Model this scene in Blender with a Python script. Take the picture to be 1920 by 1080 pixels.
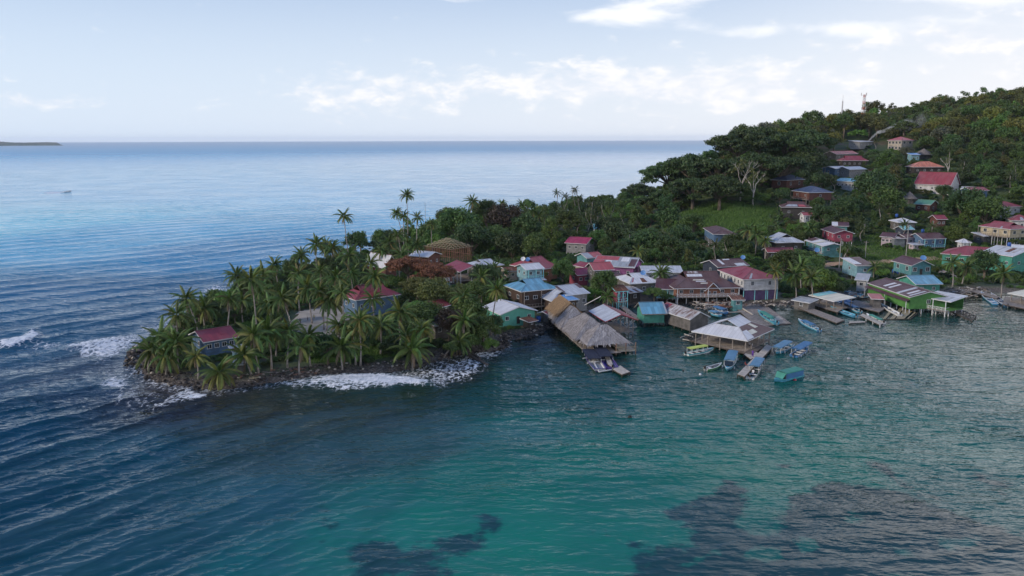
import bpy, math, random, numpy as np
from mathutils import Vector, Matrix, Euler
R_ = math.radians
rnd = random.Random(7)
for o in list(bpy.data.objects): bpy.data.objects.remove(o)
scene = bpy.context.scene
COL = scene.collection

# ------------------------------------------------------------------ camera
CAMH = 50.0; F = 1478.0; PITCH = 10.67; ROLL = -0.15
cam = bpy.data.cameras.new('camera'); camo = bpy.data.objects.new('camera', cam); COL.objects.link(camo)
cam.sensor_width = 36; cam.lens = 36 * F / 1920
cam.clip_start = 0.5; cam.clip_end = 200000
ROT = Matrix.Rotation(R_(90 - PITCH), 3, 'X') @ Matrix.Rotation(R_(ROLL), 3, 'Z')
camo.matrix_world = Matrix.Translation((0, 0, CAMH)) @ ROT.to_4x4()
scene.camera = camo

# ------------------------------------------------------------------ light and sky
SUN_EL = 24.0; SUN_AZ = -105.0          # azimuth from +Y towards +X
sd = bpy.data.lights.new('sun', 'SUN'); so = bpy.data.objects.new('sun', sd); COL.objects.link(so)
sd.energy = 2.3; sd.angle = R_(11); sd.color = (1.0, .86, .68)
sdir = Vector((math.sin(R_(SUN_AZ)) * math.cos(R_(SUN_EL)), math.cos(R_(SUN_AZ)) * math.cos(R_(SUN_EL)), math.sin(R_(SUN_EL))))
so.rotation_euler = (-sdir).to_track_quat('-Z', 'Y').to_euler()
scene.view_settings.view_transform = 'Standard'
scene.view_settings.look = 'None'
scene.view_settings.exposure = 0.30
scene.view_settings.gamma = 1.0
scene.view_settings.use_curve_mapping = False
scene.cycles.max_bounces = 6; scene.cycles.transparent_max_bounces = 8
scene.cycles.volume_bounces = 1

class NT:
    """tiny helper for building node trees"""
    def __init__(s, nt): s.nt = nt
    def n(s, typ, **kw):
        nd = s.nt.nodes.new(typ)
        for k, v in kw.items():
            if k in nd.inputs: s.set(nd.inputs[k], v)
            else: setattr(nd, k, v)
        return nd
    def set(s, inp, v):
        if isinstance(v, bpy.types.NodeSocket): s.nt.links.new(v, inp)
        else:
            if hasattr(v, '__len__') and len(v) == 3 and inp.type == 'RGBA': v = (*v, 1)
            inp.default_value = v
    def m(s, op, a, b=None, c=None, clamp=False):
        nd = s.nt.nodes.new('ShaderNodeMath'); nd.operation = op; nd.use_clamp = clamp
        s.set(nd.inputs[0], a)
        if b is not None: s.set(nd.inputs[1], b)
        if c is not None: s.set(nd.inputs[2], c)
        return nd.outputs[0]
    def mix(s, f, a, b, mode='MIX'):
        nd = s.nt.nodes.new('ShaderNodeMix'); nd.data_type = 'RGBA'; nd.blend_type = mode
        s.set(nd.inputs[0], f); s.set(nd.inputs[6], a); s.set(nd.inputs[7], b)
        return nd.outputs[2]
    def noise(s, vec, scale=1, detail=4, rough=.55, dist=0, typ='3D'):
        nd = s.nt.nodes.new('ShaderNodeTexNoise'); nd.noise_dimensions = typ
        if vec is not None: s.nt.links.new(vec, nd.inputs['Vector'])
        nd.inputs['Scale'].default_value = scale; nd.inputs['Detail'].default_value = detail
        nd.inputs['Roughness'].default_value = rough; nd.inputs['Distortion'].default_value = dist
        return nd.outputs['Fac']
    def ramp(s, f, lo, hi, a=0., b=1.):
        nd = s.nt.nodes.new('ShaderNodeMapRange'); nd.interpolation_type = 'SMOOTHSTEP'
        s.set(nd.inputs[0], f)
        for i, v in zip((1, 2, 3, 4), (lo, hi, a, b)): s.set(nd.inputs[i], v)
        return nd.outputs[0]
    def mapping(s, vec, scale=(1, 1, 1), rot=(0, 0, 0), loc=(0, 0, 0)):
        nd = s.nt.nodes.new('ShaderNodeMapping'); s.nt.links.new(vec, nd.inputs[0])
        nd.inputs['Scale'].default_value = scale; nd.inputs['Rotation'].default_value = rot; nd.inputs['Location'].default_value = loc
        return nd.outputs[0]

world = bpy.data.worlds.new('World'); scene.world = world; world.use_nodes = True
T = NT(world.node_tree); world.node_tree.nodes.clear()
sky = T.n('ShaderNodeTexSky', sky_type='NISHITA', sun_disc=False, sun_elevation=R_(SUN_EL), sun_rotation=R_(SUN_AZ),
          altitude=50, air_density=1.0, dust_density=0.6, ozone_density=1.5)
tc = T.n('ShaderNodeTexCoord').outputs['Generated']
sep = T.n('ShaderNodeSeparateXYZ'); world.node_tree.links.new(tc, sep.inputs[0])
X, Y, Z = sep.outputs
az = T.m('MULTIPLY', T.m('ARCTAN2', X, Y), 180 / math.pi)
el = T.m('MULTIPLY', T.m('ARCSINE', Z), 180 / math.pi)
def px2az(x): return math.degrees(math.atan((x - 960) / 1480))
def py2el(y): return math.degrees(math.atan((262 - y) / 1510))
comb = T.n('ShaderNodeCombineXYZ'); T.set(comb.inputs[0], az); T.set(comb.inputs[1], el)
v = comb.outputs[0]
# soft veil, streaks high up, a bank of small cumulus low over the sea
def blob(cx, cy, sx, sy):
    a = T.m('DIVIDE', T.m('SUBTRACT', az, px2az(cx)), sx / 27.)
    b = T.m('DIVIDE', T.m('SUBTRACT', el, py2el(cy)), sy / 27.)
    r = T.m('ADD', T.m('MULTIPLY', a, a), T.m('MULTIPLY', b, b))
    return T.m('EXPONENT', T.m('MULTIPLY', r, -1.0))
def addall(l):
    r = l[0]
    for q in l[1:]: r = T.m('ADD', r, q)
    return r
streak = T.noise(T.mapping(v, (.11, .42, 1), (0, 0, R_(-6))), 1.0, 7, .58, .4)
cum = T.noise(T.mapping(v, (.36, .75, 1), loc=(3.1, 1.7, 0)), 1.0, 8, .62, .2)
m_st = addall([blob(1130, 42, 130, 22), blob(1300, 10, 210, 22), blob(1500, 78, 200, 20), blob(1860, 40, 150, 40), blob(860, 8, 90, 9), blob(1700, 20, 260, 22)])
m_cu = addall([blob(700, 175, 230, 48), blob(1100, 160, 240, 50), blob(1400, 170, 230, 45), blob(1790, 105, 200, 45), blob(100, 200, 110, 16)])
c1 = T.ramp(T.m('ADD', streak, T.m('MULTIPLY', m_st, .32)), .66, .92)
c2 = T.ramp(T.m('ADD', cum, T.m('MULTIPLY', m_cu, .30)), .62, .90)
# unseen cloud band above and around the frame, brightened at right for water sheen
dome = T.noise(T.mapping(tc, (1.6, 1.6, 4.0)), 1.3, 6, .55)
c3 = T.m('MULTIPLY', T.ramp(T.m('ADD', dome, T.ramp(az, -5, 34, -.18, .26)), .45, .70), T.m('MULTIPLY', T.ramp(el, 10, 17, 0., .95), T.ramp(el, 22, 34, 1., .02)))
veil = T.m('MULTIPLY', T.m('ADD', T.ramp(el, -2, 14, .74, .0), T.ramp(az, 5, 45, 0., .50), clamp=True), T.ramp(el, 12, 27, 1., .04))
hz_col = T.mix(T.ramp(az, -34, 25), (6.1, 6.9, 8.0), (7.6, 7.65, 7.95))
base = T.mix(.75, sky.outputs[0], T.mix(T.ramp(el, 2, 26), (5.3, 6.4, 8.1), (.35, 1.5, 4.4)))
base = T.mix(veil, base, hz_col)
cc = T.mix(T.ramp(cum, .4, .7), (7.3, 7.45, 8.0), (9.2, 8.85, 8.6))
base = T.mix(T.m('MULTIPLY', c2, .72), base, cc)
base = T.mix(T.m('MULTIPLY', c1, .88), base, (8.5, 8.55, 8.8))
base = T.mix(c3, base, T.mix(T.ramp(az, -5, 40), (5.2, 5.7, 6.6), (19, 18.3, 18.)))
bg = T.n('ShaderNodeBackground', Color=base, Strength=0.103)
wo = T.n('ShaderNodeOutputWorld'); world.node_tree.links.new(bg.outputs[0], wo.inputs[0])

# ------------------------------------------------------------------ projection helpers
def ray(px, py): return (ROT @ Vector(((px - 960) / F, (540 - py) / F, -1))).normalized()
def onz(px, py, z=0.):
    d = ray(px, py); t = (z - CAMH) / d.z
    return Vector((d.x * t, d.y * t, z))
RT = ROT.transposed()
def proj(x, y, z):
    q = RT @ Vector((x, y, z - CAMH))
    return 960 + F * q.x / -q.z, 540 - F * q.y / -q.z, -q.z

# ------------------------------------------------------------------ numpy noise
def _h(ix, iy, s):
    n = (ix * 374761393 + iy * 668265263 + s * 1442695041) & 0xffffffff
    n = ((n ^ (n >> 13)) * 1274126177) & 0xffffffff
    return ((n ^ (n >> 16)) & 0xffff) / 65535.
def vnoise(x, y, s=0):
    ix = np.floor(x).astype(np.int64); iy = np.floor(y).astype(np.int64)
    fx = x - ix; fy = y - iy; fx = fx * fx * (3 - 2 * fx); fy = fy * fy * (3 - 2 * fy)
    a = _h(ix, iy, s); b = _h(ix + 1, iy, s); c = _h(ix, iy + 1, s); d = _h(ix + 1, iy + 1, s)
    return (a * (1 - fx) + b * fx) * (1 - fy) + (c * (1 - fx) + d * fx) * fy
def fbm(x, y, s=0, o=4):
    r = 0; a = .5; x = np.asarray(x, float); y = np.asarray(y, float)
    for i in range(o):
        r = r + a * vnoise(x, y, s + i); x = x * 2.03 + 7.1; y = y * 2.03 + 3.7; a *= .5
    return r / (1 - .5 ** o)
def sstep(x, a, b):
    t = np.clip((x - a) / (b - a), 0, 1); return t * t * (3 - 2 * t)
def polysd(P, x, y):
    """signed distance, positive inside"""
    x = np.asarray(x, float); y = np.asarray(y, float)
    d = np.full(x.shape, 1e18); ins = np.zeros(x.shape, bool); n = len(P)
    for i in range(n):
        ax, ay = P[i][:2]; bx, by = P[(i + 1) % n][:2]
        ex, ey = bx - ax, by - ay; wx, wy = x - ax, y - ay
        t = np.clip((wx * ex + wy * ey) / (ex * ex + ey * ey + 1e-9), 0, 1)
        d = np.minimum(d, (wx - ex * t) ** 2 + (wy - ey * t) ** 2)
        c = ((ay > y) != (by > y)) & (x < (bx - ax) * (y - ay) / (by - ay + 1e-12) + ax)
        ins ^= c
    return np.where(ins, 1, -1) * np.sqrt(d)

# ------------------------------------------------------------------ terrain shape
front = [(264, 690), (267, 702), (280, 712), (330, 724), (370, 731), (410, 732), (455, 727), (505, 720), (555, 712), (605, 706), (705, 702),
         (775, 692), (825, 676), (875, 663), (925, 660), (945, 652), (948, 637), (975, 638), (1010, 627), (1030, 618), (1060, 598), (1110, 585),
         (1170, 573), (1240, 566), (1300, 572), (1345, 574), (1400, 572), (1440, 572), (1490, 570), (1540, 560), (1590, 556), (1640, 566), (1700, 566),
         (1760, 556), (1800, 552), (1835, 545), (1880, 548), (1925, 552), (2100, 560)]
back = [(2600, 330), (1300, 352), (1200, 372), (1100, 388), (1050, 398), (1000, 407), (900, 424), (800, 440), (740, 455), (680, 474), (600, 492), (530, 508),
        (470, 530), (420, 552), (380, 572), (325, 600), (290, 632), (268, 664)]
COAST = [onz(*p)[:2] for p in front]
COAST += [(760, 260), (1500, 300), (1700, 1000), (900, 1120), (500, 1050), (330, 900), (210, 740)]
COAST += [onz(*p)[:2] for p in back[2:]]
def hill(x, y):
    t = np.asarray(x, float) / np.maximum(y, 50); yy = np.asarray(y, float)
    T_ = [.03, .10, .16, .225, .29, .36, .435, .55, .65, .9, 3]
    d0 = np.interp(t, T_, [430, 420, 400, 345, 318, 308, 302, 298, 292, 285, 285])
    s = np.interp(t, T_, [0, .05, .11, .155, .17, .150, .144, .160, .180, .185, .185])
    R = np.interp(t, T_, [440, 440, 460, 510, 570, 660, 745, 790, 810, 820, 820])
    q = yy - d0; q = np.where(q > 0, q * q / (q + 18), 0)
    qr = R - d0; qr = qr * qr / (qr + 18)
    z = s * q
    zr = s * qr
    z = np.where(yy > R, zr - (yy - R) * .10 - np.minimum((yy - R) ** 2 * .0006, 40), z)
    return np.maximum(z, 0) + (fbm(x * .02, yy * .02, 5) - .5) * 5 * sstep(z, 3, 15)
def terrain(x, y):
    sdv = polysd(COAST, x, y)
    sdv = sdv + (fbm(np.asarray(x) * .12, np.asarray(y) * .12, 3) - .5) * 3
    shore = np.where(sdv > 0, 1.3 * (1 - np.exp(-np.abs(sdv) / 3.0)), -3.0 * (1 - np.exp(-np.abs(sdv) / 14.)))
    z = shore + hill(x, y) * sstep(sdv, 0, 30)
    return z
def ground(x, y): return max(0., float(terrain(np.array([x]), np.array([y]))[0]))
def P(px, py, h=0.):
    """point of the ground (or water) such that the point h metres above it is seen at the pixel"""
    d = ray(px, py); t = np.linspace(60, 1300, 1600) / d.y
    x = d.x * t; y = d.y * t; z = CAMH + d.z * t
    g = np.maximum(terrain(x, y), 0) + h
    k = np.argmax(z < g)
    if z[k] >= g[k]: k = len(t) - 1
    a = z[k - 1] - g[k - 1]; b = z[k] - g[k]; u = a / (a - b + 1e-9)
    xx = x[k - 1] + (x[k] - x[k - 1]) * u; yy = y[k - 1] + (y[k] - y[k - 1]) * u
    return Vector((xx, yy, (CAMH + d.z * (t[k - 1] + (t[k] - t[k - 1]) * u)) - h))

# ------------------------------------------------------------------ object helpers
def tag(o, label=None, cat=None, group=None, kind=None):
    if label: o['label'] = label
    if cat: o['category'] = cat
    if group: o['group'] = group
    if kind: o['kind'] = kind
    return o
def empty(name, loc, rz=0, label=None, cat=None, group=None):
    o = bpy.data.objects.new(name, None); COL.objects.link(o); o.empty_display_size = .5
    o.location = loc; o.rotation_euler = (0, 0, rz); return tag(o, label, cat, group)
def link(name, me, mat=None, parent=None, loc=None, rot=None, scale=None):
    o = bpy.data.objects.new(name, me); COL.objects.link(o)
    if mat is not None and len(me.materials) == 0: me.materials.append(mat)
    if parent is not None: o.parent = parent
    if loc is not None: o.location = loc
    if rot is not None: o.rotation_euler = rot
    if scale is not None: o.scale = scale
    return o
class MB:
    """mesh builder"""
    def __init__(s): s.v = []; s.f = []; s.mi = []; s.uv = {}
    def box(s, c, d, rz=0., mi=0, top=1.):
        n = len(s.v); cs, sn = math.cos(rz), math.sin(rz)
        for z in (-.5, .5):
            k = top if z > 0 else 1.
            for x, y in ((-.5, -.5), (.5, -.5), (.5, .5), (-.5, .5)):
                X_, Y_ = x * d[0] * k, y * d[1] * k
                s.v.append((c[0] + X_ * cs - Y_ * sn, c[1] + X_ * sn + Y_ * cs, c[2] + z * d[2]))
        for f in ((3, 2, 1, 0), (4, 5, 6, 7), (0, 1, 5, 4), (1, 2, 6, 5), (2, 3, 7, 6), (3, 0, 4, 7)): s.f.append([n + i for i in f]); s.mi.append(mi)
        return s
    def bar(s, a, b, w, h=None, mi=0, seg=4):
        a = Vector(a); b = Vector(b); h = h or w; d = (b - a)
        if d.length < 1e-6: return s
        d.normalize(); up = Vector((0, 0, 1)) if abs(d.z) < .95 else Vector((1, 0, 0))
        sx = d.cross(up).normalized(); sy = sx.cross(d)
        n = len(s.v)
        for p in (a, b):
            for k in range(seg):
                t = 2 * math.pi * (k + .5) / seg; c = math.cos(t); q = math.sin(t)
                m = 1.414 if seg == 4 else 1.
                s.v.append(tuple(p + sx * c * w * .5 * m + sy * q * h * .5 * m))
        for k in range(seg):
            k2 = (k + 1) % seg; s.f.append([n + k, n + k2, n + seg + k2, n + seg + k]); s.mi.append(mi)
        s.f.append([n + seg - 1 - k for k in range(seg)]); s.f.append([n + seg + k for k in range(seg)]); s.mi += [mi, mi]
        return s
    def tube(s, pts, rs, seg=6, mi=0, cap=True):
        n0 = len(s.v); pts = [Vector(p) for p in pts]; N = len(pts)
        prev = None
        for i, p in enumerate(pts):
            d = (pts[min(i + 1, N - 1)] - pts[max(i - 1, 0)]).normalized()
            if prev is None: prev = Vector((1, 0, 0)) if abs(d.x) < .8 else Vector((0, 1, 0))
            sx = (prev - d * prev.dot(d)).normalized(); sy = d.cross(sx); prev = sx
            for k in range(seg):
                t = 2 * math.pi * k / seg
                s.v.append(tuple(p + (sx * math.cos(t) + sy * math.sin(t)) * rs[i]))
        for i in range(N - 1):
            for k in range(seg):
                k2 = (k + 1) % seg
                s.f.append([n0 + i * seg + k, n0 + i * seg + k2, n0 + (i + 1) * seg + k2, n0 + (i + 1) * seg + k]); s.mi.append(mi)
        if cap:
            s.f.append([n0 + seg - 1 - k for k in range(seg)]); s.f.append([n0 + (N - 1) * seg + k for k in range(seg)]); s.mi += [mi, mi]
        return s
    def poly(s, pts, mi=0, uv=None):
        n = len(s.v); s.v += [tuple(p) for p in pts]; s.f.append(list(range(n, n + len(pts)))); s.mi.append(mi)
        if uv: s.uv[len(s.f) - 1] = uv
        return s
    def slab(s, pts, th, mi=0, uv=None):
        """polygon with thickness th downwards along its normal"""
        pts = [Vector(p) for p in pts]; nn = (pts[1] - pts[0]).cross(pts[2] - pts[0])
        if nn.length < 1e-6: nn = (pts[2] - pts[0]).cross(pts[3] - pts[0])
        nn.normalize()
        if nn.z < 0: nn = -nn
        q = [p - nn * th for p in pts]; s.poly(pts, mi, uv); s.poly(q[::-1], mi, uv[::-1] if uv else None)
        for i in range(len(pts)):
            j = (i + 1) % len(pts); s.poly([pts[i], q[i], q[j], pts[j]], mi)
        return s
    def mesh(s, name, mats=(), smooth=False):
        me = bpy.data.meshes.new(name); me.from_pydata(s.v, [], s.f)
        if s.uv:
            u = me.uv_layers.new(name='UVMap')
            for p in me.polygons:
                if p.index in s.uv:
                    for k, li in enumerate(p.loop_indices): u.data[li].uv = s.uv[p.index][k]
        for m_ in (mats if isinstance(mats, (list, tuple)) else [mats]): me.materials.append(m_)
        if any(s.mi): me.polygons.foreach_set('material_index', s.mi)
        if smooth: me.polygons.foreach_set('use_smooth', [True] * len(me.polygons))
        me.update(); return me
    def build(s, name, mats, parent=None, smooth=False, **kw): return link(name, s.mesh(name, mats, smooth), None, parent, **kw)
def npmesh(name, V, Fq, mats=(), smooth=False):
    """fast mesh from arrays; Fq is (n,k)"""
    me = bpy.data.meshes.new(name); V = np.ascontiguousarray(V, np.float32); Fq = np.ascontiguousarray(Fq, np.int32)
    k = Fq.shape[1]; me.vertices.add(len(V)); me.vertices.foreach_set('co', V.ravel())
    me.loops.add(Fq.size); me.loops.foreach_set('vertex_index', Fq.ravel())
    me.polygons.add(len(Fq)); me.polygons.foreach_set('loop_start', np.arange(len(Fq), dtype=np.int32) * k)
    if smooth: me.polygons.foreach_set('use_smooth', np.ones(len(Fq), bool))
    for m_ in (mats if isinstance(mats, (list, tuple)) else [mats]): me.materials.append(m_)
    me.update(calc_edges=True); return me
def copy_tree(o, parent=None):
    c = o.copy(); COL.objects.link(c); c.parent = parent
    for ch in KIDS.get(o.name, ()): copy_tree(ch, c)
    return c
KIDS = {}

# ------------------------------------------------------------------ materials
def newmat(name):
    m_ = bpy.data.materials.new(name); m_.use_nodes = True; t = NT(m_.node_tree)
    b = m_.node_tree.nodes['Principled BSDF']; return m_, t, b
CACHE = {}
def paint(name, col, rough=.7, var=.25, scale=.8, boards=0., spec=.4, dirt=.25):
    """weathered painted or plain surface; boards = spacing of horizontal boards in metres"""
    if name in CACHE: return CACHE[name]
    m_, t, b = newmat(name); tc = t.n('ShaderNodeTexCoord').outputs['Object']
    if name.startswith('wall_'): g_ = sum(col) / 3; col = tuple((x * .72 + g_ * .28) * .80 for x in col)
    n1 = t.noise(tc, scale, 5, .6); n2 = t.noise(t.mapping(tc, (3, 3, .5)), 1.2, 4, .6)
    c = t.mix(t.ramp(n1, .3, .7), tuple(x * (1 - var) for x in col), tuple(min(1, x * (1 + var * .6)) for x in col))
    c = t.mix(t.ramp(n2, .5, .8, 0, dirt), c, (.09, .075, .06))
    h = t.m('MULTIPLY', n1, .02)
    if boards:
        se = t.n('ShaderNodeSeparateXYZ'); t.set(se.inputs[0], tc)
        fr = t.m('FRACT', t.m('DIVIDE', se.outputs[2], boards)); h = t.m('ADD', h, t.m('MULTIPLY', fr, .03))
        wn = t.n('ShaderNodeTexWhiteNoise', noise_dimensions='1D'); t.set(wn.inputs['W'], t.m('FLOOR', t.m('DIVIDE', se.outputs[2], boards)))
        c = t.mix(t.m('MULTIPLY', wn.outputs[0], .22), c, (.06, .05, .045))
    bp = t.n('ShaderNodeBump', Height=h, Distance=1., Strength=.6)
    t.set(b.inputs['Base Color'], c); b.inputs['Roughness'].default_value = rough; t.set(b.inputs['Normal'], bp.outputs[0])
    b.inputs['Specular IOR Level'].default_value = spec
    CACHE[name] = m_; return m_
def metalroof(name, col, rust=.15, tone=.16, rough=.5, rustcol=(.12, .045, .025)):
    if name in CACHE: return CACHE[name]
    m_, t, b = newmat(name); uv = t.n('ShaderNodeTexCoord').outputs['UV']; ob = t.n('ShaderNodeTexCoord').outputs['Object']
    se = t.n('ShaderNodeSeparateXYZ'); t.set(se.inputs[0], uv); U, V_ = se.outputs[0], se.outputs[1]
    wn = t.n('ShaderNodeTexWhiteNoise', noise_dimensions='2D'); cb = t.n('ShaderNodeCombineXYZ')
    t.set(cb.inputs[0], t.m('FLOOR', t.m('DIVIDE', U, .95))); t.set(cb.inputs[1], t.m('FLOOR', t.m('DIVIDE', V_, 3.1))); t.set(wn.inputs['Vector'], cb.outputs[0])
    c = t.mix(wn.outputs[0], tuple(x * (1 - tone) for x in col), tuple(min(1, x * (1 + tone * .5)) for x in col))
    fade = t.noise(ob, .25, 3, .5); c = t.mix(t.ramp(fade, .35, .75, 0, .25), c, tuple(min(1, .6 * x + .16) for x in col))
    rn = t.noise(t.mapping(uv, (1.7, .28, 1)), 1., 6, .7); rn2 = t.noise(ob, .35, 4, .6)
    rr = t.ramp(t.m('ADD', t.m('MULTIPLY', rn, .6), t.m('MULTIPLY', rn2, .5)), .66 - rust * .35, .80 - rust * .3)
    c = t.mix(t.m('MULTIPLY', rr, min(1, .35 + rust)), c, rustcol)
    seam = t.ramp(t.m('ABSOLUTE', t.m('SUBTRACT', t.m('FRACT', t.m('DIVIDE', U, .95)), .5)), .45, .5, 0, .45)
    c = t.mix(seam, c, (.05, .04, .04))
    wv = t.m('SINE', t.m('MULTIPLY', U, 2 * math.pi / .19)); bp = t.n('ShaderNodeBump', Height=t.m('MULTIPLY', wv, .02), Distance=1., Strength=.5)
    t.set(b.inputs['Base Color'], c); t.set(b.inputs['Roughness'], t.m('ADD', t.m('MULTIPLY', rr, .3), rough)); t.set(b.inputs['Normal'], bp.outputs[0])
    b.inputs['Specular IOR Level'].default_value = .5
    CACHE[name] = m_; return m_
def leafmat(name, col, col2, trans=.28, rough=.55, rv=.35):
    if name in CACHE: return CACHE[name]
    m_, t, b = newmat(name)
    oi = t.n('ShaderNodeObjectInfo').outputs['Random']; ge = t.n('ShaderNodeNewGeometry').outputs['Random Per Island']
    tc = t.n('ShaderNodeTexCoord').outputs['Object']; nz = t.noise(tc, .8, 2, .5)
    f = t.m('ADD', t.m('MULTIPLY', ge, .55), t.m('MULTIPLY', t.ramp(nz, .35, .65), .45))
    c = t.mix(f, col, col2); hs = t.n('ShaderNodeHueSaturation'); t.set(hs.inputs['Color'], c)
    t.set(hs.inputs['Hue'], t.m('ADD', t.m('MULTIPLY', oi, .05), .47)); t.set(hs.inputs['Value'], t.m('ADD', t.m('MULTIPLY', oi, rv * 2), 1 - rv))
    t.set(b.inputs['Base Color'], hs.outputs[0]); b.inputs['Roughness'].default_value = rough; b.inputs['Specular IOR Level'].default_value = .35
    tr = t.n('ShaderNodeBsdfTranslucent'); t.set(tr.inputs[0], t.mix(.5, hs.outputs[0], (.10, .16, .02)))
    mx = t.n('ShaderNodeMixShader'); mx.inputs[0].default_value = trans
    out = m_.node_tree.nodes['Material Output']; L = m_.node_tree.links
    L.new(b.outputs[0], mx.inputs[1]); L.new(tr.outputs[0], mx.inputs[2]); L.new(mx.outputs[0], out.inputs[0])
    CACHE[name] = m_; return m_
bark_palm = paint('palm_bark', (.30, .27, .25), .85, .3, 2)
bark = paint('bark', (.13, .105, .08), .9, .35, 2)
bark_pale = paint('pale_bark', (.48, .44, .40), .9, .2, 2)
# ================================================================== SETTING
# ---- land
def land():
    xs = np.concatenate([np.arange(-190, 330, 2.2), np.arange(330, 900, 7.)]); ys = np.concatenate([np.arange(120, 460, 2.0), np.arange(460, 1180, 7.)])
    XX, YY = np.meshgrid(xs, ys); z = terrain(XX, YY)
    z = z + (fbm(XX * .5, YY * .5, 9) - .5) * .5 * (z > .3)
    nx, ny = len(xs), len(ys); idx = np.arange(nx * ny).reshape(ny, nx)
    Q = np.stack([idx[:-1, :-1], idx[:-1, 1:], idx[1:, 1:], idx[1:, :-1]], -1).reshape(-1, 4)
    keep = (z.ravel()[Q] > -2.9).any(1); Q = Q[keep]
    m_, t, b = newmat('earth_and_grass'); ob = t.n('ShaderNodeTexCoord').outputs['Object']
    se = t.n('ShaderNodeSeparateXYZ'); t.set(se.inputs[0], ob)
    n1 = t.noise(ob, .05, 6, .6); n2 = t.noise(ob, .6, 6, .65); n3 = t.noise(ob, 4, 3, .6)
    g = t.mix(t.ramp(n2, .35, .65), (.035, .065, .016), (.065, .105, .03))
    g = t.mix(t.ramp(n1, .50, .64), g, (.115, .085, .058))
    g = t.mix(t.ramp(n3, .45, .8, 0, .5), g, (.03, .035, .014))
    peb = t.mix(t.ramp(t.noise(ob, 2.4, 4, .75), .4, .66), (.04, .033, .03), (.19, .165, .145))
    g = t.mix(t.ramp(t.m('ADD', se.outputs[2], t.m('MULTIPLY', n2, .5)), .8, 1.75), peb, g)
    t.set(b.inputs['Base Color'], g); b.inputs['Roughness'].default_value = .9
    bp = t.n('ShaderNodeBump', Height=t.m('MULTIPLY', t.m('ADD', n3, n2), .15), Distance=1., Strength=.8); t.set(b.inputs['Normal'], bp.outputs[0])
    me = npmesh('land', np.stack([XX.ravel(), YY.ravel(), z.ravel()], 1), Q, m_, True)
    o = link('terrain', me); tag(o, kind='structure')
land()

def drape(name, poly, mat, step=1.2, lift=.12, kind='structure', label=None):
    """a sheet draped over the terrain inside a polygon of world points"""
    Pn = np.array([p[:2] for p in poly]); x0, y0 = Pn.min(0) - step; x1, y1 = Pn.max(0) + step
    xs = np.arange(x0, x1, step); ys = np.arange(y0, y1, step); XX, YY = np.meshgrid(xs, ys)
    s = polysd([tuple(p) for p in Pn], XX, YY) + (fbm(XX * .3, YY * .3, 2) - .5) * 2.2
    z = terrain(XX, YY) + lift + .2
    idx = np.arange(XX.size).reshape(XX.shape); Q = np.stack([idx[:-1, :-1], idx[:-1, 1:], idx[1:, 1:], idx[1:, :-1]], -1).reshape(-1, 4)
    Q = Q[(s.ravel()[Q] > 0).all(1)]
    z = np.where(s < step * 1.2, z - .25, z)
    o = link(name, npmesh(name, np.stack([XX.ravel(), YY.ravel(), z.ravel()], 1), Q, mat, True)); return tag(o, label, kind=kind)
sand = paint('pale_sand', (.36, .33, .29), .95, .2, .4, dirt=.1)
sando = paint('orange_dirt', (.42, .27, .17), .95, .25, .5, dirt=.15)
COURT = [P(*p) for p in ((553, 584), (600, 577), (655, 573), (660, 600), (655, 640), (566, 632), (535, 610))]
drape('sandy_court', COURT, sand)
def strip(pts, w):
    W = [P(*p) for p in pts]; l = []; r = []
    for i, p in enumerate(W):
        d = (W[min(i + 1, len(W) - 1)] - W[max(i - 1, 0)]); d.z = 0; d.normalize(); n_ = Vector((-d.y, d.x, 0))
        l.append(p + n_ * w / 2); r.append(p - n_ * w / 2)
    return l + r[::-1]
PATH = strip([(1512, 504), (1545, 497), (1582, 494), (1640, 492), (1690, 489), (1765, 484)], 7.)
drape('dirt_path', PATH, sando, step=.9)
PATH2 = strip([(1603, 462), (1608, 475), (1612, 490)], 2.2)
drape('hill_footpath', PATH2, sando, step=.6)
MUD = strip([(1165, 560), (1195, 562), (1225, 560)], 7.)
drape('muddy_bank', MUD, paint('mud', (.17, .12, .085), .9, .3, .7), step=.9)
grassm = leafmat('grass_green', (.055, .12, .022), (.11, .19, .045), .2, rv=.1)

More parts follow.
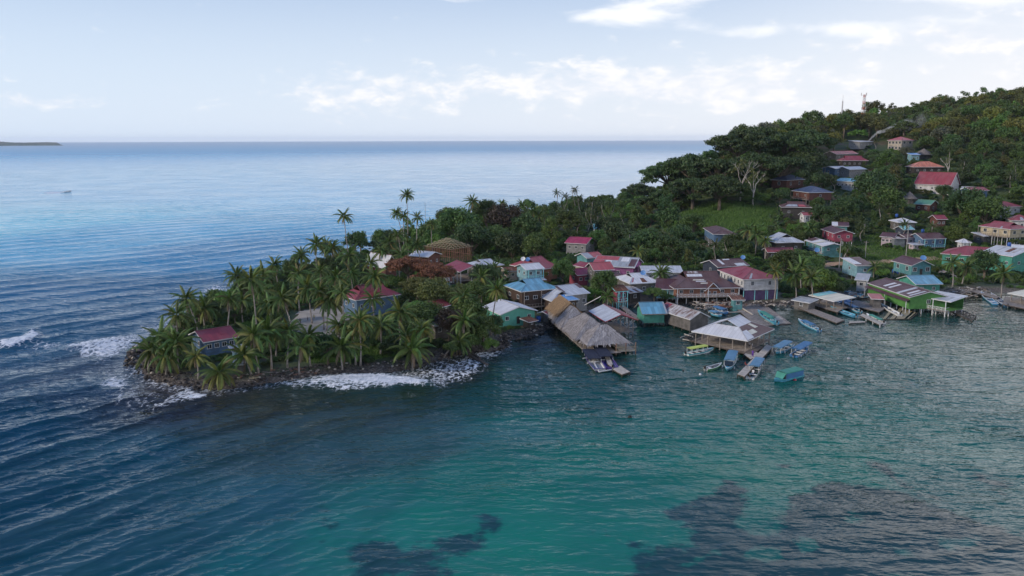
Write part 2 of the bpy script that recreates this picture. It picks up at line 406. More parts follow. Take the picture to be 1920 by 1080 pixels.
# ---- sea
def seg_poly(pts): return [tuple(onz(*p)[:2]) for p in pts]
FOAM = [  # polygon in the photograph on the water plane, strength, edge softness in m, lifted wave height
    ([(0, 646), (30, 640), (62, 622), (78, 633), (60, 644), (20, 655), (0, 656)], 1.25, 1.6, .8),
    ([(70, 643), (120, 640), (118, 652), (60, 657), (30, 657)], .60, 4, 0),
    ([(125, 648), (165, 634), (220, 630), (275, 631), (270, 645), (238, 660), (205, 676), (190, 683), (203, 670), (150, 672), (128, 662)], .85, 3.5, .15),
    ([(255, 618), (270, 614), (288, 615), (285, 622), (262, 621)], .95, 2.5, .2),
    ([(180, 724), (205, 713), (232, 711), (240, 724), (236, 733), (215, 730), (190, 727)], .95, 1.5, .25),
    ([(200, 694), (208, 694), (208, 702), (200, 702)], .8, 2, 0),
    ([(180, 690), (240, 672), (262, 700), (300, 730), (340, 760), (280, 775), (200, 760), (190, 730)], .36, 6, 0),
    ([(288, 763), (330, 742), (352, 731), (389, 741), (388, 747), (350, 757), (310, 764)], .83, 2.2, .3),
    ([(490, 722), (560, 713), (605, 707), (650, 703), (720, 706), (770, 711), (806, 717), (803, 726), (740, 733), (700, 738), (655, 741), (600, 735), (540, 730)], .98, 1.8, .45),
    ([(370, 545), (398, 537), (415, 538), (412, 545), (380, 549)], .95, 3, .2),
    ([(340, 570), (372, 560), (380, 575), (350, 590)], .55, 5, 0),
    ([(715, 706), (790, 694), (830, 681), (880, 668), (915, 672), (915, 690), (880, 712), (835, 727), (790, 722)], .60, 3, .05),
    ([(884, 664), (905, 658), (938, 658), (935, 668), (905, 672), (890, 669)], .80, 1.6, .05),
    ([(1160, 590), (1200, 585), (1185, 612), (1150, 618)], .34, 3, 0),
]
CTRL = [  # body colour of the water (what it scatters back, far out with pale sky sheen painted in), sampled over the picture
    (0, 275, (.04, .22, .40)), (0, 300, (.04, .24, .42)), (600, 275, (.06, .24, .40)), (300, 350, (.06, .30, .46)), (600, 350, (.06, .30, .46)), (0, 420, (.03, .28, .37)), (200, 450, (.03, .21, .33)), (900, 330, (.16, .34, .46)), (1150, 300, (.30, .40, .48)), (1150, 350, (.24, .36, .44)), (850, 400, (.06, .24, .36)),
    (400, 480, (.016, .13, .24)), (100, 560, (.008, .06, .12)), (300, 560, (.006, .05, .10)), (100, 640, (.006, .045, .09)), (200, 720, (.008, .03, .06)),
    (60, 800, (.003, .035, .065)), (60, 950, (.002, .032, .055)), (250, 850, (.003, .038, .06)), (300, 1040, (.003, .042, .06)), (200, 990, (.003, .036, .055)), (450, 950, (.004, .052, .07)), (500, 1060, (.004, .09, .10)),
    (330, 770, (.016, .018, .022)), (450, 780, (.018, .022, .014)), (600, 790, (.017, .026, .015)), (720, 790, (.014, .028, .022)), (480, 850, (.010, .028, .028)), (650, 860, (.008, .036, .038)), (800, 830, (.008, .05, .05)), (760, 750, (.015, .035, .025)),
    (300, 710, (.035, .03, .032)), (230, 690, (.03, .035, .05)), (700, 930, (.004, .115, .10)), (620, 1020, (.004, .14, .12)), (800, 1000, (.004, .19, .15)), (900, 900, (.004, .15, .125)), (1000, 1000, (.004, .20, .16)), (1150, 1050, (.004, .18, .15)),
    (1100, 880, (.004, .16, .14)), (1300, 880, (.005, .17, .15)), (1500, 840, (.005, .16, .15)), (1750, 820, (.005, .13, .14)), (1880, 950, (.004, .10, .12)), (1500, 1060, (.004, .11, .11)), (1250, 800, (.005, .13, .125)), (1000, 800, (.005, .11, .11)),
    (1000, 700, (.006, .05, .06)), (1100, 740, (.005, .07, .08)), (950, 740, (.006, .055, .055)), (1050, 660, (.006, .035, .035)), (1150, 690, (.005, .05, .05)), (1250, 640, (.005, .045, .045)), (1300, 700, (.005, .07, .07)), (1450, 740, (.005, .10, .10)), (1600, 700, (.005, .09, .10)), (1800, 700, (.005, .09, .11)),
    (1500, 590, (.01, .035, .03)), (1650, 620, (.006, .06, .06)), (1850, 610, (.008, .05, .05)), (870, 700, (.02, .022, .02)), (1000, 640, (.02, .024, .024)), (1400, 560, (.02, .022, .018)), (1780, 570, (.015, .028, .02)), (1500, 780, (.005, .13, .125)), (1900, 780, (.005, .10, .12)),
]
FOAM[8] = ([(500, 722), (560, 714), (605, 708), (650, 704), (720, 706), (770, 711), (806, 717), (803, 725), (740, 730), (690, 733), (655, 737), (610, 731), (540, 728)], .78, 2.2, .45)
FOAM += [([(80, 362), (116, 359), (118, 362), (85, 364)], 1.2, 5., 0), ([(600, 711), (680, 706), (760, 712), (808, 718), (806, 724), (740, 727), (650, 724), (600, 722)], 1.35, 1.6, .25), ([(340, 744), (389, 741), (389, 747), (350, 753)], 1.3, 1.2, .15), ([(140, 650), (200, 640), (262, 636), (240, 655), (205, 676), (180, 664)], 1.15, 4, .1)]
GRASSBED = [  # dark seagrass beds: polygon, strength
    ([(1235, 968), (1280, 942), (1340, 932), (1352, 898), (1402, 898), (1400, 935), (1385, 975), (1400, 992), (1450, 1000), (1490, 960), (1480, 935), (1560, 905), (1640, 912), (1720, 925), (1800, 960), (1920, 1000), (1980, 1100), (1160, 1100), (1190, 1040), (1165, 1020), (1215, 1015), (1290, 1020), (1290, 995)], 1.),
    ([(1610, 850), (1680, 870), (1700, 900), (1760, 925), (1800, 960), (1700, 940), (1660, 905), (1620, 870)], .75),
    ([(640, 1060), (650, 1030), (700, 1015), (745, 1010), (790, 1015), (830, 1045), (860, 1100), (650, 1100)], .85),
    ([(820, 1018), (860, 1005), (900, 1010), (915, 1030), (860, 1040), (830, 1032)], .95),
    ([(885, 970), (915, 958), (940, 965), (955, 985), (930, 1000), (900, 998)], .85),
    ([(600, 950), (625, 945), (640, 990), (630, 1020), (585, 1050), (560, 1045), (600, 1000)], .55),
    ([(1100, 995), (1130, 985), (1165, 992), (1140, 1010), (1105, 1005)], .8),
    ([(1450, 870), (1485, 865), (1490, 880), (1460, 888)], .7), ([(1080, 905), (1110, 905), (1105, 920), (1085, 918)], .6),
    ([(1455, 835), (1490, 838), (1485, 850), (1460, 850)], .55), ([(1250, 880), (1290, 885), (1280, 900), (1255, 898)], .4), ([(1800, 880), (1900, 890), (1930, 950), (1850, 940)], .6),
    ([(850, 905), (900, 915), (890, 950), (840, 945)], .35), ([(280, 1000), (420, 990), (520, 1100), (260, 1100)], .3), ([(990, 870), (1040, 880), (1030, 890), (990, 885)], .35),
]
GAPS = [([(1395, 1035), (1470, 1028), (1478, 1050), (1410, 1058)], .8), ([(1590, 960), (1640, 972), (1625, 992), (1585, 985)], .7), ([(1760, 1000), (1850, 1010), (1840, 1030), (1770, 1025)], .7), ([(1660, 1030), (1730, 1040), (1700, 1060)], .6), ([(1290, 1040), (1340, 1036), (1330, 1058), (1295, 1060)], .6), ([(1480, 1010), (1530, 1008), (1540, 1030), (1500, 1040)], 1.)]
def sea():
    rows_a = np.concatenate([np.linspace(32, 12.0, 420)[:-1], np.linspace(12.0, 3.2, 270)[:-1], np.geomspace(3.2, .096, 80)])
    rr = CAMH / np.tan(np.radians(rows_a)); rr = np.concatenate([[2, 30, 60], rr])
    th = np.concatenate([np.linspace(-180, -42, 16)[:-1], np.linspace(-42, 42, 760), np.linspace(42, 180, 16)[1:]])
    TH, RR = np.meshgrid(np.radians(th), rr); x = RR * np.sin(TH); y = RR * np.cos(TH)
    sdv = polysd(COAST, x, y)
    # how open the water is: 1 on the ocean side, 0 inside the harbour
    A = onz(330, 745)[:2]; B = onz(330, 1078)[:2]
    open_ = 1 - sstep(x + (y - 140) * .15, -75, -5); open_ = np.where(y > 330, 1, open_)
    open_ = np.maximum(open_, 0.)
    far = np.clip(1 - (RR - 380) / 420., .0, 1)
    wob = fbm(x * .012, y * .012, 21, 3) * 9
    ph = (x * .68 - y * .73) * 2 * math.pi / 15.5 + wob
    amp = (.20 + .30 * fbm(x * .02, y * .02, 31, 2)) * open_ * far
    s_ = np.sin(ph); z = amp * (s_ * .75 + .35 * (np.maximum(s_, 0) ** 4) * 1.3)
    ph2 = (x * .80 - y * .60) * 2 * math.pi / 5.2 + fbm(x * .05, y * .05, 27, 3) * 8
    near = np.clip(1 - (RR - 180) / 140, 0, 1)
    pk = lambda q: (1 - np.abs(np.sin(q * .5))) ** 1.6
    z += pk(ph2) * .33 * near * (open_ * .85 + .10) * (.5 + fbm(x * .05, y * .05, 8, 2))
    ph4 = (x * .60 - y * .80) * 2 * math.pi / 2.3 + fbm(x * .12, y * .12, 37, 3) * 8
    z += pk(ph4) * .14 * near * (open_ * .6 + .3)
    ph3 = (x * .25 - y * .97) * 2 * math.pi / 7.5 + fbm(x * .04, y * .04, 43, 3) * 9
    z += pk(ph3) * .16 * near * (1 - open_ * .6)
    z += (1 - np.abs(2 * fbm(x * .22 + fbm(x*.1,y*.1,3,2), y * .62, 15, 4) - 1)) * .22 * near * (1 - open_ * .5)
    z += (fbm(x * .35, y * .35, 51, 3) - .5) * .22 * near
    z *= sstep(np.abs(sdv), 0, 14) * .85 + .15
    z *= 1 - .62 * sstep(x, -35, 5) * (1 - sstep(y, 95, 150))
    foam = np.zeros_like(x)
    for pts, s, soft, lift in FOAM:
        W = seg_poly(pts); sd_ = polysd(W, x, y) + (fbm(x * .22, y * .22, 77, 4) - .5) * soft * 1.6
        k = sstep(sd_, -soft * .7, soft) * s; foam = np.maximum(foam, k)
        if lift: z += lift * sstep(sd_, -2.5, 1.5)
    # thin surf all round the coast
    edge = sstep(-sdv, 7, 0) * (x < 0) * (.30 + .4 * fbm(x * .12, y * .12, 14, 2)) * (sdv < 1); foam = np.maximum(foam, edge * .9)
    gr = np.zeros_like(x)
    for pts, s in GRASSBED:
        W = seg_poly(pts); sd_ = polysd(W, x, y) + (fbm(x * .22, y * .22, 61, 5) - .5) * 5
        gr = np.maximum(gr, sstep(sd_, -2.5, 3.) * s)
    for pts, s in GAPS:
        W = seg_poly(pts); sd_ = polysd(W, x, y) + (fbm(x * .35, y * .35, 61, 5) - .5) * 5; gr *= 1 - sstep(sd_, -1, 1.5) * s * .9
    
    # colours: weights fall with distance measured in log range, so near and far both vary smoothly
    lx = np.arctan2(x, y) * 1.0; ly = np.log(RR) * .75
    acc = np.zeros(x.shape + (3,)); ws = np.zeros_like(x)
    nx_ = lx + (fbm(x * .03, y * .03, 81, 4) - .5) * .10; ny_ = ly + (fbm(x * .03, y * .03, 87, 4) - .5) * .06
    for px, py, c in CTRL:
        q = onz(px, py); r_ = math.hypot(q.x, q.y); a = math.atan2(q.x, q.y); b = math.log(r_) * .75
        w = 1. / (((nx_ - a) ** 2 + (ny_ - b) ** 2) + .0006) ** 2
        acc += w[..., None] * np.array(c); ws += w
    colr = acc / ws[..., None]
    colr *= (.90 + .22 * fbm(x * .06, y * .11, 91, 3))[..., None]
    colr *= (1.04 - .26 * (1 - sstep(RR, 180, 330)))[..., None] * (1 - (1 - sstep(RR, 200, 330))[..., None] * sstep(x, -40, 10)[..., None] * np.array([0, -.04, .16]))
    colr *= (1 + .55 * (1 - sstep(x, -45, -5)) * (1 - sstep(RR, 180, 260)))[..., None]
    colr *= (1 + .5 * sstep(RR, 170, 270) * (1 - sstep(RR, 380, 900)) * sstep(-x, 20, 70) + .30 * sstep(RR, 330, 600))[..., None]  # left swell and outer sea raised, reflected sky put into the colour
    fr = sstep(np.log(RR), math.log(2500), math.log(16000))[..., None]; colr = colr * (1 - fr) + np.array([.24, .33, .42]) * fr  # paled towards the horizon, haze and sky reflection painted into the water
    idx = np.arange(x.size).reshape(x.shape); Q = np.stack([idx[:-1, :-1], idx[1:, :-1], idx[1:, 1:], idx[:-1, 1:]], -1).reshape(-1, 4)
    # leave out water well under the land
    inl = (sdv > 9).ravel()[Q].all(1); Q = Q[~inl]
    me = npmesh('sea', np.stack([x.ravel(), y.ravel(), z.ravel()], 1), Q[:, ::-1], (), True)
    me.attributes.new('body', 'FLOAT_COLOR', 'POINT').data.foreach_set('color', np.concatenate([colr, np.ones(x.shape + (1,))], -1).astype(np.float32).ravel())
    me.attributes.new('foam', 'FLOAT', 'POINT').data.foreach_set('value', foam.astype(np.float32).ravel())
    me.attributes.new('weed', 'FLOAT', 'POINT').data.foreach_set('value', gr.astype(np.float32).ravel())
    m_, t, b = newmat('sea_water'); L = m_.node_tree.links; ob = t.n('ShaderNodeTexCoord').outputs['Object']
    body = t.n('ShaderNodeAttribute', attribute_name='body').outputs['Color']; fo = t.n('ShaderNodeAttribute', attribute_name='foam').outputs['Fac']; we = t.n('ShaderNodeAttribute', attribute_name='weed').outputs['Fac']
    cd = t.n('ShaderNodeVectorMath', operation='LENGTH'); L.new(ob, cd.inputs[0]); dist = cd.outputs['Value']
    wn = t.noise(ob, .55, 6, .65); wn2 = t.noise(ob, .22, 9, .68, .3); wk = t.ramp(t.m('ADD', we, t.m('ADD', t.m('MULTIPLY', t.m('SUBTRACT', wn, .5), 1.1), t.m('MULTIPLY', t.m('SUBTRACT', wn2, .5), 1.2))), .36, .82)
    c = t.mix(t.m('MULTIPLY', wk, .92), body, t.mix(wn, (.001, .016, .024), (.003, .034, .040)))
    # streaks of current far out, darker cat's-paws nearby
    big = t.noise(t.mapping(ob, (.004, .016, 1), (0, 0, R_(8))), 1., 5, .55, .6)
    c = t.mix(t.ramp(big, .45, .62, 0, .35), c, t.mix(.5, c, (.12, .24, .30)))
    # lacy foam
    wv = t.n('ShaderNodeTexVoronoi', feature='DISTANCE_TO_EDGE', Scale=.75); warp = t.n('ShaderNodeTexNoise', Scale=.7, Detail=4.); L.new(ob, warp.inputs['Vector'])
    va = t.n('ShaderNodeVectorMath', operation='MULTIPLY_ADD'); L.new(warp.outputs['Color'], va.inputs[0]); va.inputs[1].default_value = (2.2, 2.2, 0); L.new(ob, va.inputs[2]); L.new(va.outputs[0], wv.inputs['Vector'])
    lace = t.ramp(wv.outputs['Distance'], 0., .30, 1., 0.); fine = t.noise(t.mapping(ob, (1.1, .42, 1), (0, 0, R_(12))), 1.2, 6, .64, .8)
    ff = t.m('ADD', t.m('MULTIPLY', fo, .95), t.m('ADD', t.m('MULTIPLY', t.m('SUBTRACT', lace, .5), .55), t.m('MULTIPLY', t.m('SUBTRACT', fine, .5), 2.0)))
    fk = t.m('MULTIPLY', t.ramp(ff, .36, 1.12), t.ramp(fo, .04, .2))
    c = t.mix(fk, c, t.mix(t.ramp(fine, .3, .7), (.50, .56, .62), (.84, .85, .87)))
    # surface relief, heights in metres
    def layer(sx, sy, rot, det, a, lo=0, hi=1e6, dst=.3):
        nz = t.noise(t.mapping(ob, (sx, sy, .5), (0, 0, R_(rot))), 1., det, .6, dst); k = a
        h_ = t.m('MULTIPLY', t.m('SUBTRACT', nz, .5), a)
        if hi < 1e5: h_ = t.m('MULTIPLY', h_, t.ramp(dist, lo, hi, 1., 0.))
        return h_
    h = layer(.30, .80, 10, 3, .46, 250, 1500)
    h = t.m('ADD', h, layer(.14, .36, -20, 3, .9, 700, 5000))
    h = t.m('ADD', h, layer(1.0, 2.4, 5, 3, .06, 120, 420))
    h = t.m('ADD', h, layer(.03, .085, -14, 3, 2.0, 3000, 12000))
    se_ = t.n('ShaderNodeSeparateXYZ'); L.new(ob, se_.inputs[0]); calm = t.m('MULTIPLY', t.ramp(t.noise(ob, .022, 4, .55), .38, .62, .45, 1.15), t.m('MULTIPLY', t.ramp(se_.outputs[1], 85, 160, .40, 1.), t.ramp(se_.outputs[1], 185, 235, 1., .62)))
    bp = t.n('ShaderNodeBump', Height=t.m('MULTIPLY', h, calm), Distance=1., Strength=1.)
    t.set(b.inputs['Base Color'], c); t.set(b.inputs['Normal'], bp.outputs[0]); b.inputs['IOR'].default_value = 1.333; b.inputs['Specular IOR Level'].default_value = .36
    rg = t.ramp(dist, 120, 4000, .035, .30); t.set(b.inputs['Roughness'], t.m('ADD', rg, t.m('MULTIPLY', fk, .5)))
    me.materials.append(m_); o = link('sea', me); tag(o, kind='structure'); return o
sea()

# ---- stones of the shore
stone_m = {}
def stones(name, pts, nper, size, mat, seed, label=None, zoff=.0, parent=None):
    """a heap of angular stones round the given centres [(x, y, z, spread)]"""
    r = np.random.RandomState(seed); ico = [(0, 0, 1), (.9, 0, .3), (.3, .85, .3), (-.7, .5, .3), (-.7, -.5, .3), (.3, -.85, .3), (.7, .5, -.5), (-.3, .8, -.5), (-.9, 0, -.5), (-.3, -.8, -.5), (.7, -.5, -.5)]
    tri = [(0, 1, 2), (0, 2, 3), (0, 3, 4), (0, 4, 5), (0, 5, 1), (1, 6, 2), (2, 7, 3), (3, 8, 4), (4, 9, 5), (5, 10, 1), (2, 6, 7), (3, 7, 8), (4, 8, 9), (5, 9, 10), (1, 10, 6)]
    V = []; Fc = []; ico = np.array(ico); tri = np.array(tri)
    for (x, y, z, sp) in pts:
        for k in range(nper):
            a = r.uniform(0, 6.28); q = sp * math.sqrt(r.uniform()); xx = x + q * math.cos(a); yy = y + q * math.sin(a)
            s = size * (.35 + r.uniform() ** 2.5 * 1.3); M_ = Euler((r.uniform(0, 6), r.uniform(0, 6), r.uniform(0, 6))).to_matrix()
            v_ = (ico * (1 + r.uniform(-.25, .25, ico.shape))) @ np.array(M_).T * np.array([s, s * r.uniform(.7, 1.1), s * .7])
            zz = z + (1 - q / sp) * zoff
            Fc.append(tri + len(V) * 11); V.append(v_ + np.array([xx, yy, zz]))
    V = np.concatenate(V); Fc = np.concatenate(Fc); me = npmesh(name, V, Fc, mat)
    o = link(name, me, parent=parent); tag(o, label, kind='stuff'); return o
def stonemat(name, a, b_, c_):
    m_, t, b = newmat(name); ge = t.n('ShaderNodeNewGeometry').outputs['Random Per Island']
    c = t.mix(t.ramp(ge, .1, .7), a, b_); c = t.mix(t.ramp(ge, .90, .97), c, c_); t.set(b.inputs['Base Color'], c); b.inputs['Roughness'].default_value = .85; return m_
rock = stonemat('dark_stone', (.028, .025, .024), (.10, .085, .075), (.36, .33, .29))
def along(pts, step):
    W = [onz(*p) for p in pts]; out = []
    for a, b in zip(W[:-1], W[1:]):
        n_ = max(1, int((b - a).length / step))
        for k in range(n_): out.append(a.lerp(b, k / n_))
    return out
pp = []
for p in along(front[:21], 1.3):
    for dy, zz in ((-.8, -.25), (.8, .35), (2.6, .8), (4.6, 1.15)):
        pp.append((p.x + rnd.uniform(-.6, .6), p.y + dy + rnd.uniform(-.6, .6), zz, 1.4))
stones('shore_stones', pp, 9, .30, rock, 3, 'dark rubble stones and coral rock along the water edge of the point')
pp = [(p.x, p.y, .1, 1.3) for p in along([(1050, 604), (1110, 588), (1170, 575), (1240, 568), (1300, 574), (1400, 574), (1490, 571), (1540, 562), (1590, 558)], 1.6)]
stones('shore_rubble', pp, 7, .25, rock, 5, 'brown rubble and broken stones along the harbour bank')
br = empty('rock_breakwater', onz(255, 668), 0, 'curved low breakwater of dark piled rocks off the tip of the point', 'breakwater')
W = along([(276, 645), (266, 651), (256, 660), (249, 670), (247, 683), (250, 686)], .8)
o = stones('rocks', [(p.x - br.location.x, p.y - br.location.y, .05, 1.9) for p in W], 9, .5, rock, 8, zoff=.85, parent=br)
m = MB(); 
for p in along([(942, 638), (955, 642), (975, 640), (985, 633)], 1): m.box((p.x, p.y, .1), (2, 1.6, .5), rnd.uniform(0, 3))
# ---- far headland
def headland():
    q = onz(45, 273.2); m_, t, b = newmat('headland_forest'); ob = t.n('ShaderNodeTexCoord').outputs['Object']
    t.set(b.inputs['Base Color'], t.mix(t.ramp(t.noise(ob, .02, 5, .6), .4, .6), (.05, .075, .04), (.12, .12, .075))); b.inputs['Roughness'].default_value = .9
    d = math.hypot(q.x, q.y); ux = Vector((q.y / d, -q.x / d, 0)); uy = Vector((q.x / d, q.y / d, 0)); W_ = 66 / F * d
    r = np.random.RandomState(4); nx = 150; ny = 24; V = []
    for j in range(ny):
        for i in range(nx):
            u = i / (nx - 1); w = j / (ny - 1)
            e = sstep(np.array([1 - u]), 0, .08)[0] * math.sin(math.pi * min(1, w * 1.0)) ** .5 if 0 < w < 1 else 0
            h = (24 + 5 * math.sin(u * 9) + 14 * r.rand()) * e * (1.35 - .6 * u)
            p = q + ux * ((u * 2 - 1.15) * W_) + uy * (w * 900 - 50); V.append((p.x, p.y, h if w * (1 - w) > 0 and e > 0 else -3))
    idx = np.arange(nx * ny).reshape(ny, nx); Q = np.stack([idx[:-1, :-1], idx[:-1, 1:], idx[1:, 1:], idx[1:, :-1]], -1).reshape(-1, 4)
    tag(link('far_headland', npmesh('far_headland', np.array(V), Q, m_)), kind='structure')
    mb = MB(); p = q + ux * (-.62 * W_); mb.box((p.x, p.y - 20, 30), (70, 40, 16)); mb.box((p.x, p.y - 20, 41), (78, 46, 6), top=.5)
    tag(mb.build('far_building', paint('far_white', (.7, .68, .66))), 'pale building on the distant headland at the left edge of the sea', 'building')
headland()
# ================================================================== BUILDINGS
C_ = dict(
 red=metalroof('roof_red', (.25, .04, .055), .14), crimson=metalroof('roof_crimson', (.34, .025, .075), .03), pinkred=metalroof('roof_pink_red', (.38, .08, .09), .12),
 maroon=metalroof('roof_maroon', (.085, .03, .035), .25), brown=metalroof('roof_brown', (.10, .045, .04), .3), white=metalroof('roof_white', (.60, .61, .64), .10, .10),
 galv=metalroof('roof_galvanised', (.46, .49, .54), .08, .18, .42), grey=metalroof('roof_grey', (.33, .36, .40), .12, .2), rust=metalroof('roof_rusty', (.30, .13, .075), .75), mott=metalroof('roof_mottled', (.50, .50, .51), .5, .2),
 blue=metalroof('roof_light_blue', (.13, .33, .47), .10, .28), pblue=metalroof('roof_sky_blue', (.16, .36, .68), .04), navy=metalroof('roof_navy', (.035, .06, .13), .03), cream=metalroof('roof_cream', (.62, .60, .50), .12),
 aqua=metalroof('roof_aqua', (.20, .52, .55), .1), tgreen=metalroof('roof_green', (.10, .26, .17), .1), orange=metalroof('roof_orange_tile', (.52, .17, .10), .1, .3), dark=metalroof('roof_charcoal', (.045, .04, .045), .15),
 w_teal=paint('wall_teal', (.015, .42, .30), boards=.22), w_mint=paint('wall_mint', (.05, .50, .38), var=.12, dirt=.15), w_blue=paint('wall_blue', (.06, .20, .40), boards=.22), w_lblue=paint('wall_light_blue', (.18, .48, .60), boards=.22),
 w_turq=paint('wall_turquoise', (.06, .38, .42), boards=.22), w_brown=paint('wall_brown_wood', (.085, .045, .032), boards=.2), w_dark=paint('wall_dark_wood', (.055, .048, .045), boards=.2), w_red=paint('wall_red_wood', (.17, .045, .03), boards=.2),
 w_green=paint('wall_lime_green', (.075, .36, .04), boards=.22, var=.2), w_pink=paint('wall_pale_pink', (.66, .50, .60), boards=.25, dirt=.12), w_crim=paint('wall_crimson', (.42, .02, .09), boards=.22), w_white=paint('wall_white', (.68, .68, .70), boards=.25),
 w_cream=paint('wall_cream', (.55, .45, .27)), w_beige=paint('wall_beige', (.50, .42, .33)), w_grey=paint('wall_grey_block', (.30, .30, .31)), w_orange=paint('wall_orange_wood', (.40, .13, .05), boards=.25), w_mag=paint('wall_magenta', (.36, .05, .32), boards=.25),
 w_purple=paint('wall_purple', (.13, .06, .20)), w_navy=paint('wall_navy', (.02, .045, .10), boards=.25), w_gwood=paint('wall_grey_wood', (.17, .16, .155), boards=.25, var=.4), w_metal=paint('wall_grey_metal', (.20, .24, .28), .5, boards=.2))
trim_w = paint('white_trim', (.60, .61, .63), .6, .08, dirt=.08); trim_t = paint('turquoise_trim', (.25, .62, .66), .6, .08, dirt=.08); trim_r = paint('red_trim', (.36, .04, .06), .6, .08)
wood_g = paint('weathered_wood', (.27, .235, .21), .9, .35, 1.5); wood_d = paint('dark_wet_wood', (.07, .058, .05), .8, .3, 1.5); wood_l = paint('bleached_wood', (.46, .42, .37), .9, .25, 1.5)
wood_y = paint('new_timber', (.34, .29, .19), .85, .25, 1.5); wood_red = paint('reddish_wood', (.24, .13, .09), .85, .3, 1.5); concrete = paint('concrete', (.36, .35, .34), .9, .2, .5)
glass_m, _t, _b = newmat('dark_glass'); _b.inputs['Base Color'].default_value = (.02, .03, .04, 1); _b.inputs['Roughness'].default_value = .12
black_m = paint('black_rubber', (.012, .012, .014), .5, .1); dish_m = paint('blue_dish', (.10, .24, .50), .5, .1); tank_m = paint('blue_tank', (.02, .09, .34), .45, .1)
void_m = paint('dark_interior', (.018, .016, .016), .95, .1)

PREF = {}   # shared small meshes
def pmesh(key, fn):
    if key not in PREF: PREF[key] = fn()
    return PREF[key]
def frame_mesh(w, h, mat):
    def f():
        mb = MB(); t_ = .085
        mb.box((0, 0, h / 2 - t_ / 2), (w, .09, t_)); mb.box((0, 0, -h / 2 + t_ / 2), (w + .1, .12, t_))
        mb.box((-w / 2 + t_ / 2, 0, 0), (t_, .09, h - 2 * t_)); mb.box((w / 2 - t_ / 2, 0, 0), (t_, .09, h - 2 * t_)); mb.box((0, 0, 0), (.06, .07, h - 2 * t_))
        return mb.mesh('window', mat)
    return pmesh(('win', round(w, 1), round(h, 1), mat.name), f)
def pane_mesh(w, h): return pmesh(('pane', round(w, 1), round(h, 1)), lambda: MB().box((0, 0, 0), (w - .2, .03, h - .2)).mesh('pane', glass_m))
def post_mesh(w, h, mat): return pmesh(('post', round(w, 2), round(h, 1), mat.name), lambda: MB().box((0, 0, -h / 2), (w, w, h)).mesh('post', mat))
def box_mesh(key, d, mat): return pmesh((key, d, mat.name), lambda: MB().box((0, 0, 0), d).mesh(key, mat))

RECTS = []      # (px0, py0, px1, py1, distance) of what must stay visible, and footprints
FOOT = []
HOUSES = []
def quad_uv(p):
    """uv in metres, u along the eave, v down the slope"""
    p = [Vector(q) for q in p]; ex = (p[1] - p[0]).normalized(); n_ = ex.cross(p[2] - p[0]);
    if n_.length < 1e-6: n_ = ex.cross(p[-1] - p[0])
    ey = n_.normalized().cross(ex); return [((q - p[0]).dot(ex), -(q - p[0]).dot(ey)) for q in p]
def slopes(w, l, ze, rise, kind, ridge='x', gab=.42):
    """list of slopes [eaveL, eaveR, ridgeR, ridgeL] seen from outside: front, right, back, left"""
    a, b = w / 2, l / 2; zt = ze + rise
    if ridge == 'y':
        S = slopes(l, w, ze, rise, kind, 'x', gab)      # turn by 90 degrees
        S = [[(-q[1], q[0], q[2]) for q in s] for s in S]; return S
    f0, f1, b1, b0 = (-a, -b, ze), (a, -b, ze), (a, b, ze), (-a, b, ze)
    if kind == 'gable': r0, r1 = (-a, 0, zt), (a, 0, zt); return [[f0, f1, r1, r0], [b1, b0, r0, r1]]
    if kind == 'shed': return [[f0, f1, (a, b, zt), (-a, b, zt)]]
    if kind in ('hip', 'dutch'):
        k = max(a - b, 0.02); 
        if a < b: k = .02
        if kind == 'dutch':
            gy = b * gab; k2 = k + gy * .0; r0, r1 = (-k2 - .0, 0, zt), (k2 + .0, 0, zt)
        r0, r1 = (-k, 0, zt), (k, 0, zt)
        if a < b: r0 = r1 = (0, 0, zt)
        if kind == 'hip': return [[f0, f1, r1, r0], [f1, b1, r1, r1], [b1, b0, r0, r1], [b0, f0, r0, r0]]
        g = b * gab; zg = ze + rise * (1 - gab)       # hip skirt below a small gablet
        k3 = k + g; e0, e1 = (-k3, 0, zt), (k3, 0, zt)
        i = [(-k3, -g, zg), (k3, -g, zg), (k3, g, zg), (-k3, g, zg)]
        return [[f0, f1, i[1], i[0]], [f1, b1, i[2], i[1]], [b1, b0, i[3], i[2]], [b0, f0, i[0], i[3]], [i[0], i[1], e1, e0], [i[2], i[3], e0, e1]]
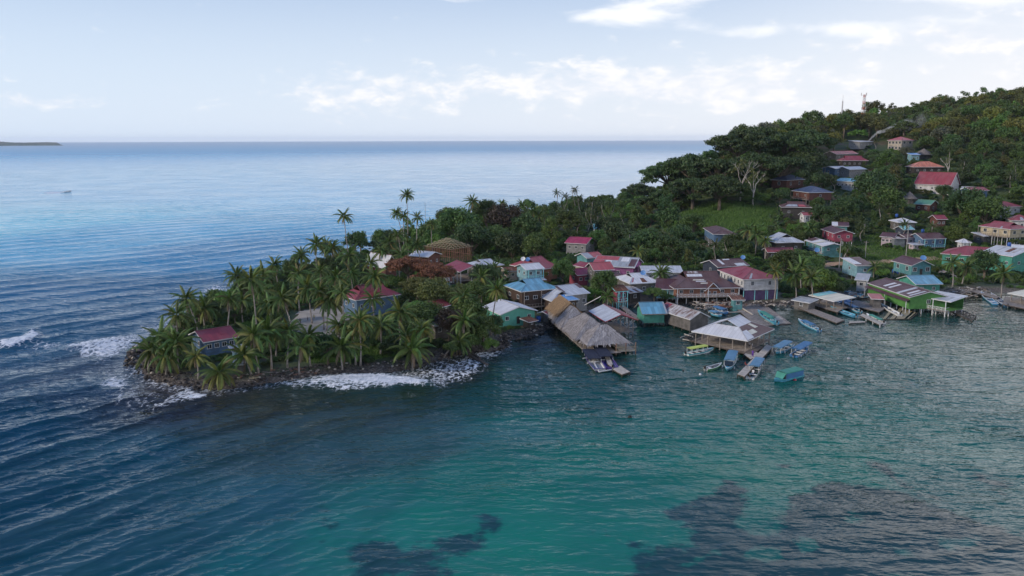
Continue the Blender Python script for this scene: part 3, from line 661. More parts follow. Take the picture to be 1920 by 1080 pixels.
def house(label, A, B, C=None, depth=8., ze=3.5, zf=.5, rise=1.5, kind='gable', ridge='x', roof='red', wall='w_white', wins=(2, 1), win2=False, eave=.7, patches=(), trim='white', porch=None,
          wallsides='frbl', door=None, open_=False, slopecol=None, name='house', cat='house', post='wood', lower=None, stilts=None, rect=True, wsize=(1.1, 1.1), rail=None, z0=None):
    trimm = {'white': trim_w, 'turq': trim_t, 'red': trim_r, 'wood': wood_g}[trim]
    am = P((A[0] + B[0]) / 2, (A[1] + B[1]) / 2, ze); zg = am.z if z0 is None else z0
    a = onz(*A, zg + ze); b = onz(*B, zg + ze); ab = b - a; w = ab.length; rz = math.atan2(ab.y, ab.x)
    nrm = Vector((-math.sin(rz), math.cos(rz), 0))
    if C is not None:
        c = onz(*C, zg + ze); depth = max(3.0, abs((c - b).dot(nrm))); 
    l = depth; ctr = (a + b) / 2 + nrm * l / 2
    root = empty(name, (ctr.x, ctr.y, zg), rz, label, cat)
    FOOT.append((ctr.x, ctr.y, math.hypot(w, l) / 2)); HOUSES.append((root, w, l))
    S = slopes(w, l, ze, rise, kind, ridge)
    # screen rectangle kept clear of trees in front
    if rect:
        q = [];
        for s in S:
            for p_ in s: q.append(root_pt(root, p_))
        q.append(root_pt(root, (-w / 2, -l / 2, min(zf, ze - 2.2)))); q.append(root_pt(root, (w / 2, -l / 2, min(zf, ze - 2.2))))
        pr = [proj(*v_) for v_ in q]; ya = min(p_[1] for p_ in pr); yb = max(p_[1] for p_ in pr); yb = ya + (yb - ya) * (.92 if zg < .8 else (.74 if ctr.length < 330 else .52)); RECTS.append((min(p_[0] for p_ in pr) + 1, ya, max(p_[0] for p_ in pr) - 1, yb, ctr.length))
    # roof
    rm = C_[roof]; mats = [rm]; sc = {}
    for k, cn in (slopecol or {}).items(): mats.append(C_[cn]); sc[k] = len(mats) - 1
    mb = MB()
    for k, s in enumerate(S):
        tri = (Vector(s[2]) - Vector(s[3])).length < .05; pts = s[:3] if tri else s
        mb.slab(pts, .09, sc.get(k, 0), quad_uv(pts))
    ro = mb.build('roof', mats, root)
    # ridge cap and fascia boards
    cap = MB(); zt = ze + rise; done = set()
    for s in S:
        p3, p2 = Vector(s[3]), Vector(s[2]); key = tuple(sorted([tuple(round(c_, 1) for c_ in p3), tuple(round(c_, 1) for c_ in p2)]))
        if (p3 - p2).length > .3 and kind != 'shed' and key not in done and abs(p3.z - zt) < .1: done.add(key); cap.bar(p3 + Vector((0, 0, .03)), p2 + Vector((0, 0, .03)), .34, .1)
        if kind in ('hip', 'dutch'):
            e1 = Vector(s[1]); cap.bar(e1 + Vector((0, 0, .02)), p2 + Vector((0, 0, .02)), .2, .08)
    if cap.f: cap.build('ridge_cap', [rm], ro)
    fa = MB()
    for s in S[:4]:
        e0, e1 = Vector(s[0]), Vector(s[1]); dz = Vector((0, 0, -.12)); fa.bar(e0 + dz, e1 + dz, .05, .2)
        if kind in ('gable', 'shed'):
            fa.bar(Vector(s[1]) + dz, Vector(s[2]) + dz, .05, .2); fa.bar(Vector(s[0]) + dz, Vector(s[3]) + dz, .05, .2)
    fa.build('fascia', trimm, ro)
    for (k, u0, u1, v0, v1, cn) in patches:
        if k >= len(S): continue
        s = [Vector(p_) for p_ in S[k]]
        def bi(u, v_): return (s[0].lerp(s[1], u)).lerp(s[3].lerp(s[2], u), v_)
        pts = [bi(u0, v0), bi(u1, v0), bi(u1, v1), bi(u0, v1)]; n_ = (pts[1] - pts[0]).cross(pts[3] - pts[0]).normalized()
        if n_.z < 0: n_ = -n_
        pts = [p_ + n_ * .07 for p_ in pts]; MB().slab(pts, .04, 0, quad_uv(pts)).build('roof_sheet', C_[cn], ro)
    rr_ = random.Random(label)
    if not patches and rr_.random() < .6 and roof not in ('navy', 'orange'):
        for _ in range(rr_.randint(1, 3)):
            k = rr_.randrange(min(2, len(S))); s = [Vector(p_) for p_ in S[k]]; u0 = rr_.uniform(.1, .8); v0 = rr_.choice([0., .05, .4]); du = .9 / max(2., (s[1] - s[0]).length) * rr_.choice([1, 1, 2])
            def bi(u, v_): return (s[0].lerp(s[1], u)).lerp(s[3].lerp(s[2], u), v_)
            pts = [bi(u0, v0), bi(u0 + du, v0), bi(u0 + du, v0 + .5), bi(u0, v0 + .5)]; n_ = (pts[1] - pts[0]).cross(pts[3] - pts[0]).normalized(); n_ = n_ if n_.z > 0 else -n_
            pts = [p_ + n_ * .06 for p_ in pts]; MB().slab(pts, .04, 0, quad_uv(pts)).build('roof_sheet', C_[rr_.choice(['grey', 'mott', 'rust', roof, roof])], ro)
    # walls with gables
    ew = w / 2 - eave; el_ = l / 2 - eave; zb = ze - .02 + (rise * eave / (min(w, l) / 2) if kind in ('hip', 'dutch', 'gable') else 0) * .5
    zb = min(zb, ze + .25)
    wm = C_[wall] if isinstance(wall, str) else wall
    if not open_:
        mb = MB(); th = .14
        if zf > .9: mb.box((0, 0, zf - .1), (2 * ew + .2, 2 * el_ + .2, .2))
        z0_, z1_ = zf if zf > .9 else -.8, zb; hh = z1_ - z0_; zc = (z0_ + z1_) / 2
        if 'f' in wallsides: mb.box((0, -el_ + th / 2, zc), (2 * ew, th, hh))
        if 'b' in wallsides: mb.box((0, el_ - th / 2, zc), (2 * ew, th, hh))
        if 'l' in wallsides: mb.box((-ew + th / 2, 0, zc), (th, 2 * el_ - 2 * th - .01, hh))
        if 'r' in wallsides: mb.box((ew - th / 2, 0, zc), (th, 2 * el_ - 2 * th - .01, hh))
        if kind == 'gable':
            half = (l if ridge == 'x' else w) / 2; hy = el_ if ridge == 'x' else ew; ex = ew if ridge == 'x' else el_; ht = rise * hy / half; zk = ze + rise * (half - hy) / half
            for sg in (-1, 1):
                for o2 in (0,):
                    x1 = sg * (ex - .01); x0 = sg * (ex - th)
                    g_ = [(x0, -hy, z1_ - .02), (x0, hy, z1_ - .02), (x0, hy, zk - .12), (x0, 0, zt - .12), (x0, -hy, zk - .12)]; g2 = [(x1, *q_[1:]) for q_ in g_]
                    if ridge == 'y': g_ = [(-q_[1], q_[0], q_[2]) for q_ in g_]; g2 = [(-q_[1], q_[0], q_[2]) for q_ in g2]
                    mb.poly(g_); mb.poly(g2)
                    for i in range(5): j = (i + 1) % 5; mb.poly([g_[i], g_[j], g2[j], g2[i]])
        if kind == 'shed':
            for sx in (-1, 1): x_ = sx * (ew - .01); mb.poly([(x_, -el_, z1_ - .02), (x_, el_, z1_ - .02), (x_, el_, ze + rise * .92), (x_, -el_, ze + .1)])
            mb.poly([(-ew, el_, z1_), (ew, el_, z1_), (ew, el_, ze + rise * .92), (-ew, el_, ze + rise * .92)])
        mb.build('wall', wm, root)
        if kind == 'dutch': pass
        if lower:      # enclosed lower storey, other colour
            MB().box((0, .3, zf / 2 - .6), (2 * ew - .8, 2 * el_ - 1, zf + .8)).build('lower_wall', C_[lower], root)
        floors = [(zf, ze)] if not win2 else [(zf, (zf + ze) / 2), ((zf + ze) / 2, ze)]
        ww, wh = wsize
        for (q0, q1) in floors:
            zw = q0 + (q1 - q0) * .56
            for side, n_ in (('f', wins[0]), ('r', wins[1]), ('l', wins[1])):
                if side not in wallsides: continue
                L_ = 2 * ew if side in 'f' else 2 * el_
                if wh > (q1 - q0) - .5: continue
                for k in range(n_):
                    u = (k + .5) / n_ * L_ - L_ / 2
                    isdoor = door is not None and side == 'f' and k == door and q0 == floors[0][0]
                    if side == 'f': pos, rr = (u, -el_ - .02, zw), 0
                    elif side == 'r': pos, rr = (ew + .02, u, zw), math.pi / 2
                    else: pos, rr = (-ew - .02, u, zw), -math.pi / 2
                    if isdoor:
                        d = link('door', box_mesh('door', (.95, .10, 2.0), C_['w_dark']), None, root, loc=(pos[0], pos[1], q0 + 1.02), rot=(0, 0, rr))
                        link('handle', box_mesh('handle', (.08, .06, .08), trim_w), None, d, loc=(.34, -.07, 0)); continue
                    f = link('window', frame_mesh(ww, wh, trimm), None, root, loc=pos, rot=(0, 0, rr)); link('pane', pane_mesh(ww, wh), None, f)
        if door == -1: link('door', box_mesh('door', (.95, .10, 2.0), C_['w_dark']), None, root, loc=(0, -el_ - .02, zf + 1.02))
    # posts
    pm = {'wood': wood_g, 'white': trim_w, 'dark': wood_d, 'turq': trim_t}[post]
    if zf > .9 or open_:
        top = ze + .05 if open_ else zf - .2; nx = max(2, int(round(2 * ew / 3.2)) + 1); ny = max(2, int(round(2 * el_ / 3.6)) + 1)
        for i in range(nx):
            for j in range(ny):
                if 0 < i < nx - 1 and 0 < j < ny - 1 and (open_ or lower): continue
                x_ = (-1 + 2 * i / (nx - 1)) * (ew - .15); y_ = (-1 + 2 * j / (ny - 1)) * (el_ - .15)
                gz = float(terrain(np.array([ctr.x + x_ * math.cos(rz) - y_ * math.sin(rz)]), np.array([ctr.y + x_ * math.sin(rz) + y_ * math.cos(rz)]))[0]) - zg
                hgt = top - max(gz, -2.2) + .4
                link('post', post_mesh(.2, hgt, pm), None, root, loc=(x_, y_, top))
        if open_ and zf > .9: 
            mb = MB(); nb = int(2 * el_ / .35)
            for k in range(nb): mb.box((rnd.uniform(-.1, .1), -el_ + (k + .5) * .35, zf), (2 * ew, .3, .08))
            tag(mb.build('floor_boards', wood_g, root), kind='stuff')
    if rail:       # veranda in front: depth, rail colour
        dp, rc = rail[:2]; rmat = {'white': trim_w, 'turq': trim_t, 'wood': wood_g, 'pink': C_['w_crim']}[rc]
        mb = MB(); mb.box((0, -el_ - dp / 2, zf - .08), (2 * ew, dp, .14)); mb.build('veranda_floor', wood_g, root)
        mb = MB(); y_ = -el_ - dp + .08
        for zz in (.25, .95): mb.bar((-ew, y_, zf + zz), (ew, y_, zf + zz), .08); mb.bar((-ew, y_, zf + zz), (-ew, -el_, zf + zz), .08); mb.bar((ew, y_, zf + zz), (ew, -el_, zf + zz), .08)
        n_ = int(2 * ew / (.9 if len(rail) < 3 else 1.2))
        for k in range(n_ + 1):
            x_ = -ew + 2 * ew * k / n_; mb.bar((x_, y_, zf), (x_, y_, zf + 1.0), .09)
            if len(rail) > 2 and k < n_:
                x2 = -ew + 2 * ew * (k + 1) / n_; mb.bar((x_, y_, zf + .3), (x2, y_, zf + .95), .06); mb.bar((x2, y_, zf + .3), (x_, y_, zf + .95), .06)
        mb.build('railing', rmat, root)
        for k in range(3):
            x_ = (-1 + k) * (ew - .1); link('post', post_mesh(.16, ze - zf, rmat), None, root, loc=(x_, y_, ze))
            if zf > .9: link('post', post_mesh(.2, zf + 1.2, pm), None, root, loc=(x_, y_, zf - .15))
    if porch:      # lean-to in front: depth, roof material, drop
        dp, pr_, drop = porch; s_ = [(-ew - .2, -el_ - dp, ze - drop - .5), (ew + .2, -el_ - dp, ze - drop - .5), (ew + .2, -el_ - .05, ze - drop), (-ew - .2, -el_ - .05, ze - drop)]
        MB().slab(s_, .07, 0, quad_uv(s_)).build('porch_roof', C_[pr_], root)
        for x_ in (-ew, 0, ew): link('post', post_mesh(.14, ze - drop - .5 + 1.0, pm), None, root, loc=(x_, -el_ - dp + .2, ze - drop - .5))
    return root
def root_pt(root, p):
    rz = root.rotation_euler[2]; c, s = math.cos(rz), math.sin(rz)
    return (root.location[0] + p[0] * c - p[1] * s, root.location[1] + p[0] * s + p[1] * c, root.location[2] + p[2])

H = house
# --- the point
H('long red gabled house under the palms near the tip of the point', (381, 642), (448, 631), depth=10, ze=3.6, rise=1.7, roof='red', wall='w_blue', wins=(4, 1))
H('small weathered turquoise shack with a lean-to roof among the palms by the rocks', (436, 660), (464, 656), depth=4, ze=3.2, rise=.5, kind='shed', roof='grey', wall='w_lblue', wins=(1, 0), name='shack', cat='shack', rect=False)
H('low grey lean-to shed beside the turquoise shack on the shore', (434, 684), (459, 683), depth=4.0, ze=1.9, rise=.5, kind='shed', roof='grey', wall='w_gwood', wins=(0, 0), name='shed', cat='shed', rect=False)
H('red house with a wide hipped roof and gablet beside the sandy court', (667, 563), (752, 551.5), depth=10.5, ze=5.2, rise=3.0, kind='dutch', roof='red', wall='w_blue', wins=(4, 2))
H('steep white gable of a maroon house behind the palms on the point', (722, 503), (748, 499), depth=12, ze=3.5, rise=4.4, ridge='y', roof='red', slopecol={1: 'white'}, wall='w_red', wins=(1, 0))
H('dark red house with a white roof beside the unfinished timber roof', (803, 482), (829, 476), depth=9, ze=5.5, rise=1.4, ridge='y', roof='white', wall='w_red', wins=(2, 2))
H('open sided shelter with a bright red gabled roof behind the orange tree', (832, 498), (861, 510), (900, 502), ze=5.0, zf=1.6, rise=1.7, roof='red', wall='w_dark', open_=True, post='white', name='shelter', cat='shelter')
H('low house with a rusty patched roof under the orange tree', (805, 529), (848, 528), depth=9, ze=4, rise=1.6, roof='rust', wall='w_lblue', wins=(2, 1), patches=((0, .55, .9, .1, .6, 'mott'),), rect=False)
H('small pink and white roofed house hidden in trees behind the shore', (818, 578), (847, 571), depth=7, ze=4, rise=1.2, kind='gable', roof='red', slopecol={1: 'white'}, wall='w_white', wins=(2, 1), rect=False)
H('pale blue grey roofed cabin half hidden by the shore trees', (815, 612), (856, 604), depth=7, ze=3.6, rise=1.2, roof='grey', wall='w_gwood', wins=(2, 1), rect=False)
H('grey roofed house standing behind the banana plants left of the light blue house', (897, 501), (946, 496), depth=10, ze=4.5, rise=1.8, kind='dutch', roof='galv', wall='w_gwood', wins=(2, 1))
H('low house with a rusty pinkish roof left of the light blue house', (948, 509), (978, 507), depth=7, ze=3.6, rise=1., roof='rust', wall='w_beige', wins=(1, 1), rect=False)
H('tall light blue two storey house with a white roof and satellite dish', (986, 506), (1022, 503), depth=8.5, ze=7.5, rise=1.3, roof='white', wall='w_lblue', wins=(2, 2), win2=False, zf=4.3, lower='w_lblue', porch=(3.0, 'grey', 2.9), rail=(1.2, 'turq'))
H('big bright red hipped roof house behind the light blue house', (1008, 506), (1050, 500), depth=15, ze=5, rise=3.2, kind='dutch', roof='red', wall='w_orange', wins=(3, 2))
H('brown wooden house with a broad light blue gablet roof behind the teal house', (977, 547), (1050, 540), depth=12, ze=6.2, rise=2.4, zf=1.4, kind='dutch', roof='blue', wall='w_brown', wins=(4, 2), wsize=(1.4, 1.1), rail=(1.3, 'wood'))
H('brown house with a white and sky blue hipped roof behind the thatched jetty', (1037, 566), (1087, 561), depth=11.5, ze=4.8, zf=1.2, rise=2.2, kind='dutch', ridge='y', roof='galv', slopecol={3: 'pblue'}, wall='w_brown', wins=(3, 2))
H('grey block house with a long silver roof behind the white and blue hipped roof', (1062, 554), (1107, 549), depth=14, ze=6, zf=1, rise=1.6, roof='galv', wall='w_grey', wins=(3, 2), patches=((0, .0, .12, .3, 1., 'maroon'), (0, .85, 1., .55, 1, 'maroon')))
H('mint green house with a white gabled roof at the edge of the water', (938, 590), (1009, 582), depth=11.5, ze=3.7, zf=.5, rise=1.6, ridge='y', roof='white', wall='w_mint', wins=(3, 1), door=1, post='wood')
H('tiny dark shack with a rusty sheet roof on stilts below the mint green house', (992, 604), (1010, 600), depth=3.6, ze=2.7, zf=1.1, rise=.5, kind='shed', roof='rust', wall='w_dark', wins=(1, 0), name='shack', cat='shack', wsize=(.7, .7), post='dark')
H('little white and red roofed lean-to at the landward end of the thatched jetty', (1028, 590), (1044, 586), depth=4, ze=3, rise=.6, roof='white', slopecol={0: 'red'}, wall='w_gwood', wins=(1, 0), name='shed', cat='shed', rect=False)
# --- the red and white boat shed on poles
H('open boat shed on poles with a white front slope and red back slope', (1103, 583), (1135, 603), (1166, 583), ze=4.6, zf=1.3, rise=1.7, roof='red', slopecol={0: 'galv'}, wall='w_dark', open_=True, trim='red', name='boat_shed', cat='boat shed', patches=((1, .3, .5, .1, .8, 'pinkred'),))
H('green and blue hut standing on stilts over the water', (1204, 589), (1252, 588), depth=9, ze=3.9, zf=1.5, rise=2.3, roof='blue', wall='w_teal', wins=(0, 0), post='dark', trim='wood', name='hut', cat='hut', patches=((0, .93, 1.0, 0, 1, 'grey'),), z0=0)
MB()
H('dark plank boathouse on stilts with a mottled white roof', (1294, 599), (1332, 594), depth=14, ze=4.0, zf=1.0, rise=1.7, ridge='y', roof='mott', slopecol={0: 'white'}, wall='w_gwood', wins=(0, 0), post='dark', name='boathouse', cat='boathouse', eave=.45, z0=0, patches=((1, .0, .2, .0, 1, 'red'),))
DK = H('large open jetty building with white front roof and dark red right slope', (1296, 621), (1402, 639), depth=15.5, ze=3.9, zf=1.05, rise=3.2, kind='dutch', ridge='y', roof='white', slopecol={1: 'galv', 0: 'maroon', 2: 'white'}, wall='w_dark', open_=True, post='wood', name='jetty_building', cat='jetty building', z0=0,
  patches=((0, .25, .5, .25, .55, 'cream'), (0, .0, .24, .02, .65, 'white'), (0, .62, .78, .55, .95, 'cream')))
# --- village behind
H('house with a faded blue and pink roof and teal walls behind the village centre', (1100, 484), (1133, 481), depth=8, ze=6, rise=1.4, roof='pinkred', wall='w_turq', wins=(2, 2), patches=((0, 0, .4, 0, 1, 'grey'),))
H('wide house with a red and white patchwork roof in the village centre', (1109, 497), (1190, 502), depth=13, ze=5, rise=2.6, roof='grey', wall='w_mag', wins=(4, 2), patches=((0, .02, .55, .62, .98, 'pinkred'), (0, .0, .25, .2, .58, 'pinkred'), (0, .28, .42, .2, .58, 'white'), (0, .62, .8, .55, .95, 'white'), (0, .84, .98, .1, .8, 'maroon')))
H('grey house with a salmon red front roof and white windows', (1113, 507), (1153, 505), depth=8, ze=6.5, zf=3.4, lower='w_grey', rise=2.0, roof='pinkred', wall='w_gwood', wins=(3, 1), wsize=(1.2, 1.2))
H('beige house with a thin red roof right of the round dark tree', (1073, 497), (1104, 503), depth=7, ze=5.5, rise=1., roof='red', wall='w_beige', wins=(1, 1))
H('low crimson roofed cabin behind the light green tree', (1082, 516), (1110, 514), depth=8, ze=4., rise=1.6, kind='gable', roof='crimson', wall='w_crim', wins=(2, 1))
H('small magenta walled house with a dark sagging roof in the village centre', (1153, 519), (1168, 517), depth=6, ze=4.4, rise=1.2, roof='maroon', wall='w_mag', wins=(1, 1), rect=False)
H('white roofed house with a rust coloured sheet panel and blue dish', (1181, 532), (1238, 529), depth=13, ze=4.6, rise=2.2, kind='dutch', roof='white', wall='w_gwood', wins=(3, 1), patches=((0, .42, .60, .12, .8, 'rust'), (0, .05, .1, .2, .9, 'pinkred')))
H('low wide grey roofed building at the foot of the wooded hill', (1204, 511), (1282, 511), depth=12, ze=4.2, rise=1.4, roof='galv', wall='w_white', wins=(3, 1))
H('rusty white roofed shed above the muddy bank', (1180, 549), (1207, 546), depth=6, ze=3.8, rise=.8, kind='shed', roof='mott', wall='w_dark', wins=(1, 0), name='shed', cat='shed')
H('crimson house with turquoise stairs and posts behind the muddy bank', (1155, 547), (1180, 545), depth=7, ze=5.6, zf=2.4, rise=1.2, roof='rust', wall='w_crim', wins=(2, 1), trim='turq', post='turq', rail=(1.2, 'turq'))
H('brown roofed wing with turquoise railing left of the magenta awning', (1228, 541), (1277, 543), depth=12, ze=4.3, zf=1.4, rise=2.2, roof='maroon', wall='w_lblue', wins=(3, 1), rail=(1.4, 'turq'), post='wood')
H('large house with a sprawling brown roof patched by long white strips', (1264, 541), (1391, 539), depth=18, ze=4.6, zf=1.9, rise=3.8, kind='dutch', roof='brown', wall='w_orange', wins=(6, 2), rail=(1.5, 'white', 1), post='white', eave=.9,
  patches=((0, .30, .52, .62, .70, 'white'), (0, .22, .50, .76, .85, 'cream'), (0, .40, .62, .42, .52, 'cream'), (0, .50, .64, .28, .34, 'pinkred'), (0, .52, .66, .16, .24, 'aqua'), (4, .05, .5, .2, .55, 'white'), (4, .1, .42, .65, .95, 'mott')))
H('magenta roofed porch in front of the sprawling brown house', (1283, 543), (1319, 543), depth=7, ze=3.9, zf=1.5, rise=1.7, kind='shed', roof='crimson', wall='w_brown', wins=(2, 1), post='wood', rail=(.9, 'turq'), name='porch', cat='porch')
H('brown front gable of the restaurant with orange walls', (1322, 545), (1352, 544), depth=7, ze=3.9, zf=1.7, rise=2.4, ridge='y', roof='brown', wall='w_orange', wins=(2, 0), post='white')
H('long two storey white and turquoise house with a red hipped roof', (1345, 505.5), (1393, 524), (1438, 512), ze=6.4, zf=3.0, rise=2.1, kind='hip', roof='red', wall='w_white', wins=(7, 2), lower='w_purple', post='turq', trim='white', wsize=(1.0, 1.4))
H('turquoise balcony wing with a rusty brown roof below the red hipped roof', (1400, 527), (1444, 527), depth=7, ze=5.6, zf=2.9, rise=1.4, roof='brown', wall='w_lblue', wins=(2, 1), rail=(1.5, 'turq'), post='turq', patches=((0, .12, .22, 0, 1, 'white'), (0, .3, .8, .2, .8, 'rust')))
H('dark maroon roofed house with white strips and a blue dish behind the red hipped roof', (1346, 501), (1406, 497), depth=11, ze=4.2, rise=1.8, roof='maroon', wall='w_navy', wins=(2, 1), patches=((0, .22, .3, .3, 1, 'white'), (0, .4, .6, .85, .98, 'white'), (0, .6, .9, 0, .35, 'galv')))
H('blue hut with a brown roof high on stilts at the edge of the grassy slope', (1318, 427), (1337, 439), (1372, 434), ze=7.2, zf=4.0, rise=1.6, kind='hip', roof='brown', wall='w_blue', wins=(0, 1), post='white', name='hut', cat='hut')
# --- right slope
H('house with a grey white hipped roof and open front above a red porch roof', (1455, 455), (1509, 454), depth=15, ze=5.5, rise=3.0, kind='dutch', ridge='y', roof='galv', wall='w_dark', wins=(2, 1))
H('brown house with a low red roof in front of the grey white hipped roof', (1439, 473), (1492, 472.5), depth=7, ze=3.6, rise=1.4, roof='red', wall='w_dark', wins=(3, 1))
H('blue and teal house with a roof of cream and red strips', (1508, 450), (1543, 461.5), (1577, 459), ze=4., zf=.8, rise=1.1, roof='white', wall='w_turq', wins=(3, 2), patches=((0, .0, .28, .2, .95, 'maroon'), (0, .5, .62, 0, .9, 'cream')), rail=(.9, 'white'))
H('crimson pink house on white posts with a porch gable', (1539, 429), (1563, 437.5), (1592, 434), ze=5.4, zf=2.0, rise=1.5, roof='maroon', wall='w_crim', wins=(3, 2), post='white')
H('small teal house with a white and maroon roof behind the crimson house', (1560, 423), (1592, 424), depth=8, ze=4.4, rise=1.4, roof='maroon', wall='w_turq', wins=(2, 1), patches=((0, 0, .35, 0, 1, 'white'),))
H('upper wooden lodge with a dark blue hipped roof on the slope', (1476, 338), (1510, 336), depth=11, ze=6.5, zf=2, rise=2.6, kind='hip', roof='navy', wall='w_red', wins=(2, 1), wsize=(1.5, 2.0))
H('lower wooden lodge with a dark blue hipped roof and deck on the slope', (1484, 357), (1517, 361), (1543, 358), ze=6.5, zf=2.6, rise=2.8, kind='hip', roof='navy', wall='w_red', wins=(2, 1), rail=(1.5, 'wood'))
H('house with a faded pink brown roof below the wooden lodges', (1464, 388), (1523, 389), depth=11, ze=6.0, rise=2.4, kind='dutch', roof='brown', wall='w_dark', wins=(2, 1), patches=((0, .1, .55, .2, .8, 'grey'), (0, .6, .85, .2, .8, 'pinkred')))
H('little white balcony house with a pink roof among banana plants', (1507, 404), (1528, 403.5), depth=5, ze=6, zf=2.6, rise=1.2, roof='pinkred', wall='w_white', wins=(2, 1), rail=(1.2, 'white'), post='white')
H('turquoise house with a slanted dark and white roof beside the dirt path', (1606, 498), (1643, 497.5), depth=12, ze=5.4, zf=1.4, rise=1.2, kind='shed', roof='maroon', wall='w_lblue', wins=(1, 1), patches=((0, 0, .4, .15, .9, 'white'),))
H('low white walled house behind the lime green building', (1602, 524), (1628, 526), depth=8, ze=3.8, rise=1., kind='shed', roof='grey', wall='w_white', wins=(1, 1))
H('teal blue house with a maroon roof and white framed windows on stilts', (1709, 498), (1752, 497), depth=12, ze=5.4, zf=2.0, rise=1.8, ridge='y', roof='maroon', wall='w_turq', wins=(3, 2), door=1, wsize=(1.5, 1.5), post='wood')
H('small house with a bright light blue roof behind the lime green building', (1717, 533), (1769, 532), depth=11, ze=4.2, rise=1.9, roof='blue', wall='w_teal', wins=(2, 1))
H('long lime green building on stilts with a brown roof and white roof sheets', (1626, 530), (1706, 557), (1740, 543), ze=5.2, zf=1.8, rise=1.5, roof='maroon', wall='w_green', wins=(0, 1), post='white', eave=.35, z0=0, porch=(1.3, 'maroon', .8),
  patches=((0, .30, .36, .2, .8, 'white'), (0, .42, .47, .2, .8, 'white'), (0, .70, .76, .0, .98, 'galv'), (0, .84, .89, .2, .8, 'white'), (0, .93, .97, .1, .9, 'galv')))
H('green deck pavilion with a silver porch roof at the end of the lime green building', (1726, 556), (1783, 566), (1795, 557), ze=4.6, zf=1.8, rise=.9, kind='shed', roof='galv', wall='w_green', wallsides='bl', wins=(0, 0), post='white', open_=False, rail=(1.8, 'white', 1), z0=0, name='pavilion', cat='pavilion')
H('open canopy with an aqua white roof over the blue boats', (1516, 553), (1564, 565), (1588, 557), ze=3.6, zf=1.0, rise=.6, kind='shed', roof='cream', wall='w_dark', open_=True, patches=((0, 0, .3, .1, 1, 'aqua'),), z0=0, name='canopy', cat='canopy')
H('small plank hut with a blue grey roof left of the open canopy', (1483, 562), (1518, 568), depth=5, ze=2.9, zf=.8, rise=.5, kind='shed', roof='grey', wall='w_gwood', wins=(1, 0), z0=0, name='hut', cat='hut')
H('weathered plank shed with a salmon roof on the jetty', (1634, 560), (1659, 561), depth=6, ze=3.6, zf=1.0, rise=.5, kind='shed', roof='pinkred', wall='w_gwood', wins=(0, 0), z0=0, name='shed', cat='shed')
H('tiny turquoise hut with a rusty roof by the plank slipway', (1373, 562), (1398, 562), depth=4.5, ze=3.0, rise=.6, kind='shed', roof='rust', wall='w_turq', wins=(1, 0), name='hut', cat='hut', z0=.6)
H('pale pink house with a dark maroon roof on the grassy slope', (1649, 443), (1678, 445), depth=9, ze=4.2, rise=1.4, roof='maroon', wall='w_pink', wins=(3, 1), lower=None)
H('grey metal extension between the two pink houses', (1676, 447), (1702, 447), depth=7, ze=4.4, rise=.6, kind='shed', roof='maroon', wall='w_metal', wins=(0, 0))
H('right part of the pink house with a maroon roof', (1700, 446), (1722, 445), depth=8, ze=4, rise=1.2, roof='maroon', wall='w_pink', wins=(1, 1))
H('small white pink outhouse in front of the blue house', (1712, 459), (1735, 458.5), depth=4.5, ze=2.7, rise=.3, kind='shed', roof='galv', wall='w_pink', wins=(2, 1), name='outhouse', cat='outhouse')
H('blue house with a maroon roof and veranda on the grassy slope', (1730, 448), (1775, 447), depth=10, ze=4.6, zf=1.0, rise=1.9, roof='maroon', wall='w_blue', wins=(3, 2), rail=(1.2, 'turq'))
H('teal house with a very wide red hipped roof on the right', (1763, 475), (1896, 485), depth=15, ze=5, rise=2.7, kind='hip', roof='red', wall='w_teal', wins=(5, 2), wsize=(1.4, 1.2))
H('big building with silver roofs behind the wide red roof', (1838, 472), (1899, 481), depth=16, ze=6.6, rise=2.2, roof='galv', wall='w_teal', wins=(3, 2), rect=True)
H('white roofed building at the right edge behind the silver roofs', (1880, 466), (1935, 471), depth=13, ze=6.5, rise=1.2, roof='white', wall='w_beige', wins=(3, 1))
H('cream two storey house with a red roof on tall posts', (1834, 423), (1896, 430), (1930, 428), ze=7.5, zf=4, rise=2.2, kind='dutch', roof='red', wall='w_cream', wins=(3, 2), wsize=(1.6, 1.4), rail=(1.4, 'wood'), post='white')
H('low white roofed shed in front of the cream house', (1845, 443), (1870, 442), depth=7, ze=3.5, rise=1., kind='shed', roof='white', wall='w_gwood', wins=(1, 1), name='shed', cat='shed')
H('small white porch with thin posts behind the wide red roof', (1803, 455), (1823, 455), depth=5, ze=5.2, zf=1, rise=1.4, kind='hip', roof='white', wall='w_white', wins=(1, 1), rail=(1., 'white'))
H('big church like hall with a long red roof and white gable', (1713, 344.6), (1783, 347.4), depth=13, ze=5, rise=6.5, roof='red', wall='w_white', wins=(3, 0))
H('house with an orange tiled hipped roof above the red hall', (1713, 313), (1771, 313), depth=13, ze=5, rise=3.2, kind='hip', roof='orange', wall='w_dark', wins=(4, 1))
H('pale blue box house with a thatched cone beside it high on the slope', (1708, 290), (1727, 290), depth=9, ze=5.5, rise=1., kind='shed', roof='pblue', wall='w_lblue', wins=(2, 1))
H('dark long house with a red roof high on the slope', (1578, 301), (1629, 301), depth=11, ze=5.5, zf=1, rise=3, kind='dutch', roof='red', wall='w_dark', wins=(5, 1))
H('pinkish roofed house behind trees above the long red house', (1568, 289), (1610, 288), depth=10, ze=5, rise=2, roof='pinkred', wall='w_gwood', wins=(3, 1))
H('white flat roofed house just below the dark long house', (1566, 316), (1594, 315), depth=10, ze=5, rise=1.2, roof='galv', wall='w_blue', wins=(2, 1))
H('white and grey roofed house with a blue base below the long red roof', (1593, 318), (1626, 317), depth=11, ze=5.5, rise=1.6, roof='white', wall='w_grey', wins=(3, 1))
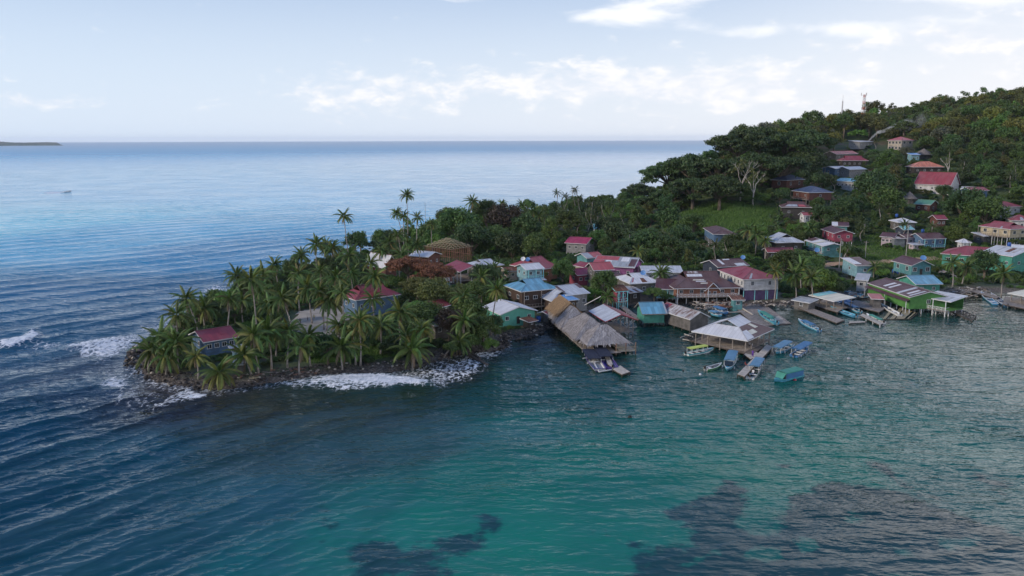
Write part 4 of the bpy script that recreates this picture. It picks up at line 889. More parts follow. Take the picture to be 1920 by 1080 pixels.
H('long building with a teal roof and white windows in the trees', (1566, 339), (1606, 341), depth=9, ze=5, rise=1.6, roof='blue', wall='w_white', wins=(5, 1))
H('tan three storey building with a red brown roof near the smoke', (1663, 263), (1691, 263), depth=12, ze=8, rise=2.5, kind='hip', roof='pinkred', wall='w_beige', wins=(4, 2), win2=True, wsize=(1.8, 1.8))
H('white building with a flat grey roof beside the rising smoke', (1614, 266), (1640, 265.5), depth=9, ze=4.5, rise=1, kind='shed', roof='galv', wall='w_grey', wins=(4, 1))
H('white roofed annex right of the red hall', (1800, 354), (1832, 355), depth=8, ze=4.5, rise=1.0, roof='white', wall='w_white', wins=(2, 1))
H('small blue walled house with a red roof right of the red hall', (1823, 358), (1856, 357), depth=8, ze=5, rise=1.6, roof='red', wall='w_blue', wins=(2, 1))
H('house with a low grey blue hipped roof in front of the red hall', (1793, 365), (1845, 366), depth=10, ze=4.5, rise=1.8, kind='hip', roof='grey', wall='w_gwood', wins=(3, 1))
H('brown cabin with a faded green roof in the hillside trees', (1713, 382), (1745, 384), depth=9, ze=4.5, rise=2, roof='tgreen', wall='w_red', wins=(2, 1))
H('house with a red hipped roof at the right edge of the hillside', (1877, 388), (1918, 387), depth=11, ze=4.5, rise=2.2, kind='hip', roof='red', wall='w_white', wins=(2, 1))
H('small red roof in the trees above the blue house', (1756, 411), (1778, 411), depth=8, ze=4.5, rise=1.6, roof='red', wall='w_red', wins=(2, 1))
H('white roofed house in the trees above the pink house', (1684, 417), (1720, 417), depth=10, ze=4.5, rise=1.6, kind='hip', roof='white', wall='w_gwood', wins=(2, 1))
H('tiny blue gabled house directly above the pink house', (1694, 431), (1716, 430), depth=6, ze=4.6, rise=1.4, roof='aqua', wall='w_navy', wins=(1, 1))
H('red roofed house cut by the right edge of the picture', (1896, 413), (1940, 414), depth=11, ze=5, rise=2.2, kind='hip', roof='red', wall='w_white', wins=(3, 1))
H('red roofed house at the edge of the palm forest behind the village', (1058, 455), (1100, 457.5), depth=12, ze=5.5, zf=1.5, rise=2.0, roof='crimson', wall='w_grey', wins=(3, 1), post='white')
H('teal roofed beach house glimpsed through the forest', (1113, 429), (1132, 429), depth=9, ze=5, rise=2, roof='aqua', wall='w_white', wins=(2, 1))
H('cream roofed jetty shelter at the right edge of the water', (1889, 549), (1935, 558), depth=10, ze=3.6, zf=1.1, rise=.8, kind='shed', roof='cream', wall='w_dark', open_=True, z0=0, name='jetty_shelter', cat='jetty shelter')
for (px, py, r_, h_, lab) in ((1731, 296, 17, 6.5, 'thatched cone roof hut beside the pale blue box house'), (1704, 380, 14, 6, 'grey thatched cone hut in the hillside trees above the green roof')):
    p = P(px, py); rr = r_ / F * p.y; root = empty('thatched_hut', p, 0, lab, 'hut'); mb = MB(); n_ = 14
    ring = [(rr * math.cos(6.283 * k / n_) * rnd.uniform(.92, 1.05), rr * math.sin(6.283 * k / n_), h_ * .35) for k in range(n_)]
    for k in range(n_): mb.poly([ring[k], ring[(k + 1) % n_], (0, 0, h_)])
    mb.poly(ring[::-1]); mb.build('thatch', paint('old_thatch', (.19, .165, .15), .95, .3, 1.2), root)
    mb = MB(); mb.tube([(0, 0, -1), (0, 0, h_ * .36)], [rr * .7, rr * .7], 10); mb.build('wall', C_['w_gwood'], root); FOOT.append((p.x, p.y, rr))
    RECTS.append((px - r_, py - h_ * 2.4, px + r_, py - 3, p.length))

# ---- unfinished timber roof
def timber_frame():
    ze = 6.; A, B, Cc = (794, 461.5), (846, 468), (876, 460.5); zg = P(820, 464, ze).z; a, b, c = (onz(*q, zg + ze) for q in (A, B, Cc))
    ab = b - a; rz = math.atan2(ab.y, ab.x); nrm = Vector((-math.sin(rz), math.cos(rz), 0)); w = ab.length; l = abs((c - b).dot(nrm)); ctr = (a + b) / 2 + nrm * l / 2
    root = empty('unfinished_house', (ctr.x, ctr.y, zg), rz, 'unfinished house frame with a bare timber hipped roof skeleton', 'house frame'); FOOT.append((ctr.x, ctr.y, w * .6)); RECTS.append((792, 447, 876, 474, ctr.length))
    S = slopes(w, l, ze, 3.3, 'hip', 'x')
    for s in S:
        s = [Vector(q) for q in s]; n_ = max(3, int((s[1] - s[0]).length / 1.7))
        for k in range(n_ + 1):
            u = k / n_; e = s[0].lerp(s[1], u)
            # rafters run straight up until they meet the hip
            ex = (s[1] - s[0]).normalized(); L = (s[1] - s[0]).length; lo = (s[3] - s[0]).dot(ex); hi = (s[2] - s[0]).dot(ex); d = u * L
            up0 = (s[3] - s[0]) - ex * lo; f = 1 if lo <= d <= hi else (d / lo if d < lo else (L - d) / (L - hi))
            if f > .08: link('rafter', MB().bar(e, e + up0 * f, .12, .2).mesh('rafter', wood_y), None, root)
        for k in range(6):
            t_ = k / 6.; link('batten', MB().bar(s[0].lerp(s[3], t_) + Vector((0, 0, .12)), s[1].lerp(s[2], t_) + Vector((0, 0, .12)), .13, .11).mesh('batten', wood_y), None, root)
    MB().bar(S[0][3], S[0][2], .16, .25).build('ridge_beam', wood_y, root)
    wb = MB()
    for k in range(14):
        for yy in (-1, 1): wb.bar((-w / 2 + .5 + (w - 1) * k / 13, yy * (l / 2 - .5), -.5), (-w / 2 + .5 + (w - 1) * k / 13, yy * (l / 2 - .5), ze), .14)
        for xx in (-1, 1): wb.bar((xx * (w / 2 - .5), -l / 2 + .5 + (l - 1) * k / 13, -.5), (xx * (w / 2 - .5), -l / 2 + .5 + (l - 1) * k / 13, ze), .14)
    for zz in (2.8, ze - .15):
        for yy in (-1, 1): wb.bar((-w / 2 + .5, yy * (l / 2 - .5), zz), (w / 2 - .5, yy * (l / 2 - .5), zz), .16)
        for xx in (-1, 1): wb.bar((xx * (w / 2 - .5), -l / 2 + .5, zz), (xx * (w / 2 - .5), l / 2 - .5, zz), .16)
    wb.build('wall_frame', wood_red, root)
timber_frame()

# ---- thatched jetty house
thatch_m, t_, b_ = newmat('palm_thatch'); ge_ = t_.n('ShaderNodeNewGeometry').outputs['Random Per Island']; ob_ = t_.n('ShaderNodeTexCoord').outputs['Object']
cc_ = t_.mix(ge_, (.17, .155, .155), (.50, .47, .47)); cc_ = t_.mix(t_.ramp(t_.noise(ob_, .3, 4, .6), .35, .7, 0, .5), cc_, (.21, .19, .185)); t_.set(b_.inputs['Base Color'], cc_); b_.inputs['Roughness'].default_value = .95
thatch_n, t_, b_ = newmat('newer_brown_thatch'); ge_ = t_.n('ShaderNodeNewGeometry').outputs['Random Per Island']; t_.set(b_.inputs['Base Color'], t_.mix(ge_, (.17, .11, .06), (.40, .27, .15))); b_.inputs['Roughness'].default_value = .95
def thatch_slope(corners, seed, dens=11):
    """shingled straw tufts over a slope, [eaveL, eaveR, ridgeR, ridgeL]"""
    r = np.random.RandomState(seed); s = [np.array(c, float) for c in corners]; V = []; Fc = []
    area = np.linalg.norm(np.cross(s[1] - s[0], s[3] - s[0])) * .5 + np.linalg.norm(np.cross(s[2] - s[1], s[3] - s[1])) * .5
    n_ = int(area * dens)
    for i in range(n_):
        u, v_ = r.rand(2); e = s[0] + (s[1] - s[0]) * u; t0 = s[3] + (s[2] - s[3]) * u; p = e + (t0 - e) * v_
        dn = (e - t0); dn /= np.linalg.norm(dn) + 1e-6; ex = s[1] - s[0]; ex /= np.linalg.norm(ex); nn = np.cross(ex, -dn); nn *= np.sign(nn[2]) / (np.linalg.norm(nn) + 1e-9)
        ln = r.uniform(.5, 1.1); wd = r.uniform(.05, .13); sk = ex * r.uniform(-.3, .3)
        a = p + nn * (.06 + r.rand() * .10); b = p + dn * ln + sk + nn * (.0 + r.rand() * .14)
        V += [a - ex * wd, a + ex * wd, b + ex * wd * .6, b - ex * wd * .6]; Fc.append([4 * i, 4 * i + 1, 4 * i + 2, 4 * i + 3])
    return np.array(V), np.array(Fc)
def thatch_roof(root, S, seed, mat, dens=11):
    base = MB()
    for s in S: base.slab(s if (Vector(s[2]) - Vector(s[3])).length > .05 else s[:3], .22)
    ro = base.build('thatched_roof', mat, root)
    Vs = []; Fs = []; n_ = 0
    for k, s in enumerate(S):
        V, Fc = thatch_slope(s, seed + k, dens); Vs.append(V); Fs.append(Fc + n_); n_ += len(V)
    tag(link('straw', npmesh('straw', np.concatenate(Vs), np.concatenate(Fs), mat), None, ro), kind='stuff')
def jetty_house():
    p0 = onz(1063, 584, 4.); p1 = onz(1128, 635, 4.); ax = (p1 - p0); L = ax.length; rz = math.atan2(ax.y, ax.x) + math.pi / 2      # local -y points to the outer end
    root = empty('thatched_jetty_house', (p0.x, p0.y, 0), rz, 'long thatched house with three joined roofs built on stilts over the water', 'thatched house'); c = 1
    def S_(xc, y0, y1, w, ze, rise, ridge='y', kind='hip'):
        sl = slopes(w, y1 - y0, ze, rise, kind, ridge) if ridge == 'x' else slopes(w, y1 - y0, ze, rise, kind, 'y')
        return [[(p[0] + xc, p[1] - (y0 + y1) / 2, p[2]) for p in s] for s in sl]
    L3 = L
    thatch_roof(root, S_(-.9, -4, 14, 9.0, 3.1, 4.2), 10, thatch_m)
    # newer brown thatch over the far end
    S0 = S_(-.9, -4.6, 7.0, 7.6, 4.4, 3.5, kind='gable'); thatch_roof(root, S0, 20, thatch_n, 12)
    thatch_roof(root, S_(.3, 10, L3 - 4.5, 11.0, 2.9, 4.1), 30, thatch_m)
    thatch_roof(root, S_(1.6, L3 - 8.5, L3 + .8, 11.0, 2.8, 3.6, 'x'), 40, thatch_m)
    mb = MB(); mb.box((0, -L / 2 + 1, 1.05), (8, L + 7, .16)); mb.build('deck', wood_g, root)
    mb = MB(); mb.box((0, -L * .36, 2.1), (6.6, L * .72, 2.0)); mb.build('wall', C_['w_gwood'], root)
    mb = MB(); y_ = -L3 - 1.4
    mb.box((5.6, y_ + 3, 1.05), (5.0, 6.0, .16)); mb.build('terrace_floor', wood_l, root)
    mb = MB()
    for k in range(11): mb.bar((3.2 + k * .48, y_, 1.1), (3.2 + k * .48, y_, 2.0), .06)
    for zz in (1.25, 2.0): mb.bar((3.1, y_, zz), (8.1, y_, zz), .09); mb.bar((8.1, y_, zz), (8.1, y_ + 5, zz), .09)
    mb.build('railing', wood_y, root)
    for k in range(10):
        for x_ in (-3.6, 3.6): link('post', post_mesh(.2, 4.2, wood_d), None, root, loc=(x_, 3 - k * (L + 3) / 9, 2.9))
    for x_ in (3.2, 5.6, 8.0): link('post', post_mesh(.2, 5.0, wood_red), None, root, loc=(x_, y_ + .1, 3.0))
    for x_ in (3.2, 5.6, 8.0): link('post', post_mesh(.2, 3.0, trim_w), None, root, loc=(x_, y_ + .1 + 2.2, 1.0))
    FOOT.append((p0.x, p0.y, 8)); FOOT.append(((p0.x + p1.x) / 2, (p0.y + p1.y) / 2, 9)); RECTS.append((1030, 565, 1178, 655, p0.length))
jetty_house()

# ---- masts
def lattice(label, px, py0, py1, wb, wt, antenna=True, red=True):
    p = P(px, py0); d = math.hypot(p.x, p.y); h = proj(p.x, p.y, p.z)[1]; hh = (h - py1) / F * d
    root = empty('radio_mast', p, .4, label, 'radio mast'); ns = 12; rm_ = paint('mast_red', (.42, .10, .08), .6, .1); wm_ = paint('mast_white', (.62, .60, .60), .6, .1)
    for s in range(ns):
        mb = MB(); z0, z1 = hh * s / ns, hh * (s + 1) / ns; w0, w1 = wb + (wt - wb) * s / ns, wb + (wt - wb) * (s + 1) / ns
        c0 = [(x * w0, y * w0, z0) for x, y in ((-.5, -.5), (.5, -.5), (.5, .5), (-.5, .5))]; c1 = [(x * w1, y * w1, z1) for x, y in ((-.5, -.5), (.5, -.5), (.5, .5), (-.5, .5))]
        for k in range(4): j = (k + 1) % 4; mb.bar(c0[k], c1[k], .22); mb.bar(c0[k], c1[j], .12); mb.bar(c0[j], c1[k], .12); mb.bar(c1[k], c1[j], .12)
        mb.build('mast_section', rm_ if s % 2 and red else wm_, root)
    if antenna:
        for k in range(3):
            a = k * 2.1 + .3; mb = MB(); x, y = math.cos(a) * 2.6, math.sin(a) * 2.6; mb.bar((0, 0, hh - 1.2), (x, y, hh - .2), .18); mb.box((x, y, hh + .4), (.55, .4, 2.4), a); mb.build('antenna', wm_, root)
    else: MB().bar((0, 0, hh), (0, 0, hh + 5), .2).build('antenna', wm_, root)
    return root
lattice('red and white lattice radio mast on the wooded hilltop', 1616, 246, 186, 2.6, 1.3)
lattice('thin pale mast left of the red and white one on the hilltop', 1576, 246, 196, .9, .5, False, red=False)
def pole(label, px, py0, h, arm=True, mat=None, trans=False):
    p = P(px, py0); root = empty('utility_pole', p, rnd.uniform(0, 3), label, 'utility pole'); mb = MB(); mb.tube([(0, 0, -.5), (0, 0, h)], [.17, .11], 8); mb.build('pole', mat or concrete, root)
    if arm: MB().box((0, 0, h - .5), (1.9, .12, .14)).build('crossarm', wood_g, root)
    if trans: MB().tube([(.4, 0, h - 2.2), (.4, 0, h - 1.)], [.3, .3], 8).build('transformer', C_['w_grey'], root)
pole('tall concrete utility pole with a grey transformer by the dirt path', 1573, 503, 11.5, trans=True)
pole('tall utility pole in front of the pink house', 1698, 487, 14)
pole('short utility pole beside the footpath on the grassy slope', 1622, 484, 7)
pole('pole standing beside the grey white roofed house', 1434, 486, 9, False)
pole('thin pole in front of the thin roofed cream house', 1868, 470, 9, False)
pole('thin pale post on the beach side behind the palms', 798, 425, 14, False)
def dish(label, px, py, h, r=.9, m_=None):
    """h = height of the dish above the ground"""
    p = P(px, py, h); root = empty('satellite_dish', (p.x, p.y, p.z + h), 0, label, 'satellite dish'); mb = MB(); n_ = 12; dr = Vector((-.25, -.75, .6)).normalized(); q = dr.to_track_quat('Z', 'Y')
    for i in range(3):
        r0, r1 = r * i / 3, r * (i + 1) / 3
        for k in range(n_):
            a, b = 6.2832 * k / n_, 6.2832 * (k + 1) / n_
            mb.poly([q @ Vector((rr * math.cos(t), rr * math.sin(t), (rr / r) ** 2 * .3)) for rr, t in ((r0, a), (r1, a), (r1, b), (r0, b))])
    mb.build('reflector', m_ or dish_m, root); MB().bar((0, 0, 0), (0, .1, -1.4), .1).bar((0, 0, 0), tuple(q @ Vector((0, 0, .8))), .05).build('mount', C_['w_grey'], root)
NH = len(FOOT)
dish('blue satellite dish on the white roof with the rust coloured panel', 1206, 512, 6.6)
dish('blue satellite dish on the dark maroon patched roof', 1393, 483, 5.8)
dish('blue satellite dish between the coconut palm and the grey roofed building', 1188, 487, 5.)
dish('blue satellite dish beside the teal blue house with framed windows', 1731, 484, 4.5, 1.1)
dish('small blue satellite dish behind the light blue two storey house', 990, 487, 9.5, .8)
dish('grey white satellite dish left of the light blue two storey house', 981, 486, 9.8, .8, trim_w)
dish('blue satellite dish on the wall of the blue and teal striped roof house', 1532, 469, 2.5, 1.1)
def tank(label, px, py, h=0):
    p = P(px, py, h); root = empty('water_tank', (p.x, p.y, p.z + h), 0, label, 'water tank'); MB().tube([(0, 0, 0), (0, 0, 1.3), (0, 0, 1.55)], [.65, .65, .35], 12).build('barrel', tank_m, root, True); MB().tube([(0, 0, 1.55), (0, 0, 1.68)], [.24, .22], 10).build('lid', black_m, root)
for px, py, h, lb in ((1010, 603, 0, 'blue water barrel beside the tiny dark shack'), (1223, 475, 0, 'blue water tank in the trees behind the grey roofed building'), (1122, 461, 0, 'blue water tank right of the crimson roofed house'), (1503, 379, 0, 'blue water tank under the lower wooden lodge'), (1676, 512, 0, 'left blue barrel beneath the teal blue house'), (1684, 514, 0, 'right blue barrel beneath the teal blue house'), (1488, 461, 2, 'light blue tank under the grey white hipped roof'), (1681, 407, 4, 'blue tank beside the white roofed house in the trees'), (1730, 436, 4, 'blue tank beside the blue house with the maroon roof'), (1892, 462, 8, 'dark blue tank on the silver roofs'), (1903, 508, 0, 'blue barrel behind the teal wall at the right edge')): tank(lb, px, py, h)

# power lines between the poles of the slope
def wire(label, pts):
    W = [P(px, py) + Vector((0, 0, h)) for px, py, h in pts]; root = empty('power_line', W[0], 0, label, 'power line'); o = W[0]
    for off in (-.6, .6):
        mb = MB()
        for a, b in zip(W[:-1], W[1:]):
            q = [a.lerp(b, k / 8) + Vector((off, 0, -1.6 * 4 * (k / 8) * (1 - k / 8))) - o for k in range(9)]
            for p_, r2 in zip(q[:-1], q[1:]): mb.bar(p_, r2, .05)
        mb.build('cable', black_m, root)
wire('sagging power cables strung between the poles along the dirt path', [(1434, 486, 8.5), (1573, 503, 11), (1622, 484, 6.8), (1698, 487, 13.5), (1868, 470, 8.5)])
# ================================================================== BOATS
P_ = lambda n, c, r=.35: paint('boat_' + n, tuple((x * .85 + sum(c) / 3 * .15) * .85 for x in c), r, .12, 1.2, dirt=.12)
b_lblue = P_('light_blue', (.07, .42, .62)); b_aqua = P_('aqua', (.06, .50, .55)); b_white = P_('white', (.82, .84, .86)); b_blue = P_('blue', (.03, .20, .50)); b_green = P_('green', (.10, .36, .12)); b_grey = P_('grey', (.35, .37, .39))
b_purple = P_('purple', (.10, .05, .33)); b_mid = P_('mid_blue', (.05, .28, .55)); b_red = P_('red', (.50, .04, .05)); b_dk = P_('dark_blue', (.02, .07, .19)); deck_m = P_('deck_grey', (.22, .25, .29), .7); seat_m = P_('seat', (.09, .10, .13), .7)
cv = dict(navy=paint('canvas_navy', (.014, .02, .045), .8, .2), blue=paint('canvas_blue', (.05, .17, .34), .7, .2), steel=paint('canvas_steel_blue', (.10, .24, .38), .7, .2), green=paint('canvas_green', (.05, .25, .20), .75, .2), lime=paint('canvas_lime', (.52, .60, .14), .7, .15), cream=paint('canvas_cream', (.62, .58, .46), .7, .12))
def loft(secs, mats, mi_rows):
    mb = MB(); n = len(secs[0])
    for s in secs: mb.v += [tuple(p) for p in s]
    for i in range(len(secs) - 1):
        for k in range(n - 1):
            a = i * n + k; mb.f.append([a, a + 1, a + n + 1, a + n]); mb.mi.append(mi_rows[k])
    mb.f.append([k for k in range(n)][::-1]); mb.mi.append(mi_rows[0]); return mb
def boat(label, bow, stern, W=2.1, hull=b_lblue, low=None, stripe=None, can=None, canspan=(.2, .75), canh=1.75, seats=4, motor=True, cabin=False, windscreen=False, rot=0, z=0., name='boat', cat='boat', sides=None, group=None, inner=None, fenders=0, posts=True, canw=None):
    a = onz(*bow, .3 + z); b = onz(*stern, .3 + z); d = a - b; L = d.length; rz = math.atan2(d.y, d.x); c = (a + b) / 2
    root = empty(name, (c.x, c.y, z), rz, label, cat, group); inner = inner or hull; N = 13; low = low or hull; stripe = stripe or hull
    secs = []; ins = []
    for i in range(N):
        u = i / (N - 1); x = -L / 2 + L * u; f = 1 if u < .45 else max(0.02, 1 - ((u - .45) / .55) ** 2.3); f *= (.88 + .12 * min(1, u / .3)); hw = W / 2 * f
        sh = .62 + .40 * max(0, (u - .35) / .65) ** 2 + .05 * (1 - u); kz = -.25 + .55 * max(0, (u - .72) / .28) ** 2; cw = hw * (.78 - .25 * max(0, u - .5))
        xo = x + (.25 * (sh - .6) if u > .9 else 0)
        g = lambda yy, zz, xx=xo: (xx, yy, zz)
        mid = kz + (sh - kz) * .35; st = kz + (sh - kz) * .78
        secs.append([g(-hw, sh), g(-hw * .985, st), g(-cw, mid), g(0, kz), g(cw, mid), g(hw * .985, st), g(hw, sh)])
        iw = max(.01, hw - .09); ins.append([(xo - .03, -iw, sh), (xo - .03, -iw * .96, .16 if u < .9 else sh - .15), (xo - .03, iw * .96, .16 if u < .9 else sh - .15), (xo - .03, iw, sh)])
    hm = loft(secs, None, [2, 0, 1, 1, 0, 2])
    hu = hm.build('hull', [hull, low, stripe], root, True)
    im = MB(); n = 4
    for s in ins: im.v += s
    for i in range(N - 1):
        for k in range(3): q = i * n + k; im.f.append([q, q + n, q + n + 1, q + 1]); im.mi.append(1 if k == 1 else 0)
    im.f.append([0, 1, 2, 3]); im.mi.append(0); im.build('inner_hull', [inner, deck_m if inner is hull else inner], hu)
    gm = MB(); 
    for sg in (0, 6):
        pts = [s[sg] for s in secs]
        for p, q in zip(pts[:-1], pts[1:]): gm.bar(p, q, .11, .08)
    gm.bar(secs[0][0], secs[0][6], .12, .1); gm.build('gunwale', stripe if stripe is not hull else b_white, hu)
    fd = MB(); k0 = int(N * .78)
    fdp = [secs[k][0] for k in range(k0, N)] + [secs[k][6] for k in range(N - 1, k0 - 1, -1)]; fd.poly([(p[0] - .04, p[1] * .9, p[2] + .0) for p in fdp]); fd.build('foredeck', inner, hu)
    for k in range(seats):
        x = -L * .34 + L * .56 * (k + .5) / seats; link('seat', box_mesh('seat', (.42, round(W * .84, 1), .12), seat_m if k % 2 else b_white), None, root, loc=(x, 0, .46))
    if motor:
        mr = MB().box((-L / 2 - .32, 0, 1.0), (.5, .36, .55), top=.75).build('outboard_motor', black_m, root); MB().box((-L / 2 - .3, 0, .35), (.2, .14, 1.0)).build('motor_leg', b_grey, mr); MB().box((-L / 2 - .35, 0, .76), (.42, .32, .07)).build('cowl_band', b_white, mr)
    if can:
        x0 = -L / 2 + L * canspan[0]; x1 = -L / 2 + L * canspan[1]; w = (canw or W * .96) / 2; mb = MB(); n = 6; rows = []
        for xx in np.linspace(x0, x1, 5):
            rows.append([(xx, -w * math.cos(math.pi * k / n), canh + .16 * math.sin(math.pi * k / n) ** .7) for k in range(n + 1)])
        for dz in (0, -.07):
            for i in range(4):
                for k in range(n):
                    q = [rows[i][k], rows[i][k + 1], rows[i + 1][k + 1], rows[i + 1][k]]; q = [(p[0], p[1], p[2] + dz) for p in q]; mb.poly(q if dz else q[::-1])
        mb.bar((x0, -w, canh - .05), (x1, -w, canh - .05), .07, .12); mb.bar((x0, w, canh - .05), (x1, w, canh - .05), .07, .12); mb.bar((x0, -w, canh - .02), (x0, w, canh - .02), .07, .1); mb.bar((x1, -w, canh - .02), (x1, w, canh - .02), .07, .1)
        mb.build('canopy', cv[can], root)
        if posts:
            for xx in np.linspace(x0 + .1, x1 - .1, 4 if x1 - x0 > 3.5 else 3):
                for sg in (-1, 1): link('canopy_post', post_mesh(.07, canh - .6, b_white), None, root, loc=(xx, sg * (w - .06), canh))
        if sides:
            for sg in (-1, 1): MB().box(((x0 + x1) / 2, sg * (w - .02), (canh + .7) / 2), (x1 - x0 - .1, .05, canh - .7)).build('side_curtain', cv[sides], root)
            MB().slab([(x1, -w, canh), (x1, w, canh), (x1 + .8, w * .8, .95), (x1 + .8, -w * .8, .95)][::-1], .05).build('front_curtain', cv[can], root)
    if windscreen:
        x1 = -L / 2 + L * canspan[1]; w = W * .42
        MB().slab([(x1 + .05, -w, canh - .15), (x1 + .05, w, canh - .15), (x1 + .75, w * .85, .9), (x1 + .75, -w * .85, .9)][::-1], .04).build('windscreen', glass_m, root)
    for k in range(fenders):
        x = -L * .35 + L * .6 * k / max(1, fenders - 1)
        for sg in (-1, 1): link('fender', pmesh('fender', lambda: MB().tube([(0, 0, -.3), (0, 0, -.2), (0, 0, .2), (0, 0, .3)], [.05, .13, .13, .05], 7).mesh('fender', trim_w, True)), None, root, loc=(x, sg * (W / 2 + .12), .35))
    return root
G = 'boats moored round the jetty building'
boat('left grey and white boat with a purple stripe and navy canopy by the thatched jetty', (1101, 661), (1125, 694), 3.0, b_white, stripe=b_purple, can='navy', canspan=(.36, .93), canh=1.35, inner=b_grey, seats=1, motor=False, z=.3)
boat('right purple and white boat with an outboard motor and navy canopy by the thatched jetty', (1122, 657), (1148, 691), 3.0, b_white, stripe=b_purple, can='navy', canspan=(.36, .95), canh=1.45, inner=b_purple, seats=1, z=.3)
boat('aqua and white open boat with a lime yellow canopy', (1337, 657), (1287, 666), 2.1, b_white, low=b_aqua, stripe=b_aqua, can='lime', canspan=(.08, .72), canh=1.9, seats=5, canw=1.5)
boat('small green and grey rowing skiff beside the blue roofed boat', (1352, 686), (1323, 694), 1.5, b_green, can=None, seats=2, inner=b_grey, motor=True, name='skiff', cat='skiff')
boat('steel blue roofed boat with a rounded windscreen facing the camera', (1363, 696), (1374, 670), 2.3, b_lblue, can='steel', canspan=(.0, .72), canh=1.9, windscreen=True, fenders=2, seats=2)
boat('boat with a steel blue canopy and a man in white beside the plank jetty', (1424, 684), (1406, 710), 2.2, b_white, low=b_dk, stripe=b_grey, can='steel', canspan=(.38, 1.0), canh=1.9, seats=3, motor=True)
boat('big bright blue boat wrapped in a green tarpaulin roof with blue side curtains', (1452, 716), (1500, 704), 2.5, b_lblue, stripe=b_aqua, can='green', canspan=(.05, .74), canh=2.0, sides='blue', motor=True, seats=1)
boat('light blue boat with a flat blue roof left of the white and blue boat', (1455, 664), (1482, 648), 2.2, b_lblue, can='steel', canspan=(.2, 1.0), canh=1.9, fenders=2, seats=4, motor=False)
boat('white and blue passenger boat with a red stern and bright blue roof', (1515, 653), (1488, 669), 2.2, b_white, stripe=b_blue, low=b_dk, can='blue', canspan=(.12, .98), canh=1.9, fenders=3, seats=5, inner=b_blue)
boat('white boat with a cream canopy tied at the corner of the jetty building', (1424, 636), (1404, 658), 2.3, b_white, stripe=b_blue, can='cream', canspan=(.42, 1.0), canh=2.3, fenders=2, seats=3, motor=False, inner=b_dk)
boat('light blue open launch with a navy blue canopy crossing open water', (1497, 602), (1536, 621), 1.7, b_lblue, can='blue', canspan=(.25, .72), canh=1.3, seats=3, inner=b_mid, canw=1.3)
boat('aqua launch with a green canopy pulled up on the plank slipway', (1421, 585), (1456, 607), 1.9, b_aqua, stripe=b_lblue, can='green', canspan=(.18, .75), canh=1.3, seats=3, z=.55, canw=1.5, inner=b_lblue)
boat('left pale blue canopied launch beside the mottled roof boathouse', (1332, 588), (1350, 592), 2.0, b_lblue, can='steel', canspan=(.2, 1), canh=1.2, seats=1, motor=False, z=.4)
boat('right darker blue canopied launch beside the mottled roof boathouse', (1340, 580), (1361, 587), 2.0, b_blue, can='blue', canspan=(.1, .95), canh=1.3, seats=1, motor=False, z=.4)
boat('bright blue launch moored along the plank platform below the open canopy', (1557, 578), (1604, 594), 2.0, b_mid, stripe=b_lblue, low=b_blue, seats=4, z=.2, inner=b_lblue)
boat('launch with a long navy blue canopy behind the bright blue launch', (1570, 568), (1612, 586), 1.9, b_lblue, can='blue', canspan=(.15, .85), canh=1.4, seats=2)
boat('small dark blue covered boat under the right end of the open canopy', (1577, 563), (1598, 573), 1.9, b_dk, can='blue', canspan=(.1, .9), canh=1.2, seats=1, motor=False)
boat('small white boat with a green canopy beside the narrow jetty', (1625, 592), (1656, 607), 1.6, b_white, can='green', canspan=(.1, .75), canh=1.2, seats=3, canw=1.1)
boat('long white hull lying beside the plank shed', (1652, 573), (1687, 592), 1.7, b_white, seats=2, z=.3, inner=b_white)
boat('open light blue boat tied at the right bank left of the darker one', (1839, 550), (1866, 571), 2.0, b_lblue, seats=4, inner=b_mid, motor=False)
boat('darker blue boat tied at the right bank beside the jetty shelter', (1858, 553), (1889, 575), 2.0, b_mid, seats=4, inner=b_dk)
boat('blue boat squeezed between the green hut and the plank boathouse', (1255, 582), (1257, 598), 1.7, b_blue, can='blue', canspan=(.3, .9), canh=1.5, seats=1)
boat('tiny white speedboat far out on the open sea', (134, 358), (117, 360.5), 4, b_white, low=b_white, seats=1, motor=False, inner=b_white, stripe=b_white, name='speedboat', cat='speedboat')
def buoy(px, py, lab, m_, s=.3):
    p = onz(px, py, .1); q = Vector((0, 0, 0)); mb = MB(); mb.tube([(0, 0, -s), (0, 0, -s * .5), (0, 0, s * .5), (0, 0, s)], [s * .5, s, s, s * .5], 8); tag(mb.build('buoy', m_, None, True, loc=(p.x, p.y, .15)), lab, 'buoy')
buoy(1313, 703, 'small white mooring float left of the green skiff', trim_w); buoy(1281, 696, 'small dark float farther left of the green skiff', black_m, .22); buoy(1490, 714, 'red ball fender beside the green tarpaulin boat', b_red, .4)
buoy(1591, 674, 'pale grey float alone in the bay right of the moored boats', b_grey, .45); buoy(1181, 783, 'dark float in the open water below the thatched jetty', black_m, .4)

